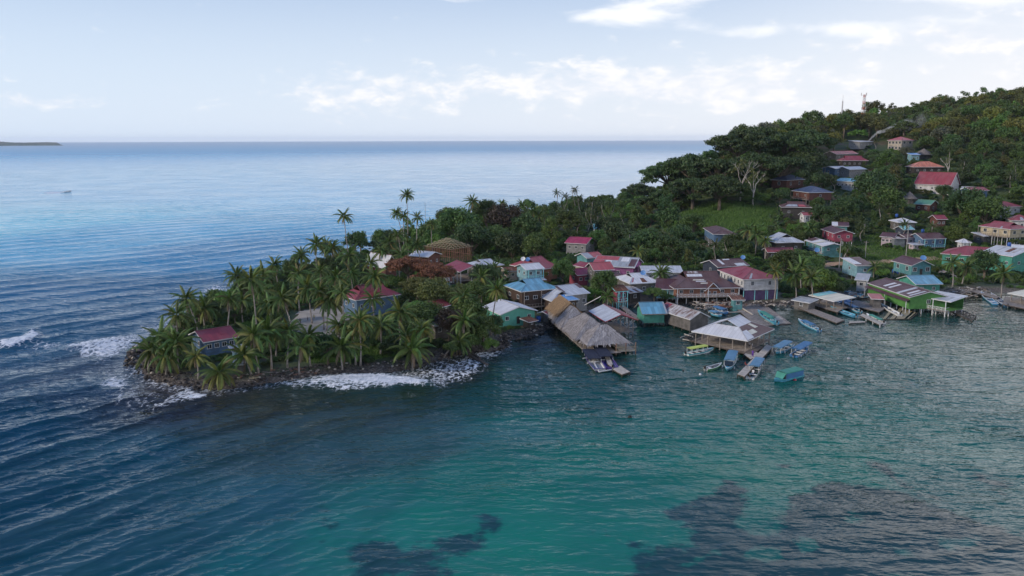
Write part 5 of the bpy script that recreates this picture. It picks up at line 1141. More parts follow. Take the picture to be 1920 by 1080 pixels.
# ================================================================== JETTIES
def deck(name, label, quad, z, mat=wood_g, cat='jetty', step=.34, post_every=3., postm=wood_d, drop=2.4, gap=.05, along=True, joist=True, miss=0.):
    """planked platform given by four corner pixels at height z: boards run across the first edge"""
    q = [onz(*p, z) for p in quad]; c = sum(q, Vector()) / 4; root = empty(name, (c.x, c.y, 0), 0, label, cat)
    q = [p - Vector((c.x, c.y, 0)) for p in q]; L = (((q[1] - q[0]).length + (q[2] - q[3]).length) / 2); n_ = max(2, int(L / step)); mb = MB()
    for k in range(n_):
        if rnd.random() < miss: continue
        u0, u1 = (k + gap) / n_, (k + 1 - gap) / n_; e = rnd.uniform(-.02, .02); dz = Vector((0, 0, rnd.uniform(-.03, .03)))
        mb.slab([q[0].lerp(q[1], u0) + dz, q[0].lerp(q[1], u1) + dz, q[3].lerp(q[2], u1) + dz, q[3].lerp(q[2], u0) + dz], .06)
    tag(mb.build('deck_boards', mat, root), kind='stuff')
    mb = MB(); dz = Vector((0, 0, -.18))
    for a, b in ((q[0], q[1]), (q[3], q[2])): mb.bar(a + dz, b + dz, .14, .2)
    mb.bar(q[0] + dz * 1.2, q[3] + dz * 1.2, .14, .2); mb.bar(q[1] + dz * 1.2, q[2] + dz * 1.2, .14, .2); mb.build('beam', wood_d, root)
    W_ = (q[3] - q[0]).length; nx = max(2, int(L / post_every) + 1); ny = max(2, int(W_ / 3.5) + 1)
    for i in range(nx):
        for j in range(ny):
            p = q[0].lerp(q[1], i / (nx - 1)).lerp(q[3].lerp(q[2], i / (nx - 1)), j / (ny - 1)); link('post', post_mesh(.2, drop, postm), None, root, loc=p + Vector((0, 0, -.05)))
    return root
deck('jetty_deck', 'broad plank deck under the white roofed jetty building', [(1297, 638), (1410, 665), (1430, 650), (1335, 622)], 1.0, paint('grey_deck_boards', (.15, .125, .11), .9, .35, 1.5))
deck('jetty', 'plank jetty arm running between the moored boats', [(1383, 701), (1396, 706), (1449, 650), (1438, 645)], .95, wood_l, 'jetty', joist=False, post_every=3)
deck('jetty', 'short plank walkway joining the jetty building to the plank jetty arm', [(1395, 664), (1408, 673), (1424, 664), (1412, 655)], .98, wood_l)
deck('jetty', 'narrow plank walkway with a square end beside the two purple boats', [(1140, 683), (1152, 690), (1139, 658), (1127, 654)], .9, wood_l)
deck('platform', 'square plank landing at the end of the thatched jetty', [(1149, 692), (1166, 702), (1181, 697), (1163, 685)], .85, wood_l)
deck('slipway', 'large weathered plank slipway under the aqua launch', [(1372, 571), (1420, 612), (1483, 606), (1430, 568)], .5, wood_g, 'slipway', .5)
deck('slipway', 'broken bleached plank ramp at the outer end of the large slipway', [(1432, 600), (1448, 609), (1478, 604), (1460, 592)], .62, wood_l, 'slipway', .5, miss=.35)
deck('walkway', 'plank walkway from the small plank hut out to the bright blue launch', [(1484, 572), (1568, 605), (1583, 600), (1500, 569)], .7, wood_g, 'walkway')
deck('platform', 'plank platform under the open canopy', [(1520, 570), (1570, 585), (1592, 572), (1545, 561)], 1.0, wood_g)
deck('walkway', 'narrow jetty with white posts beside the green canopied boat', [(1612, 591), (1650, 609), (1656, 606), (1618, 588)], .9, wood_l, 'walkway', postm=trim_w)
deck('walkway', 'short pale plank edge in front of the bright blue launch', [(1592, 606), (1622, 604), (1622, 602), (1592, 603)], .4, wood_l, 'walkway')
deck('platform', 'jumbled plank platform beside the long white hull', [(1655, 598), (1706, 597), (1720, 586), (1676, 574)], .5, wood_y, miss=.3, step=.45)
deck('platform', 'plank platform in front of the plank shed', [(1590, 570), (1648, 585), (1662, 576), (1604, 562)], .9, wood_g)
deck('old_jetty', 'dark ruined jetty reaching right from the lime green building', [(1782, 583), (1822, 601), (1830, 592), (1795, 577)], .8, wood_d, 'jetty', miss=.25)
deck('walkway', 'grey walkway from the right bank to the jetty shelter', [(1818, 545), (1868, 560), (1874, 556), (1828, 542)], .9, wood_g, 'walkway')
deck('walkway', 'walkway of planks along the foot of the green hut', [(1160, 574), (1196, 600), (1203, 598), (1168, 571)], 1.0, wood_g, 'walkway')
deck('platform', 'jetty shelter deck at the right edge', [(1880, 570), (1930, 580), (1935, 562), (1885, 556)], 1.0, wood_g)
deck('ledge', 'long plank ledge in front of the jetty building', [(1284, 632), (1304, 642), (1330, 632), (1306, 622)], .7, wood_d, 'ledge', miss=.45)
# boat lift poles and loose poles
def poles(label, segs, mat=wood_l, w=.16, name='pole_rack', cat='pole rack'):
    pts = [(onz(*a[:2], a[2]), onz(*b[:2], b[2])) for a, b in segs]; c = pts[0][0]; root = empty(name, (c.x, c.y, 0), 0, label, cat)
    for a, b in pts:
        o = Vector((c.x, c.y, 0)); MB().bar(a - o, b - o, w).build('pole', mat, root)
poles('white pipe cradle under the two purple boats', [((1123, 697, .6), (1147, 693, .6)), ((1093, 672, .6), (1122, 668, .6)), ((1101, 681, .6), (1128, 677, .6)), ((1123, 697, .6), (1112, 676, .6))], trim_w, .2, 'boat_cradle', 'boat cradle')
poles('tangle of pale bamboo poles beside the red and white boat shed', [((1143, 605, .8), (1154, 618, .3)), ((1152, 617, .5), (1194, 613, .5)), ((1165, 605, 1.2), (1186, 622, .1)), ((1191, 600, 1.2), (1170, 617, .1)), ((1146, 600, 1.4), (1163, 612, .2)), ((1148, 601, 1.4), (1178, 594, 1.4)), ((1176, 620, 0), (1175, 585, 1.6)), ((1158, 585, 2.), (1180, 590, 1.2)), ((1187, 597, 1.6), (1178, 612, .2)), ((1150, 611, .6), (1190, 602, .7))])
poles('long slanted white pole leaning above the grey block house', [((1096, 572, 3.5), (1126, 556, 8.))], trim_w, .16, 'leaning_pole', 'pole')
poles('pale driftwood planks on the bank by the mint green house', [((956, 616, .8), (966, 622, .5)), ((957, 620, .8), (972, 631, .3)), ((962, 615, .9), (970, 619, .7))], wood_l, .25, 'driftwood', 'driftwood')
poles('dark fallen trunk lying in the surf', [((876, 664, .5), (915, 685, .2)), ((884, 663, .6), (900, 672, .3))], wood_d, .5, 'driftwood_log', 'driftwood')
poles('grey fallen branches at the rocky right bank', [((1795, 548, .9), (1834, 556, .4)), ((1802, 552, .8), (1820, 543, 1.6)), ((1812, 558, .3), (1838, 550, .9)), ((1770, 547, .6), (1800, 541, 1.8))], wood_g, .25, 'fallen_branches', 'branches')
poles('grey gangway leaning down the bank by the right hand palms', [((1762, 510, 2.0), (1806, 529, 1.)), ((1766, 508, 2.0), (1812, 528, 1.))], wood_g, .8, 'gangway', 'gangway')
poles('scattered timber beams beside the turquoise hut', [((1320, 580, .8), (1368, 566, 1.)), ((1330, 585, .7), (1380, 572, .9)), ((1362, 586, .6), (1396, 584, .6)), ((1310, 570, 1.), (1350, 571, 1.)), ((1392, 578, .8), (1412, 590, .6))], wood_l, .28, 'loose_timber', 'timber')
poles('light blue raft of planks by the corner of the jetty building', [((1276, 633, .4), (1310, 620, .6)), ((1280, 636, .4), (1302, 640, .4)), ((1283, 626, .7), (1300, 632, .6))], wood_l, .18, 'loose_poles', 'poles')
poles('long pale board lying on the stones of the point', [((466, 708, .9), (490, 704, .9)), ((467, 710, .9), (486, 708, .9))], wood_y, .3, 'driftwood', 'driftwood')
# rubbish and planks on the shore
def clutter(name, label, quad, n, mats, z=.8, s=1.):
    q = [onz(*p, z) for p in quad]; c = sum(q, Vector()) / 4; mb = MB(); r = random.Random(label)
    for k in range(n):
        p = q[0].lerp(q[1], r.random()).lerp(q[3].lerp(q[2], r.random()), r.random()) - c; mb.box((p.x, p.y, r.uniform(-.1, .35)), (r.uniform(.4, 2.2) * s, r.uniform(.12, .5) * s, r.uniform(.06, .3)), r.uniform(0, 3.1), r.randrange(len(mats)))
    o = mb.build(name, mats, None, loc=c); return tag(o, label, kind='stuff')
clutter('timber_rubble', 'broken planks and rubbish on the bank beside the plank shed', [(1585, 556), (1632, 560), (1625, 546), (1582, 546)], 90, [wood_g, wood_l, wood_red, b_lblue])
clutter('timber_rubble', 'rubbish and timber between the brown house and the slipway', [(1300, 582), (1400, 576), (1395, 562), (1290, 564)], 170, [wood_g, wood_red, wood_l, wood_d, C_['w_red']])
clutter('timber_rubble', 'stones and rubbish in front of the mint green house', [(955, 620), (1000, 618), (1000, 607), (950, 606)], 60, [wood_l, wood_d, wood_red, concrete])
clutter('timber_rubble', 'dark debris along the right bank', [(1770, 552), (1860, 548), (1850, 538), (1770, 540)], 110, [wood_g, wood_d, concrete])
clutter('timber_rubble', 'brush and leaves heaped on the stones of the point', [(400, 712), (600, 700), (600, 688), (400, 700)], 120, [wood_red, wood_d, wood_g])
clutter('timber_rubble', 'washed up branches in front of the long two storey house', [(1405, 575), (1480, 574), (1480, 566), (1405, 566)], 70, [wood_g, wood_l, wood_d])

# ================================================================== PEOPLE
def person(label, px, py, h=0., height=1.7, top=(.6, .6, .62), legs=(.05, .06, .1), skin=(.16, .085, .055), rz=0, pose='stand', dress=False):
    p = P(px, py, h); s = height / 1.7; me = bpy.data.meshes.new('body')
    J = [(0, 0, .95), (0, .0, 1.18), (0, 0, 1.40), (0, 0, 1.50), (0, -.01, 1.60), (0, -.01, 1.70),
         (.11, 0, .90), (.12, -.02, .50), (.12, 0, .08), (.13, -.14, .03), (-.11, 0, .90), (-.12, .03, .50), (-.13, .06, .08), (-.13, -.08, .03),
         (.19, 0, 1.38), (.26, .02, 1.12), (.25, -.12, .90), (.25, -.17, .83), (-.19, 0, 1.38), (-.26, .03, 1.12), (-.27, -.06, .88), (-.27, -.09, .80)]
    E_ = [(0, 1), (1, 2), (2, 3), (3, 4), (4, 5), (0, 6), (6, 7), (7, 8), (8, 9), (0, 10), (10, 11), (11, 12), (12, 13), (2, 14), (14, 15), (15, 16), (16, 17), (2, 18), (18, 19), (19, 20), (20, 21)]
    R = [.15, .13, .15, .055, .095, .07, .10, .07, .045, .04, .10, .07, .045, .04, .065, .045, .035, .035, .065, .045, .035, .035]
    if pose == 'sit':
        J = [(x, y, z - .48) for x, y, z in J]; J[7] = (.14, -.42, .46); J[8] = (.14, -.45, .06); J[9] = (.14, -.58, .03); J[11] = (-.14, -.42, .46); J[12] = (-.14, -.45, .06); J[13] = (-.14, -.58, .03)
    if pose == 'walk': J[8] = (.12, .22, .10); J[9] = (.12, .10, .03); J[11] = (-.12, -.14, .50); J[12] = (-.12, -.22, .08); J[13] = (-.12, -.34, .03); J[16] = (.25, .14, .92); J[20] = (-.27, -.24, .94); J[21] = (-.27, -.3, .88)
    me.from_pydata([(x * s, y * s, z * s) for x, y, z in J], E_, []); ob = link('body_tmp', me)
    md = ob.modifiers.new('s', 'SKIN'); md.use_smooth_shade = True; ob.modifiers.new('u', 'SUBSURF').levels = 1
    for i, v_ in enumerate(me.skin_vertices[0].data): v_.radius = (R[i] * s, R[i] * s * (.72 if i in (0, 1, 2) else 1)); v_.use_root = (i == 0)
    dg = bpy.context.evaluated_depsgraph_get(); m2 = bpy.data.meshes.new_from_object(ob.evaluated_get(dg)); bpy.data.objects.remove(ob); m2.name = 'body'
    sk = paint('skin%.2f' % skin[0], skin, .6, .05); tp = paint('cloth' + str(top), top, .85, .08); lg = paint('cloth' + str(legs), legs, .85, .08)
    m2.materials.clear()
    for q in (sk, tp, lg): m2.materials.append(q)
    zo = -.48 * s if pose == 'sit' else 0
    for f in m2.polygons:
        c = f.center; z = c.z - zo; f.material_index = 0
        if z > 1.44 * s: continue
        if abs(c.x) > .235 * s and z < 1.2 * s and z > .7 * s: continue
        f.material_index = 1 if z > .92 * s else (2 if z > .12 * s or pose == 'sit' else 0)
    root = empty('person', (p.x, p.y, p.z + h), rz, label, 'person'); bd = link('body', m2, None, root)
    hz = (1.66 * s + zo); MB().tube([(0, .02 * s, hz - .05 * s), (0, .015 * s, hz + .03 * s), (0, .01 * s, hz + .10 * s)], [.095 * s, .10 * s, .05 * s], 8).build('hair', black_m, bd, True)
    for sx in (-.035, .035): MB().box((sx * s, -.095 * s, 1.62 * s + zo), (.02 * s, .02 * s, .012 * s)).build('eye', black_m, bd)
    if dress: MB().tube([(0, 0, .35 * s), (0, 0, .95 * s), (0, 0, 1.36 * s)], [.26 * s, .17 * s, .15 * s], 10).build('dress', tp, bd, True)
person('person in a long purple dress standing on the plank jetty', 1411, 669, 0.95, 1.7, (.12, .04, .30), (.12, .04, .3), dress=True, rz=2.6)
person('person in a white shirt standing at the back of the cream canopied boat', 1409, 655, .45, 1.7, (.7, .7, .72), (.1, .1, .15), rz=.4)
person('left person in white shirt and dark trousers on the cream canopied boat', 1405, 653, .45, 1.72, (.66, .66, .68), (.03, .03, .05), rz=-1.)
person('man in a white shirt sitting in the steel blue canopied boat', 1412, 702, .4, 1.7, (.7, .7, .72), (.08, .1, .2), pose='sit', rz=-.6)
person('person crouched in red at the elbow of the plank jetty', 1397, 686, .95, 1.5, (.5, .08, .06), (.05, .05, .07), pose='sit', rz=1)
person('child in black playing on the sandy court, left of three', 563, 607, .3, 1.5, (.05, .03, .04), (.06, .02, .03), pose='walk', rz=1.2)
person('child in dark shorts bending on the sandy court, middle of three', 577, 602, .3, 1.2, (.1, .1, .12), (.04, .04, .06), pose='walk', rz=-1)
person('child in a pale yellow shirt on the sandy court, right of three', 589, 599, .3, 1.35, (.5, .45, .2), (.3, .25, .12), rz=.3)
person('person standing in the doorway side of the turquoise slanted roof house', 1624, 513, 1.2, 1.7, (.05, .05, .06), (.03, .03, .05), rz=.2)
# ================================================================== VEGETATION
def rot_to(d):
    return Vector(d).to_track_quat('X', 'Z').to_matrix()
def frond_arrays(L, droop, nl, seed, lw=.085, fall=.55, curl=1.):
    """one palm leaf: arching rib along +X with hanging leaflets"""
    r = np.random.RandomState(seed); V = []; Fc = []; n = 9; pts = []
    for i in range(n + 1):
        u = i / n; a = -droop * (u ** 1.4) * curl; pts.append(a)
    p = np.zeros(3); C = [p.copy()]
    for i in range(n):
        a = pts[i + 1]; p = p + np.array([math.cos(a), 0, math.sin(a)]) * L / n; C.append(p.copy())
    C = np.array(C)
    for i in range(n):      # rib
        w0 = .055 * (1 - i / n) + .012; w1 = .055 * (1 - (i + 1) / n) + .012; k = len(V)
        V += [C[i] + (0, w0, 0), C[i] - (0, w0, 0), C[i + 1] - (0, w1, 0), C[i + 1] + (0, w1, 0)]; Fc.append([k, k + 1, k + 2, k + 3])
    for i in range(nl):
        u = .10 + .90 * (i + .5) / nl; q = u * n; j = min(n - 1, int(q)); c = C[j] + (C[j + 1] - C[j]) * (q - j); t = (C[j + 1] - C[j]); t /= np.linalg.norm(t)
        ll = L * .20 * (math.sin(math.pi * min(1, u * .9 + .12)) ** .6) * r.uniform(.85, 1.1)
        for sg in (-1, 1):
            dn = fall * r.uniform(.7, 1.3); d = np.array([t[0] * .55, sg * .85, t[2] * .55 - dn]); d /= np.linalg.norm(d); m = c + d * ll * .5; d2 = d + np.array([0, 0, -.55]); d2 /= np.linalg.norm(d2); e = m + d2 * ll * .5
            w = t * lw; k = len(V); V += [c - w, c + w, m + w * .9, m - w * .9, e]; Fc.append([k, k + 1, k + 2, k + 3]); Fc.append([k + 3, k + 2, k + 4, k + 4])
    return np.array(V), Fc
def mk(name, V, Fc, mats, smooth=False):
    q4 = [f for f in Fc]; me = bpy.data.meshes.new(name); me.from_pydata([tuple(v_) for v_ in V], [], [f if f[2] != f[3] else f[:3] for f in q4]); 
    for m_ in (mats if isinstance(mats, (list, tuple)) else [mats]): me.materials.append(m_)
    me.update(); return me
palm_g = leafmat('coconut_leaf', (.034, .078, .020), (.12, .19, .045), .25); palm_y = leafmat('yellowing_coconut_leaf', (.11, .14, .03), (.22, .21, .05), .25); palm_d = leafmat('dead_palm_leaf', (.17, .13, .085), (.30, .24, .16), .15)
palm_far = leafmat('distant_palm_leaf', (.028, .05, .016), (.075, .10, .03), .2)
FR = {}
for i, (L, dr) in enumerate(((3.9, .9), (4.4, 1.35), (4.6, 1.8), (4.5, 2.2))):
    for mn, mt in (('g', palm_g), ('y', palm_y)): V, Fc = frond_arrays(L, dr, 36, i, lw=.062, fall=.8, curl=1.05); FR[(mn, i)] = mk('frond', V, Fc, mt)
V, Fc = frond_arrays(3.8, .9, 16, 9, fall=1.2); FR['dead'] = mk('dead_frond', V, Fc, palm_d)
def trunk_pts(h, lean, az_, seed):
    r = random.Random(seed); pts = []; 
    for k in range(8):
        u = k / 7; o = lean * h * (u ** 1.6); pts.append((math.cos(az_) * o + .12 * math.sin(u * 5 + seed), math.sin(az_) * o, h * u - .4 * (k == 0)))
    return pts
NP = [0]
PALM_PTS = []
def palm(px, py, h, label=None, group=None, s=1., lean=None, la=None, yel=.12, dead=3, n=None, base=None, sparse=False, mat_shift=0):
    """coconut palm whose crown centre, h metres up, shows at the pixel; base = pixel of the trunk foot"""
    seed = NP[0]; NP[0] += 1; r = random.Random(seed * 7 + 1)
    lean = r.uniform(.02, .16) if lean is None else lean; la = r.uniform(0, 6.28) if la is None else la
    p = P(px, py, h)
    if base:
        q = P(*base); d = math.hypot(p.x, p.y); off = Vector((p.x, p.y, 0)) - Vector((q.x, q.y, 0))
        # keep the foot where it is seen and bend the trunk to the crown
        top = onz(px, py, 0); dr = ray(px, py); t = q.y / dr.y; cx, cz = dr.x * t, CAMH + dr.z * t; h = cz - q.z; off = Vector((cx - q.x, 0, 0)); lean = abs(off.x) / h; la = 0 if off.x > 0 else math.pi; p = q
    else: p = P(px - 0, py, h); p = Vector((p.x - math.cos(la) * lean * h, p.y - math.sin(la) * lean * h, 0)); p.z = ground(p.x, p.y)
    root = empty('coconut_palm', p, 0, label, 'palm tree', group); FOOT.append((p.x, p.y, 1.5)); PALM_PTS.append((p.x, p.y))
    tp = trunk_pts(h, lean, la, seed); MB().tube(tp, [.30, .21, .18, .165, .155, .15, .14, .13], 7).build('trunk', bark_palm, root, True)
    c = Vector(tp[-1]); n = n or r.randint(21, 31); wind = 2.6; age = r.uniform(-12, 14); s *= r.uniform(.92, 1.08)
    if sparse: n = 9
    for k in range(n):
        u = (k + .5) / n; a = k * 2.39996 + seed + r.uniform(-.3, .3); a += .35 * math.sin(a - wind) ; pit = math.radians(82 - (104 + age) * u ** .85 + r.uniform(-11, 11)); vi = min(3, int(u * 4)); y = r.random() < yel * (1.6 if u > .6 else .6)
        M_ = Matrix.Rotation(a, 4, 'Z') @ Matrix.Rotation(-pit, 4, 'Y') @ Matrix.Rotation(r.uniform(-.35, .35), 4, 'X')
        o = link('frond', FR[('y' if y else 'g', 3 - vi if pit < 0 else vi)], None, root); o.matrix_local = Matrix.Translation(c) @ M_ @ Matrix.Scale(s * r.uniform(.85, 1.05), 4)
    for k in range(dead):
        o = link('dead_frond', FR['dead'], None, root); o.matrix_local = Matrix.Translation(c) @ Matrix.Rotation(r.uniform(0, 6.3), 4, 'Z') @ Matrix.Rotation(math.radians(r.uniform(45, 75)), 4, 'Y') @ Matrix.Scale(s * .8, 4)
    nut = pmesh('nuts', lambda: mk_nuts()); link('coconuts', nut, None, root, loc=c + Vector((0, 0, -.2)))
    return root
def mk_nuts():
    mb = MB(); r = random.Random(2)
    for k in range(9):
        a = k * .7; x, y, z = .36 * math.cos(a), .36 * math.sin(a), -.1 - .15 * r.random(); mb.tube([(x, y, z + .14), (x, y, z + .06), (x, y, z - .06), (x, y, z - .14)], [.04, .13, .13, .04], 6)
    return mb.mesh('coconuts', paint('coconut', (.16, .15, .04), .6), True)
# far palms: crown as one mesh
def palm_crown(seed, n=18, mat=palm_far, L=1.):
    r = random.Random(seed); VV = []; FF = []; k0 = 0
    for k in range(n):
        u = (k + .5) / n; V, Fc = frond_arrays(4.3, .9 + 1.2 * u, 13, seed * 31 + k, lw=.15); a = k * 2.4; pit = math.radians(72 - 98 * u + r.uniform(-8, 8))
        M_ = np.array((Matrix.Rotation(a, 3, 'Z') @ Matrix.Rotation(-pit, 3, 'Y')).to_3x3()); VV.append(V @ M_.T); FF += [[i + k0 for i in f] for f in Fc]; k0 += len(V)
    return mk('crown', np.concatenate(VV), FF, mat)
PC = [palm_crown(i) for i in range(3)]; PT = pmesh('ptrunk', lambda: MB().tube(trunk_pts(1, .08, 0, 0.), [.020, .015, .013, .012, .011, .011, .010, .010], 6).mesh('trunk', bark_palm, True))
def farpalm(px, py, h, label, group=None, s=1.):
    r = rnd; p = P(px, py, h); root = empty('coconut_palm', p, r.uniform(0, 6), label, 'palm tree', group); FOOT.append((p.x, p.y, 1.5))
    link('trunk', PT, None, root, scale=(14, 14, h)); link('crown', r.choice(PC), None, root, loc=(14 * .08, 0, h), scale=(s, s, s)); PALM_PTS.append((p.x, p.y)); return root

# --- broad leaved trees
def crown_arrays(seed, nclump, nleaf, leaf, shape='round', fill=.35):
    """unit crown, radius 1, of many small leaf quads gathered in clumps"""
    r = np.random.RandomState(seed); cl = []
    for i in range(nclump):
        if shape == 'flat': a = r.uniform(0, 6.28); q = math.sqrt(r.uniform()); c = np.array([q * math.cos(a), q * math.sin(a), .28 * (1 - q * q) + r.uniform(-.10, .06) - (.18 if r.rand() < .3 else 0)]); rad = r.uniform(.14, .26); sq = .42
        else:
            d = r.normal(size=3); d /= np.linalg.norm(d); d[2] = abs(d[2]) * 1.1 - .35 if shape == 'round' else d[2]; q = r.uniform(.55, .86); c = d * q; rad = r.uniform(.20, .36); sq = .85
            if shape == 'tall': c = c * np.array([.62, .62, 1.25])
            if shape == 'shrub': c[2] = abs(c[2]) * .6
        cl.append((c, rad, sq))
    V = np.zeros((nclump * nleaf, 4, 3)); k = 0
    for c, rad, sq in cl:
        d = r.normal(size=(nleaf, 3)); d /= np.linalg.norm(d, axis=1)[:, None]; q = rad * r.uniform(fill, 1.05, (nleaf, 1)) ; pos = c + d * q * np.array([1, 1, sq]) * (1 + .0)
        nrm = d * .8 + np.array([0, 0, .55]) + r.normal(size=(nleaf, 3)) * .55; nrm /= np.linalg.norm(nrm, axis=1)[:, None]
        t1 = np.cross(nrm, r.normal(size=(nleaf, 3))); t1 /= np.linalg.norm(t1, axis=1)[:, None]; t2 = np.cross(nrm, t1); sz = leaf * r.uniform(.55, 1.25, (nleaf, 1))
        a = t1 * sz; b = t2 * sz * .62; sag = nrm * sz * -.25
        V[k:k + nleaf, 0] = pos - a; V[k:k + nleaf, 1] = pos - b + sag * 0; V[k:k + nleaf, 2] = pos + a + sag; V[k:k + nleaf, 3] = pos + b; k += nleaf
    return V.reshape(-1, 3), np.arange(nclump * nleaf * 4).reshape(-1, 4), cl
L_ = lambda n, a, b, t=.22, rv=.3: leafmat(n, a, b, t, rv=rv)
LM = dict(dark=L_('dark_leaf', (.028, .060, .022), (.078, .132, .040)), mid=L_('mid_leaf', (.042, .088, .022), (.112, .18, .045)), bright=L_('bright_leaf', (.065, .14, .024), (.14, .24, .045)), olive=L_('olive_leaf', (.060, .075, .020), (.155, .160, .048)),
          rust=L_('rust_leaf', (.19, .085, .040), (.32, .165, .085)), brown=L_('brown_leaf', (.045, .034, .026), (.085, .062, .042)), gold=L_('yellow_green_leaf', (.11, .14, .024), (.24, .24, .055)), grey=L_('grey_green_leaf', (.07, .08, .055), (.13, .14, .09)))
TM = {}
def tree_meshes(shape, mat, var, near=True):
    key = (shape, mat, var, near)
    if key in TM: return TM[key]
    base = hash((shape, var)) % 1000 if False else sum(map(ord, shape)) * 7 + var * 13
    nc, nl, lf = {'round': (34, 150, .055), 'flat': (60, 105, .042), 'tall': (34, 140, .055), 'shrub': (18, 120, .085)}[shape]
    if not near: nc, nl, lf = int(nc * .8), int(nl * .5), lf * 1.35
    if shape == 'flat' and near: nc = 85
    V, Fc, cl = crown_arrays(base, nc, nl, lf, shape); cm = npmesh('crown', V, Fc, LM[mat])
    # trunk and limbs for a crown of radius 1 whose centre sits at z = 0; trunk reaches down to -2.2
    mb = MB(); hub = Vector((0, 0, -.75 if shape != 'flat' else -.55))
    if shape != 'shrub':
        mb.tube([(.03, 0, -2.6), (0, .02, -1.6), tuple(hub)], [.10, .075, .06], 7); r = random.Random(base)
        for c, rad, sq in (cl if shape == 'flat' else cl[::3])[:26]:
            c = Vector(c); mid = hub.lerp(c, .5) + Vector((r.uniform(-.06, .06), r.uniform(-.06, .06), .10 if shape == 'flat' else .02)); mb.tube([tuple(hub), tuple(mid), tuple(c)], [.034, .02, .008], 4, cap=False)
    tm = mb.mesh('trunk', bark, True) if shape != 'shrub' else None
    TM[key] = (cm, tm); return TM[key]
NB = [0]
def tree(px, py, rpx, h, mat='dark', shape='round', label=None, group=None, zs=1., var=None, near=True, cat='tree', pos=None, R=None, tm=None, name=None):
    """tree whose crown centre shows at the pixel; h = height of the crown centre above ground"""
    NB[0] += 1; r = random.Random(NB[0])
    if pos is None: p = P(px, py, h); R = rpx * (1.15 if shape == 'round' else 1.04) / F * (p.y * .983 + 8)
    else: p = pos
    var = r.randrange(3) if var is None else var; cm, tk = tree_meshes(shape, mat, var, near)
    nm = name or {'round': 'broadleaf_tree', 'flat': 'umbrella_tree', 'tall': 'vine_covered_tree', 'shrub': 'shrub'}[shape]
    root = empty(nm, p, r.uniform(0, 6.28), label, cat, group); FOOT.append((p.x, p.y, R * .5))
    link('crown', cm, None, root, loc=(0, 0, h), scale=(R, R, R * zs))
    if tk:
        kz = (h + .5) / 2.6; link('trunk', tk, None, root, loc=(0, 0, h), scale=(R, R, max(R * .8, kz)))
    return root

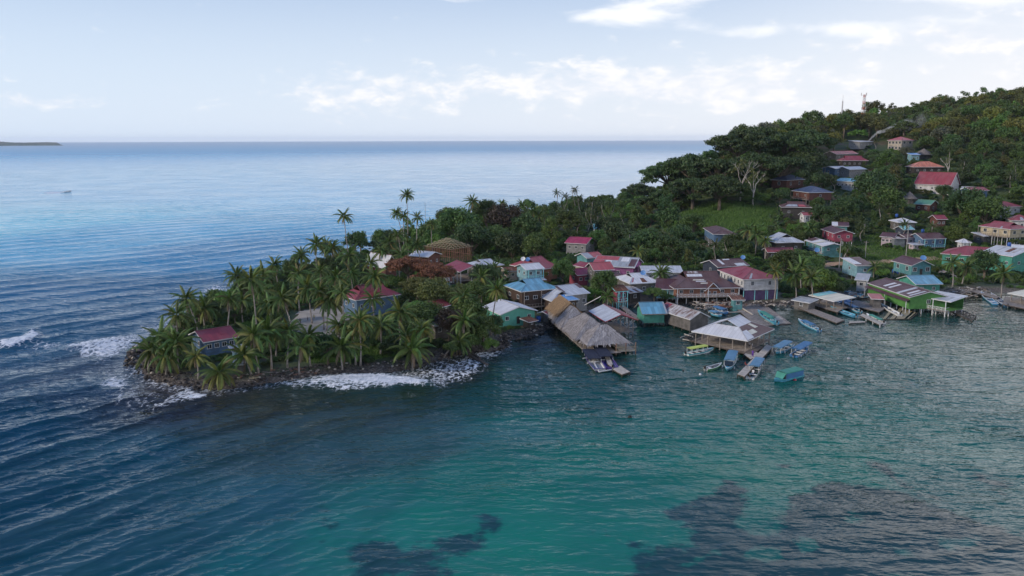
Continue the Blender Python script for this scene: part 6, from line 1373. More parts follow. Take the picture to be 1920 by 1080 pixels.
# ------------------------------------------------ explicit palms of the point
g1 = 'coconut palms crowded on the point'
t1 = 'coconut palm in the crowded grove on the point'
NEARP = [
 (350, 560, 11.5, (372, 634), 'slender coconut palm with a leaning pale trunk left of the long red roof'), (332, 590, 9, None, None), (300, 634, 6, None, None), (282, 655, 5, None, None), (330, 642, 6.5, None, None), (312, 665, 4.5, None, None),
 (368, 668, 5, None, 'low spreading palm with a dead hanging leaf above the rocks'), (411, 697, 3.2, (409, 731), 'small bright palm growing at the water edge of the rocks'),
 (474, 628, 8.3, (484, 700), 'palm with yellow lower leaves leaning over the turquoise shack'), (456, 665, 6.0, (471, 703), 'yellowish palm with a slanting trunk beside the turquoise shack'), 
 (470, 525, 15, None, 'large full crowned coconut palm rising above the grove of the point'), (432, 560, 10, None, None), (530, 560, 13.5, (550, 640), 'tall palm with a pale curved trunk left of the sandy court'), 
 (515, 497, 11, None, None), (560, 512, 11, None, None), (492, 515, 10, None, None), (600, 508, 10.5, None, None), (630, 520, 12, None, None), (600, 545, 12, (608, 620), None), (618, 560, 11, (612, 622), None), (655, 478, 10, None, None), (640, 548, 12, None, None), (575, 540, 10, None, None),
 (694, 493, 12, None, None), (703, 520, 14, (700, 590), 'tall ragged palm with a dark trunk in front of the red hipped roof'),
 (676, 600, 12, (676, 686), 'big yellow green palm with a pale straight trunk on the shore, right of a pair'), (664, 618, 10, (666, 684), 'yellow green palm just left of the big shore palm'),
 (749, 585, 8.5, None, None), (760, 628, 8, (777, 688), 'shore palm with a leaning trunk and broad drooping crown'), (790, 618, 8.5, (787, 683), 'thin shore palm with browning leaves'), (772, 655, 5, None, None), (715, 610, 7, None, None), (636, 610, 8, None, None), (640, 650, 5, None, None),
 (577, 630, 7, (582, 687), 'ragged half bare palm in front of the sandy court'), (562, 650, 5.5, (562, 703), 'small ragged palm with a shaggy trunk on the rocks'), (540, 620, 8, (540, 690), None), (502, 620, 8, (510, 692), 'palm with a pale trunk in the gap behind the shore stones'), (520, 628, 7.5, (517, 672), None),
 (645, 405, 17, (654, 500), 'lone tall palm with a round crown standing against the sea'), (592, 458, 12, None, 'slim palm behind the grove against the sea, left of the lone tall palm'), (564, 478, 9.5, None, 'small starry palm left of the slim palm against the sea'),
 (762, 366, 22, (766, 470), 'tallest palm with its crown high above its neighbours'), (744, 400, 17.5, None, 'left palm below the tallest palm'), (757, 404, 17, None, None), (782, 408, 18, None, 'full crowned palm right of the tallest palm'), (808, 420, 14, None, None), (745, 440, 13, None, None), (765, 455, 12, None, None), (730, 455, 11, None, None), (782, 460, 11, None, None), (715, 470, 9, None, None), (752, 478, 9, None, None),
 (868, 555, 10, None, 'greyish old palm crown in the middle of the shore trees'), (902, 520, 8.5, None, None), (932, 543, 13, (921, 627), 'dying palm with a brown crown and long thin trunk beside the mint green house'), (862, 640, 9, (833, 670), 'leaning palm whose trunk slants out from the shore trees'), (700, 560, 9, None, None),
 (885, 378, 19, None, 'palm crown standing out of the dark trees left of centre'), (941, 382, 18, None, None), (978, 385, 16, None, None), (1000, 397, 13, None, None), (1023, 402, 11, None, 'dark palm against the pale sea right of the forest gap'), (1011, 405, 11, None, None), (965, 398, 13, None, None),
 (1238, 512, 8.5, (1238, 548), 'small coconut palm rising between the white and brown roofs'), (1138, 555, 6, None, 'young palm tucked under the light green tree'), (1196, 470, 9, None, 'yellow green palm at the forest edge behind the village'), (1455, 508, 10, (1452, 568), 'palm with pale hanging leaves in front of the two storey turquoise house'), (1490, 512, 9, None, None), (1522, 520, 9, None, 'broad palm drooping above the small plank hut'), (1502, 500, 8, None, None),
 (1403, 432, 9, None, 'yellowish palm left of the grey white hipped roof'), (1418, 440, 9, None, None), (1435, 452, 8, (1435, 488), 'palm beside the pole at the grey white hipped roof'), (1786, 492, 10, (1786, 538), 'left of two slim palms before the wide red roof'), (1814, 500, 8.5, (1803, 535), 'right of two slim palms before the wide red roof'), (1882, 512, 8, None, 'bushy palm below the teal wall at the right'), (1640, 500, 5, None, None), (1519, 428, 6, None, None), (870, 600, 8, None, None), (925, 505, 5, None, None),
]
r0 = random.Random(5)
for px, py, h, base, lab in NEARP:
    y = .5 if px in (676, 664, 452, 468, 411, 368, 1403, 1196, 1455, 760, 790) else (.85 if px == 932 else .15)
    if lab is None:
        lab, grp = (t1, g1) if px < 700 and py > 460 else (('coconut palm in the clump beside the tallest palm', 'palms in the clump by the tallest palm') if px < 860 and py < 500 else ('coconut palm among the trees of the village and shore', 'palms among the village and shore trees'))
    else: grp = None
    palm(px, py, h, lab, grp, yel=y, base=base, s=(1.27 if px < 850 and py > 555 else (1.32 if px < 850 and py > 470 else 1.2)) * r0.uniform(.75, 1.12), sparse=(px == 562), dead=5 if px in (577, 562, 703, 869, 868) else 2)
# more palms filling the grove of the point
_r = random.Random(31); _k = 0; NF = len(FOOT)
def clash(x, y, h):
    if any((x - a) ** 2 + (y - b) ** 2 < 3.2 ** 2 for a, b in PALM_PTS): return True
    if any((x - fx) ** 2 + (y - fy) ** 2 < (fr * .9) ** 2 for fx, fy, fr in FOOT if fr > 3): return True
    if polysd([tuple(p[:2]) for p in COURT], [x], [y])[0] > -2: return True
    px, py, d = proj(x, y, ground(x, y) + h); dist = math.hypot(x, y)
    for x0, y0, x1, y1, dd in RECTS + [(560, 572, 652, 622, 262.), (655, 528, 752, 562, 300.), (372, 606, 446, 645, 190.)]:
        if dd > dist - 2 and px + 14 > x0 and px - 14 < x1 and py + 16 > y0 and py - 12 < y1: return True
    return False
for _i in range(4000):
    x, y = _r.uniform(-92, 5), _r.uniform(170, 330); h = _r.uniform(4, 9)
    if _k >= 10: break
    if polysd(COAST, [x], [y])[0] < 5 or clash(x, y, h): continue
    px, py, d = proj(x, y, ground(x, y) + h)
    if px > 850 or (px > 700 and _r.random() < .6): continue
    palm(px, py, h, t1, g1, yel=.16, s=_r.uniform(1.05, 1.5), dead=2, la=0, lean=.02); _k += 1
gf = 'distant palms along the forest skyline'
for px, py, h in ((1045, 362, 16), (1075, 356, 17), (1063, 368, 14), (1085, 372, 13), (1055, 385, 11), (1110, 378, 14), (1130, 384, 13), (1150, 382, 13), (1100, 398, 11), (1120, 405, 10), (1070, 400, 10), (1145, 405, 9), (1040, 400, 10), (1085, 415, 9), (1165, 400, 9), (1180, 440, 8), (1240, 440, 10), (1782, 275, 14), (1808, 303, 12), (1905, 305, 12), (1650, 385, 9), (1700, 420, 8), (1560, 335, 8), (1640, 262, 9), (1340, 460, 9), (1360, 450, 8), (1590, 460, 7), (1748, 425, 8), (1620, 420, 8), (1895, 330, 10), (1545, 300, 9)):
    farpalm(px, py, h, 'distant coconut palm on the forest and hillside skyline', gf, 1.0 if h > 9 else .85)

# ------------------------------------------------ explicit broad leaved trees
T_ = tree
T_(860, 420, 42, 11, 'mid', 'round', 'dark green broad tree above the unfinished timber roof'); T_(838, 405, 22, 12, 'mid'   , 'round', 'smaller green tree at the left end of the dark forest clump')
T_(885, 445, 38, 8, 'dark', 'round', 'deep shadowed tree right behind the unfinished timber roof'); T_(945, 410, 38, 12, 'brown', 'round', 'big brownish dark tree in the middle of the forest clump'); T_(912, 398, 30, 13, 'dark', 'round', 'dark tree under the palm crown left of the brownish tree')
T_(932, 445, 28, 7, 'mid', 'round', 'green vine covered tree in front of the brownish dark tree'); T_(985, 425, 30, 10, 'dark', 'round', 'dark tree right of the brownish tree'); T_(960, 460, 34, 6, 'dark', 'round', 'low dark tree behind the big bright red hipped roof')
T_(1034, 437, 26, 9, 'bright', 'tall', 'bright green vine draped tree in front of the forest'); T_(1065, 415, 28, 10, 'mid', 'round', 'green rounded tree behind the vine draped tree'); T_(1005, 460, 28, 7, 'mid', 'round', 'mid green tree above the light blue two storey house'); T_(1055, 507, 23, 5.5, 'mid', 'round', 'round dense green tree beside the light blue two storey house')
T_(1132, 533, 29, 6, 'mid', 'round', 'light green spreading tree behind the red and white boat shed'); T_(1115, 548, 14, 4, 'bright', 'round', 'small bright tree left of the young palm'); T_(1227, 547, 20, 4.5, 'mid', 'flat', 'layered almond tree above the green stilt hut'); T_(1250, 556, 12, 3, 'mid', 'flat', 'small almond tree in front of the brown roofed wing')
T_(765, 498, 40, 7.5, 'rust', 'flat', 'wide flat tree with orange brown leaves on the left', zs=1.1); T_(812, 507, 36, 7, 'rust', 'flat', 'orange brown spreading tree over the rusty roof', zs=1.1); T_(782, 535, 30, 6, 'olive', 'flat', 'olive brown spreading tree below the orange ones', zs=1.3)
T_(815, 550, 36, 6.5, 'olive', 'round', 'olive green feathery tree on the shore side'); T_(800, 590, 34, 6.5, 'mid', 'round', 'green bushy tree right of the big shore palm'); T_(842, 600, 30, 6, 'brown', 'round', 'brownish thin leaved tree in the shore thicket'); T_(880, 585, 36, 6, 'mid', 'round', 'dense green tree left of the mint green house')
T_(905, 615, 32, 5, 'mid', 'round', 'dense shore tree overhanging the water edge'); T_(928, 605, 18, 3.5, 'dark', 'round', 'dark bush at the foot of the dying palm'); T_(880, 640, 24, 3, 'mid', 'round', 'bushy tree over the surf'); T_(918, 648, 20, 2.2, 'bright', 'shrub', 'low bright shrub hanging over the surf'); T_(850, 655, 22, 2.5, 'mid', 'shrub', 'green shrub at the foot of the leaning palm')
T_(907, 515, 26, 5, 'dark', 'round', 'dark rounded tree in front of the grey roofed house'); T_(925, 545, 22, 4, 'mid', 'round', 'green tree left of the light blue gablet roof'); T_(895, 545, 26, 5, 'mid', 'round', 'green tree above the mint green house, left side'); T_(397, 578, 19, 5, 'dark', 'round', 'round leaved dark tree behind the slender palm')
T_(690, 645, 20, 3, 'dark', 'shrub', 'dark shrubbery behind the shore palms, left clump'); T_(735, 650, 24, 3, 'dark', 'shrub', 'dark shrubbery behind the shore palms, right clump'); T_(1005, 515, 12, 3, 'mid', 'shrub', 'shrub left of the round dense tree'); T_(1020, 515, 10, 3, 'gold', 'shrub', 'yellow green bush beside the round dense tree')
# big umbrella trees of the ridge
ug = 'dark umbrella trees along the ridge'
for px, py, rr, h, lab in ((1255, 325, 48, 15, 'leftmost umbrella tree with flat layers reaching over the sea'), (1300, 312, 52, 17, None), (1345, 318, 50, 16, None), (1385, 268, 52, 20, 'highest spreading umbrella tree in the middle of the ridge'), (1430, 262, 50, 19, None), (1475, 270, 52, 18, None), (1300, 352, 46, 12, None), (1350, 352, 46, 12, None), (1415, 310, 50, 14, None), (1465, 312, 46, 13, None), (1200, 358, 30, 11, 'dark round topped tree at the low end of the ridge'), (1215, 382, 30, 8, None), (1255, 370, 36, 9, None), (1515, 262, 40, 14, None), (1505, 300, 40, 12, None)):
    T_(px, py, rr, h, 'dark', 'flat', lab or 'dark layered umbrella tree on the ridge above the grassy slope', None if lab else ug, zs=1.15)
for px, py, rr, h, c, sh, lab in ((1250, 400, 32, 9, 'dark', 'tall', 'tall dark creeper covered tree left of the grassy slope'), (1195, 415, 28, 7, 'mid', 'tall', 'green pointed creeper covered tree'), (1160, 440, 32, 6, 'dark', 'round', None), (1215, 455, 36, 6, 'dark', 'round', None), (1255, 465, 30, 6, 'dark', 'round', None), (1140, 425, 26, 7, 'dark', 'round', None), (1300, 420, 24, 5, 'mid', 'round', None), (1275, 440, 26, 5, 'dark', 'round', None),
    (1120, 450, 22, 6, 'mid', 'round', None), (1160, 470, 20, 5, 'dark', 'round', None), (1375, 455, 22, 4, 'mid', 'round', 'rounded green bush right of the blue stilt hut'), (1548, 527, 26, 4.5, 'bright', 'round', 'bright green tree beside the dirt path'), (1500, 482, 36, 5, 'mid', 'flat', 'flat topped green tree below the low red roof'), (1470, 492, 28, 5, 'mid', 'round', 'green tree right of the red hipped roof'), (1520, 500, 26, 4, 'mid', 'round', None), (1565, 540, 18, 3, 'mid', 'round', None),
    (1585, 388, 24, 6, 'dark', 'round', 'very dark round tree in the middle of the slope'), (1545, 405, 26, 6, 'dark', 'round', None), (1640, 350, 40, 9, 'dark', 'round', 'large dark tree left of the red hall'), (1668, 375, 30, 7, 'mid', 'round', None), (1770, 358, 16, 5, 'dark', 'round', 'dark tree in front of the red hall gable'), (1810, 385, 38, 7, 'dark', 'round', None), (1850, 395, 34, 7, 'mid', 'round', None), (1848, 492, 28, 6, 'dark', 'round', 'round dark tree in front of the wide red roof'), (1795, 440, 22, 5, 'bright', 'round', 'bright green tree right of the blue veranda house'), (1600, 475, 20, 3, 'mid', 'shrub', None),
    (1655, 513, 14, 3, 'bright', 'shrub', 'bright green bush left of the teal blue house'), (1590, 470, 16, 4, 'mid', 'round', 'small green tree beside the crimson house'), (1700, 240, 20, 8, 'dark', 'round', None), (1745, 185, 24, 12, 'dark', 'flat', 'flat crowned tree standing out on the hilltop skyline'), (1700, 285, 14, 6, 'grey', 'round', 'pale grey flowering tree left of the thatched cone hut')):
    T_(px, py, rr, h, c, sh, lab or 'green broadleaf tree between the hillside houses', None if lab else 'trees between the hillside houses')
def bare(px, base, top, lab, rr):
    q = P(*base); d = q.y * .983 + 8; h = (base[1] - top) / F * d * 1.05; root = empty('bare_tree', q, 0, lab, 'tree'); r = random.Random(lab); mb = MB()
    def br(p, dr, L, w, k):
        e = p + dr * L; m_ = p.lerp(e, .5) + Vector((r.uniform(-1, 1), r.uniform(-1, 1), 0)) * L * .07; mb.tube([tuple(p), tuple(m_), tuple(e)], [w, w * .8, w * .6], 5, cap=False)
        if k < 4:
            for i in range(2 if k else 3): d2 = (dr + Vector((r.uniform(-.75, .75), r.uniform(-.75, .75), r.uniform(-.1, .35)))).normalized(); br(e, d2, L * r.uniform(.6, .8), w * .55, k + 1)
    br(Vector((0, 0, -1)), Vector((0, 0, 1)), h * .45, .5, 0); mb.build('trunk', bark_pale, root, True)
    V, Fc, cl = crown_arrays(5, 14, 26, .08, 'round', .2); link('crown', npmesh('crown', V, Fc, LM['olive']), None, root, loc=(0, 0, h * .85), scale=(h * .33,) * 3)
bare(1385, (1388, 376), 310, 'pale bare trunked tree forking in front of the dark ridge', 20); bare(1413, (1412, 385), 330, 'thin pale trunk right of the forked bare tree', 12); bare(1780, (1777, 330), 300, 'pale leafless tree beside the orange tiled roof', 10)

# ------------------------------------------------ bananas
ban = leafmat('banana_leaf', (.045, .085, .022), (.095, .15, .045), .3)
def banana_leaf():
    V = []; Fc = []; n = 6
    for i in range(n + 1):
        u = i / n; a = .5 - 1.5 * u; x = 2.6 * u * (1 - .1 * u); z = 1.0 * u - 1.5 * u * u; w = .34 * math.sin(math.pi * min(1, u * .85 + .12)); V += [(x, -w, z - .06), (x, 0, z), (x, w, z - .06)]
    for i in range(n):
        for k in (0, 1): a = i * 3 + k; Fc.append([a, a + 1, a + 4, a + 3])
    return npmesh('leaf', np.array(V), np.array(Fc), ban)
BL = banana_leaf(); BS = MB().tube([(0, 0, -.3), (0, 0, 1), (.05, 0, 2.2)], [.16, .13, .08], 6).mesh('stem', paint('banana_stem', (.13, .14, .06), .7), True)
def banana(px, py, s=1.):
    p = P(px, py, 2.5 * s); root = empty('banana_plant', p, rnd.uniform(0, 6), 'banana plant with long arching leaves between the houses', 'banana plant', 'banana plants between the houses'); root.scale = (s,) * 3; link('stem', BS, None, root)
    for k in range(8):
        o = link('leaf', BL, None, root); o.matrix_local = Matrix.Translation((0, 0, 2.1)) @ Matrix.Rotation(k * 2.4, 4, 'Z') @ Matrix.Rotation(-math.radians(62 - k * 9), 4, 'Y') @ Matrix.Scale(rnd.uniform(.8, 1.1), 4)
    FOOT.append((p.x, p.y, 1))
for cx, cy, sx, sy, n_ in ((905, 482, 40, 8, 9), (975, 488, 16, 5, 4), (1290, 478, 34, 16, 16), (1330, 470, 22, 12, 8), (1265, 420, 20, 10, 5), (1465, 402, 36, 18, 18), (1450, 425, 25, 8, 5), (1500, 420, 20, 8, 6), (940, 525, 18, 18, 7), (1620, 425, 26, 14, 9), (1580, 440, 14, 8, 3), (1650, 405, 25, 12, 7), (1190, 500, 8, 5, 2), (1600, 385, 20, 10, 5), (1680, 400, 15, 8, 3), (1555, 372, 25, 12, 6), (960, 560, 5, 12, 2), (1385, 445, 12, 8, 3)):
    for k in range(n_): banana(cx + rnd.uniform(-sx, sx), cy + rnd.uniform(-sy, sy), rnd.uniform(.9, 1.35))

# bushes close against the walls of the hillside houses
for root_, w_, l_ in HOUSES:
    if root_.location[1] < 300 or root_.location[2] < .9: continue
    for k in range(rnd.randint(2, 4)):
        q = root_pt(root_, (rnd.uniform(-.6, .6) * w_, -l_ / 2 - rnd.uniform(.3, 2.2), 0)); R = rnd.uniform(1.1, 2.1); zq = ground(q[0], q[1])
        tree(0, 0, 0, R * .45, rnd.choice(['mid', 'bright', 'dark']), 'shrub', 'leafy green shrub in the undergrowth between houses and palms', 'undergrowth shrubs', pos=Vector((q[0], q[1], zq)), R=R, cat='shrub')
# ------------------------------------------------ filler forest
def blocked(x, y, z, R, h, tol=3):
    """would this tree stand in a house or hide one"""
    for fx, fy, fr in FOOT[:NF]:
        if (x - fx) ** 2 + (y - fy) ** 2 < (fr + R * .35) ** 2: return True
    px, py, d = proj(x, y, z + h); rp = R / d * F; dist = math.sqrt(x * x + y * y)
    b = proj(x, y, z)[1]
    for x0, y0, x1, y1, dd in RECTS:
        if dd > dist - 2 and px + rp * .8 > x0 + tol and px - rp * .8 < x1 - tol and py - rp * .85 < y1 - 2 and b > y0: return True
    return False
NF = len(FOOT)
CLEAR = [[tuple(p[:2]) for p in PATH], [tuple(p[:2]) for p in COURT]] + [[tuple(P(*q)[:2]) for q in pl] for pl in (
    [(1285, 405), (1330, 385), (1400, 388), (1450, 395), (1440, 425), (1360, 432), (1300, 425)],            # grassy slope
    [(1590, 500), (1600, 460), (1640, 440), (1640, 478), (1760, 482), (1765, 500)], [(1630, 470), (1760, 466), (1765, 482), (1620, 490)])]
SIGHT = [(553, 572, 655, 632, 400)]     # the court must stay in sight
RECTS.extend([(555, 575, 640, 615, 235.), (1530, 486, 1580, 502, 330.), (1640, 466, 1760, 490, 330.), (1310, 388, 1445, 418, 440.)])
cand = []
rs = np.random.RandomState(12)
N0 = 15000
xs = rs.uniform(-100, 760, N0); ys = rs.uniform(165, 860, N0)
tt = xs / ys; xs = np.concatenate([xs, rs.uniform(-100, 330, 9000)]); ys = np.concatenate([ys, rs.uniform(165, 400, 9000)]); tt = xs / ys; ok = (tt < .72) & (tt > -.5)
xs, ys = xs[ok], ys[ok]; sdv = polysd(COAST, xs, ys); zz = terrain(xs, ys)
ok = (sdv > 5) & (zz > .8); xs, ys, zz, sdv = xs[ok], ys[ok], zz[ok], sdv[ok]
clr = np.zeros(len(xs), bool)
for c in CLEAR: clr |= polysd(c, xs, ys) > -1.5
spec = fbm(xs * .015, ys * .015, 71, 3)
order = np.argsort(ys); grid = {}
def free(x, y, r, grid):
    gx, gy = int(x // 8), int(y // 8)
    for i in range(gx - 2, gx + 3):
        for j in range(gy - 2, gy + 3):
            for (a, b, c) in grid.get((i, j), ()):
                if (a - x) ** 2 + (b - y) ** 2 < ((r + c) * .5) ** 2: return False
    grid.setdefault((gx, gy), []).append((x, y, r)); return True
for (x, y, r) in FOOT[NF_T0:] if 'NF_T0' in globals() else []: grid.setdefault((int(x // 8), int(y // 8)), []).append((x, y, r))
placed = []
for i in order:
    x, y, z = xs[i], ys[i], zz[i]
    if clr[i]: continue
    village = y < 400 and x > -20 and z < 12; hillz = z > 14
    r = rnd
    if x < 20 and y < 330: R = r.uniform(1.6, 2.8) if r.random() < .75 else r.uniform(3, 4.2); h = R * r.uniform(.9, 1.3)            # point: undergrowth between palms
    elif village and y < 300: R = r.uniform(1.3, 2.6); h = r.uniform(1.2, 3.)
    elif village: R = r.uniform(2.0, 4.5); h = R * r.uniform(.9, 1.4)
    elif hillz: R = r.uniform(4., 7.5) * (1.35 if z > 38 else 1); h = R * r.uniform(1.0, 1.6)
    else: R = r.uniform(3.5, 6.5); h = R * r.uniform(.9, 1.5)
    if r.random() < .35 and y < 520: R *= .6; h *= .6
    if not free(x, y, R * (1.05 if hillz else 1.15), grid): continue
    if blocked(x, y, z, R, h):
        R *= .5; h *= .4
        if R < .7 or blocked(x, y, z, R, h): continue
    placed.append((x, y, z, R, h, spec[i]))
def leaf_sun_tone(x, y, z, s, r):
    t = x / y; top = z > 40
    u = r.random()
    if top and t > .30: return 'olive' if u < .30 else ('gold' if u < .52 else ('bright' if u < .62 else ('mid' if u < .92 else 'grey')))  # hilltop: warm sunlight put into the leaf colour, on top of tree variety
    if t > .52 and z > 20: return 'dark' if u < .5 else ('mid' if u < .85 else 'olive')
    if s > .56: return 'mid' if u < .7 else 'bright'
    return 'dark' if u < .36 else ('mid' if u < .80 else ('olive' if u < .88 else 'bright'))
NFAR = 300 - 75
placed.sort(key=lambda q: -(q[3] / math.hypot(q[0], q[1])))
shr = [q for q in placed if q[3] < 2.7]; big = [q for q in placed if q[3] >= 2.7]
print('filler', len(shr), len(big))
labs = {'hill': ('broadleaf tree in the forest high on the hill', 'forest trees high on the hill'), 'low': ('broadleaf tree in the woods behind the village and on the lower slope', 'woods behind the village and on the lower slope')}
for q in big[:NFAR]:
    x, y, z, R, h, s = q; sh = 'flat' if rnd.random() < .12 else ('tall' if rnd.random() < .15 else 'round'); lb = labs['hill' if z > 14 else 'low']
    tree(0, 0, 0, h, leaf_sun_tone(x, y, z, s, rnd), sh, lb[0], lb[1], pos=Vector((x, y, z - .2)), R=R, near=False, zs=rnd.uniform(.8, 1.15))
for q in shr[:180]:
    x, y, z, R, h, s = q; tree(0, 0, 0, h * .35, rnd.choice(['dark', 'mid', 'mid', 'bright', 'olive'] if z > 3 or x > 10 else ['dark', 'dark', 'mid']), 'shrub', 'leafy green shrub in the undergrowth between houses and palms', 'undergrowth shrubs', pos=Vector((x, y, z - .1)), R=R, zs=1.0, cat='shrub')
rest = big[NFAR:]; restshr = shr[180:]
# everything else: one forest mass of instanced crowns, one for each leaf tone
def scatter(name, label, pts, sources, kind='stuff'):
    """geometry-nodes instances of the crowns of standing trees: pts = (x, y, z, sx, sz, rot, idx)"""
    me = bpy.data.meshes.new(name); a = np.array(pts, float); me.vertices.add(len(a)); me.vertices.foreach_set('co', a[:, :3].astype(np.float32).ravel())
    sc = np.stack([a[:, 3], a[:, 3], a[:, 4]], 1).astype(np.float32)
    me.attributes.new('sc', 'FLOAT_VECTOR', 'POINT').data.foreach_set('vector', sc.ravel())
    rt = np.stack([np.zeros(len(a)), np.zeros(len(a)), a[:, 5]], 1).astype(np.float32); me.attributes.new('rt', 'FLOAT_VECTOR', 'POINT').data.foreach_set('vector', rt.ravel())
    me.attributes.new('ix', 'INT', 'POINT').data.foreach_set('value', a[:, 6].astype(np.int32))
    o = link(name, me); tag(o, label, kind=kind); ng = bpy.data.node_groups.new(name, 'GeometryNodeTree'); ng.interface.new_socket('Geometry', in_out='INPUT', socket_type='NodeSocketGeometry'); ng.interface.new_socket('Geometry', in_out='OUTPUT', socket_type='NodeSocketGeometry')
    nd = ng.nodes; L = ng.links; gi = nd.new('NodeGroupInput'); go = nd.new('NodeGroupOutput'); join = nd.new('GeometryNodeJoinGeometry')
    def attr(n, t): k = nd.new('GeometryNodeInputNamedAttribute'); k.data_type = t; k.inputs[0].default_value = n; return k.outputs[0]
    for i, so_ in enumerate(sources):
        oi = nd.new('GeometryNodeObjectInfo'); oi.transform_space = 'ORIGINAL'; oi.inputs['Object'].default_value = so_
        iop = nd.new('GeometryNodeInstanceOnPoints'); cmpn = nd.new('FunctionNodeCompare'); cmpn.data_type = 'INT'; cmpn.operation = 'EQUAL'; L.new(attr('ix', 'INT'), cmpn.inputs[2]); cmpn.inputs[3].default_value = i
        L.new(gi.outputs[0], iop.inputs['Points']); L.new(cmpn.outputs[0], iop.inputs['Selection']); L.new(oi.outputs['Geometry'], iop.inputs['Instance']); L.new(attr('rt', 'FLOAT_VECTOR'), iop.inputs['Rotation']); L.new(attr('sc', 'FLOAT_VECTOR'), iop.inputs['Scale']); L.new(iop.outputs[0], join.inputs[0])
    L.new(join.outputs[0], go.inputs[0]); md = o.modifiers.new('scatter', 'NODES'); md.node_group = ng; return o
# crowns that already stand somewhere serve as the pattern
pat = {}
for o in scene.objects:
    if o.type == 'MESH' and o.name.split('.')[0] == 'crown' and o.parent and o.data.materials: pat.setdefault((o.data.materials[0].name, o.parent.name.split('.')[0]), []).append(o)
keys = ['dark', 'mid', 'olive', 'gold', 'bright', 'grey']; mats_ = [LM[k].name for k in keys]; srcs = []; kidx = {}
for k, mn in zip(keys, mats_):
    for tp in ('broadleaf_tree', 'umbrella_tree', 'vine_covered_tree'):
        l = [o for o in pat.get((mn, tp), []) if len(o.data.polygons) < 4200][:2]
        for o in l: kidx.setdefault(k, []).append(len(srcs)); srcs.append(o)
pts = []
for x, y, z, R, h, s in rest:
    k = leaf_sun_tone(x, y, z, s, rnd); k = k if k in kidx else 'mid'; pts.append((x, y, z + h * .8, R, R * rnd.uniform(.8, 1.1), rnd.uniform(0, 6.28), rnd.choice(kidx[k])))
# the instancer's own scale is that of the bare mesh, radius 1
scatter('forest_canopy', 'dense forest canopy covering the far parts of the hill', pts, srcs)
# ground cover: small bushes everywhere on land outside clearings
gc = []; n_ = 16000; xx = np.concatenate([rs.uniform(-95, 500, 11000), rs.uniform(-95, 120, 5000)]); yy = np.concatenate([rs.uniform(170, 560, 11000), rs.uniform(170, 340, 5000)]); sd2 = polysd(COAST, xx, yy); z2 = terrain(xx, yy); bad = sd2 < 4.5
for c in CLEAR: bad |= polysd(c, xx, yy) > -.8
bad |= (xx / yy > .72) | (xx / yy < -.5)
for x, y, z, b in zip(xx, yy, z2, bad):
    if b: continue
    if any((x - fx) ** 2 + (y - fy) ** 2 < (fr * .85) ** 2 for fx, fy, fr in FOOT[:NH]): continue
    R = rnd.uniform(.6, 1.7); gc.append((x, y, z + R * .1, R, R * rnd.uniform(.5, .9), rnd.uniform(0, 6.28), rnd.randrange(3)))
sh_src = []
for mn in ('dark', 'mid', 'bright'):
    l = pat.get((LM[mn].name, 'shrub'), []); sh_src.append(l[0] if l else srcs[0])
for x, y, z, R, h, s in restshr: gc.append((x, y, z + h * .35, R, R, rnd.uniform(0, 6.28), rnd.randrange(3)))
scatter('ground_cover', 'low leafy ground cover under the trees and between the houses', gc, sh_src)
# long grass of the slope
def grass(name, label, poly, n, hgt, mat):
    Pn = [tuple(P(*q)[:2]) for q in poly]; a = np.array(Pn); r = np.random.RandomState(n); x = r.uniform(a[:, 0].min(), a[:, 0].max(), n); y = r.uniform(a[:, 1].min(), a[:, 1].max(), n); k = polysd(Pn, x, y) > 0; x, y = x[k], y[k]; z = terrain(x, y); m_ = len(x)
    an = r.uniform(0, 6.28, m_); w = r.uniform(.1, .3, m_); hh = hgt * r.uniform(.5, 1.3, m_) * (.5 + fbm(x * .12, y * .12, 4)); lx = r.uniform(-.4, .4, m_); V = np.zeros((m_, 3, 3))
    V[:, 0] = np.stack([x - w * np.cos(an), y - w * np.sin(an), z - .1], 1); V[:, 1] = np.stack([x + w * np.cos(an), y + w * np.sin(an), z - .1], 1); V[:, 2] = np.stack([x + lx, y + lx * .5, z + hh], 1)
    return tag(link(name, npmesh(name, V.reshape(-1, 3), np.arange(m_ * 3).reshape(-1, 3), mat)), label, kind='stuff')
grass('tall_grass', 'bright green tall grass and creepers on the open slope', [(1275, 402), (1330, 382), (1400, 384), (1460, 392), (1450, 430), (1360, 440), (1290, 432)], 26000, 1.3, grassm)
grass('lawn_grass', 'green grass on the open slope round the pink houses', [(1590, 505), (1595, 455), (1640, 438), (1770, 450), (1775, 482), (1765, 500), (1620, 505)], 30000, .6, grassm)
grass('shore_grass', 'green grass under the shore palms', [(580, 682), (700, 676), (740, 668), (735, 640), (600, 655)], 9000, .6, grassm)
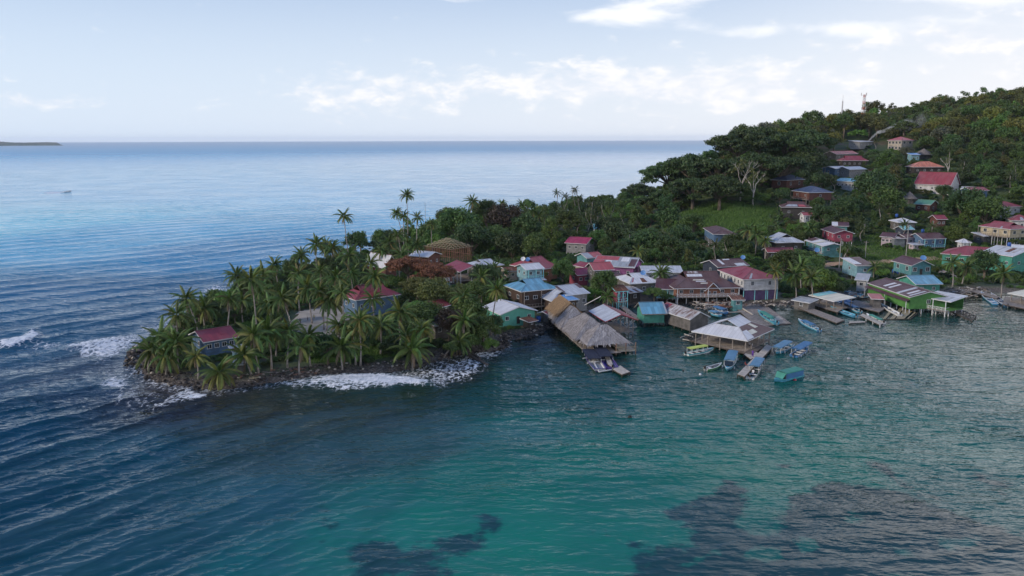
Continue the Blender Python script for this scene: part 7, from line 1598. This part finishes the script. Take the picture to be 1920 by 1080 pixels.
# ================================================================== LABELS BY NEIGHBOUR, SMOKE
LAND = [(405, 625, 'the long red roof'), (455, 670, 'the turquoise shack'), (610, 600, 'the sandy court'), (700, 550, 'the red hipped roof'), (730, 487, 'the steep white gable'), (835, 460, 'the unfinished timber roof'), (865, 503, 'the red open shelter'), (920, 493, 'the grey roofed house'),
 (1000, 500, 'the light blue house'), (1003, 535, 'the light blue gablet roof'), (970, 585, 'the mint green house'), (1030, 490, 'the bright red hipped roof'), (1130, 580, 'the red and white boat shed'), (1222, 588, 'the green stilt hut'), (1155, 490, 'the patchwork roof'), (1205, 520, 'the rust panelled white roof'), (1240, 502, 'the low grey roof'), (1320, 525, 'the sprawling brown roof'),
 (1392, 512, 'the long red hipped roof'), (1345, 437, 'the blue stilt hut'), (1375, 400, 'the grassy slope'), (1478, 445, 'the grey white hipped roof'), (1465, 468, 'the low red roof'), (1542, 455, 'the striped roof house'), (1565, 430, 'the crimson house'), (1492, 335, 'the upper wooden lodge'), (1515, 358, 'the lower wooden lodge'), (1495, 385, 'the faded pink brown roof'),
 (1610, 492, 'the slanted roof house'), (1715, 495, 'the teal blue house'), (1740, 525, 'the small light blue roof'), (1680, 545, 'the lime green building'), (1665, 448, 'the pale pink house'), (1750, 445, 'the blue veranda house'), (1830, 478, 'the wide red roof'), (1870, 425, 'the cream house'), (1760, 337, 'the red hall'), (1742, 308, 'the orange tiled roof'), (1730, 290, 'the thatched cone'),
 (1605, 297, 'the dark long house'), (1676, 258, 'the tan building'), (1628, 260, 'the smoke'), (1617, 215, 'the red and white mast'), (1576, 220, 'the thin pale mast'), (1728, 377, 'the faded green roof'), (1820, 360, 'the low grey blue roof'), (1897, 382, 'the right edge red roof'), (1700, 411, 'the white roof in the trees'), (1767, 408, 'the small red roof'), (1078, 450, 'the crimson forest edge roof'), (1122, 423, 'the teal beach house'),
 (255, 668, 'the breakwater'), (645, 405, 'the lone tall palm'), (350, 560, 'the slender leaning palm'), (470, 525, 'the large full crowned palm'), (530, 560, 'the pale curved trunk'), (703, 520, 'the ragged dark trunked palm'), (592, 458, 'the slim sea view palm'), (676, 600, 'the big yellow green palm'), (411, 697, 'the bright water edge palm'), (868, 555, 'the greyish old palm'), (564, 478, 'the small starry palm'), (330, 642, 'the low palms of the tip'), (1840, 230, 'the upper hill crest'), (1560, 400, 'the dark round slope tree'), (1110, 380, 'the skyline palms'), (1230, 440, 'the creeper clad trees'), (762, 366, 'the tallest palm'), (945, 405, 'the brownish dark tree'), (1385, 330, 'the forked bare tree'), (1300, 320, 'the ridge over the sea'), (1745, 185, 'the flat skyline tree'), (1900, 200, 'the right end of the skyline'), (500, 700, 'the shore stones'), (800, 505, 'the orange brown trees'), (1034, 437, 'the vine draped tree')]
GEN = {'coconut_palm': 'coconut palm', 'broadleaf_tree': 'rounded tree', 'umbrella_tree': 'flat layered tree', 'vine_covered_tree': 'creeper clad tree', 'shrub': 'leafy shrub', 'banana_plant': 'leafy banana plant'}
TONE = {'dark_leaf': 'dark green', 'mid_leaf': 'mid green', 'bright_leaf': 'bright green', 'olive_leaf': 'olive', 'rust_leaf': 'orange brown', 'brown_leaf': 'brownish', 'yellow_green_leaf': 'yellow green', 'grey_green_leaf': 'grey green'}
crowns = {}
for o in scene.objects:
    if o.parent and o.type == 'MESH' and o.name.startswith('crown'): crowns[o.parent.name] = o
for o in scene.objects:
    if o.parent is None and 'group' in o and o.name.split('.')[0] in GEN:
        base = o.name.split('.')[0]; c = crowns.get(o.name); hz = c.location.z if c else 5.; px, py, d = proj(o.location[0], o.location[1], o.location[2] + hz)
        ln = sorted(LAND, key=lambda q: (q[0] - px) ** 2 + 2.5 * (q[1] - py) ** 2); q = ln[0]; dx, dy = px - q[0], py - q[1]; dd = math.hypot(dx, dy)
        side = ('right' if dx > 0 else 'left'); ver = ('below' if dy > 0 else 'above')
        w_ = (side + ' of') if abs(dx) > 2 * abs(dy) else (ver if abs(dy) > 1.6 * abs(dx) else ver + ' and ' + side + ' of')
        far = 'just ' if dd < 22 else ('' if dd < 50 else 'well ')
        tone = TONE.get(c.data.materials[0].name, 'green') + ' ' if c else ''
        size = ''
        if base in ('broadleaf_tree', 'umbrella_tree', 'vine_covered_tree', 'shrub') and c: R = c.scale[0]; size = 'big ' if R > 6 else ('small ' if R < (1.6 if base == 'shrub' else 3.6) else '')
        if len(w_.split()) + len(q[2].split()) > 6: size = far = ''
        o['label'] = (size + tone + GEN[base] + ' ' + far + w_.replace(' and ', ' ') + ' ' + q[2])
dup_ = {}
for o in scene.objects:
    if o.parent is None and 'group' in o and o.name.split('.')[0] in GEN: dup_.setdefault(o['label'], []).append(o)
ORD = ['first', 'second', 'third', 'fourth', 'fifth', 'sixth', 'seventh', 'eighth', 'ninth', 'tenth']; NUM = ['', 'one', 'two', 'three', 'four', 'five', 'six', 'seven', 'eight', 'nine', 'ten']
for lb, l in dup_.items():
    if 1 < len(l) <= 10:
        l.sort(key=lambda o: o.location[0] / o.location[1])
        for k, o in enumerate(l): o['label'] = (ORD[k] + ' from left of ' + NUM[len(l)] + ', ' + lb) if len(l) > 2 else (('left ' if k == 0 else 'right ') + 'one of two, ' + lb)
for o in scene.objects:
    if o.parent is None and 'group' in o and o.name.split('.')[0] in GEN:
        w_ = o['label'].split()
        for d_ in ('well', 'just', 'leafy', 'rounded', 'flat', 'layered', 'clad', 'hipped', 'wide', 'faded', 'big', 'small', 'trees'):
            if len(w_) > 16 and d_ in w_: w_.remove(d_)
        o['label'] = ' '.join(w_)
        if len(w_) > 16: o['label'] = o['label'].replace(' from left of ', ' of ').replace(' one of two, ', ' ')
def smoke():
    p0 = P(1627, 268); pts = []
    for px, py, r_ in ((1628, 266, 1.2), (1634, 258, 2.4), (1645, 249, 4.), (1662, 243, 5.), (1685, 238, 6.), (1710, 232, 7.), (1738, 222, 7.5)):
        d = ray(px, py); t = (p0.y - 6) / d.y; pts.append(((d.x * t, d.y * t, CAMH + d.z * t), r_))
    pts = [(p, r_ * 1.15) for p, r_ in pts]; m_ = bpy.data.materials.new('smoke'); m_.use_nodes = True; t = NT(m_.node_tree); m_.node_tree.nodes.clear(); ob = t.n('ShaderNodeTexCoord').outputs['Object']
    se = t.n('ShaderNodeSeparateXYZ'); t.set(se.inputs[0], ob); n_ = t.noise(ob, .09, 6, .62, 1.2); x0, x1 = pts[0][0][0], pts[-1][0][0]
    za = t.n('ShaderNodeMapRange'); zl = za
    L0 = [p[0] for p in pts]; acc = None
    for (a_, ra), (b_, rb) in zip(pts[:-1], pts[1:]):      # smooth falloff from the drifting axis
        u = t.m('DIVIDE', t.m('SUBTRACT', se.outputs[0], a_[0]), b_[0] - a_[0], clamp=True); zc = t.m('ADD', t.m('MULTIPLY', u, b_[2] - a_[2]), a_[2] if acc is None else 0.)
        acc = zc if acc is None else t.m('ADD', acc, zc)
    rad = t.ramp(se.outputs[0], x0, x1, 1.4, 8.5); dz = t.m('DIVIDE', t.m('SUBTRACT', se.outputs[2], acc), rad); dy = t.m('DIVIDE', t.m('SUBTRACT', se.outputs[1], pts[0][0][1]), rad)
    fall = t.ramp(t.m('ADD', t.m('MULTIPLY', dz, dz), t.m('MULTIPLY', dy, dy)), .0, .75, 1., 0.)
    dn = t.m('MULTIPLY', fall, t.m('MULTIPLY', t.ramp(n_, .38, .7), t.ramp(se.outputs[0], x0 + 4, x1 - 8, 1.3, .05)))
    v_ = t.n('ShaderNodeVolumePrincipled'); t.set(v_.inputs['Density'], dn); v_.inputs['Color'].default_value = (1, 1, 1, 1)
    o_ = t.n('ShaderNodeOutputMaterial'); m_.node_tree.links.new(v_.outputs[0], o_.inputs['Volume'])
    o = MB().tube([p for p, r_ in pts], [r_ for p, r_ in pts], 12).build('smoke', m_); tag(o, 'thin white smoke drifting right from behind the hillside houses', 'smoke', kind='stuff')
smoke()
# ---- air
def haze():
    m_ = bpy.data.materials.new('thin_haze'); m_.use_nodes = True; t = NT(m_.node_tree); m_.node_tree.nodes.clear()
    v_ = t.n('ShaderNodeVolumePrincipled'); v_.inputs['Density'].default_value = 2.6e-5; v_.inputs['Color'].default_value = (.86, .92, 1, 1); v_.inputs['Anisotropy'].default_value = .1
    o_ = t.n('ShaderNodeOutputMaterial'); m_.node_tree.links.new(v_.outputs[0], o_.inputs['Volume'])
    mb = MB(); mb.box((0, 0, 68), (64000, 64000, 146)); o = mb.build('haze', m_); tag(o, kind='stuff')
haze()
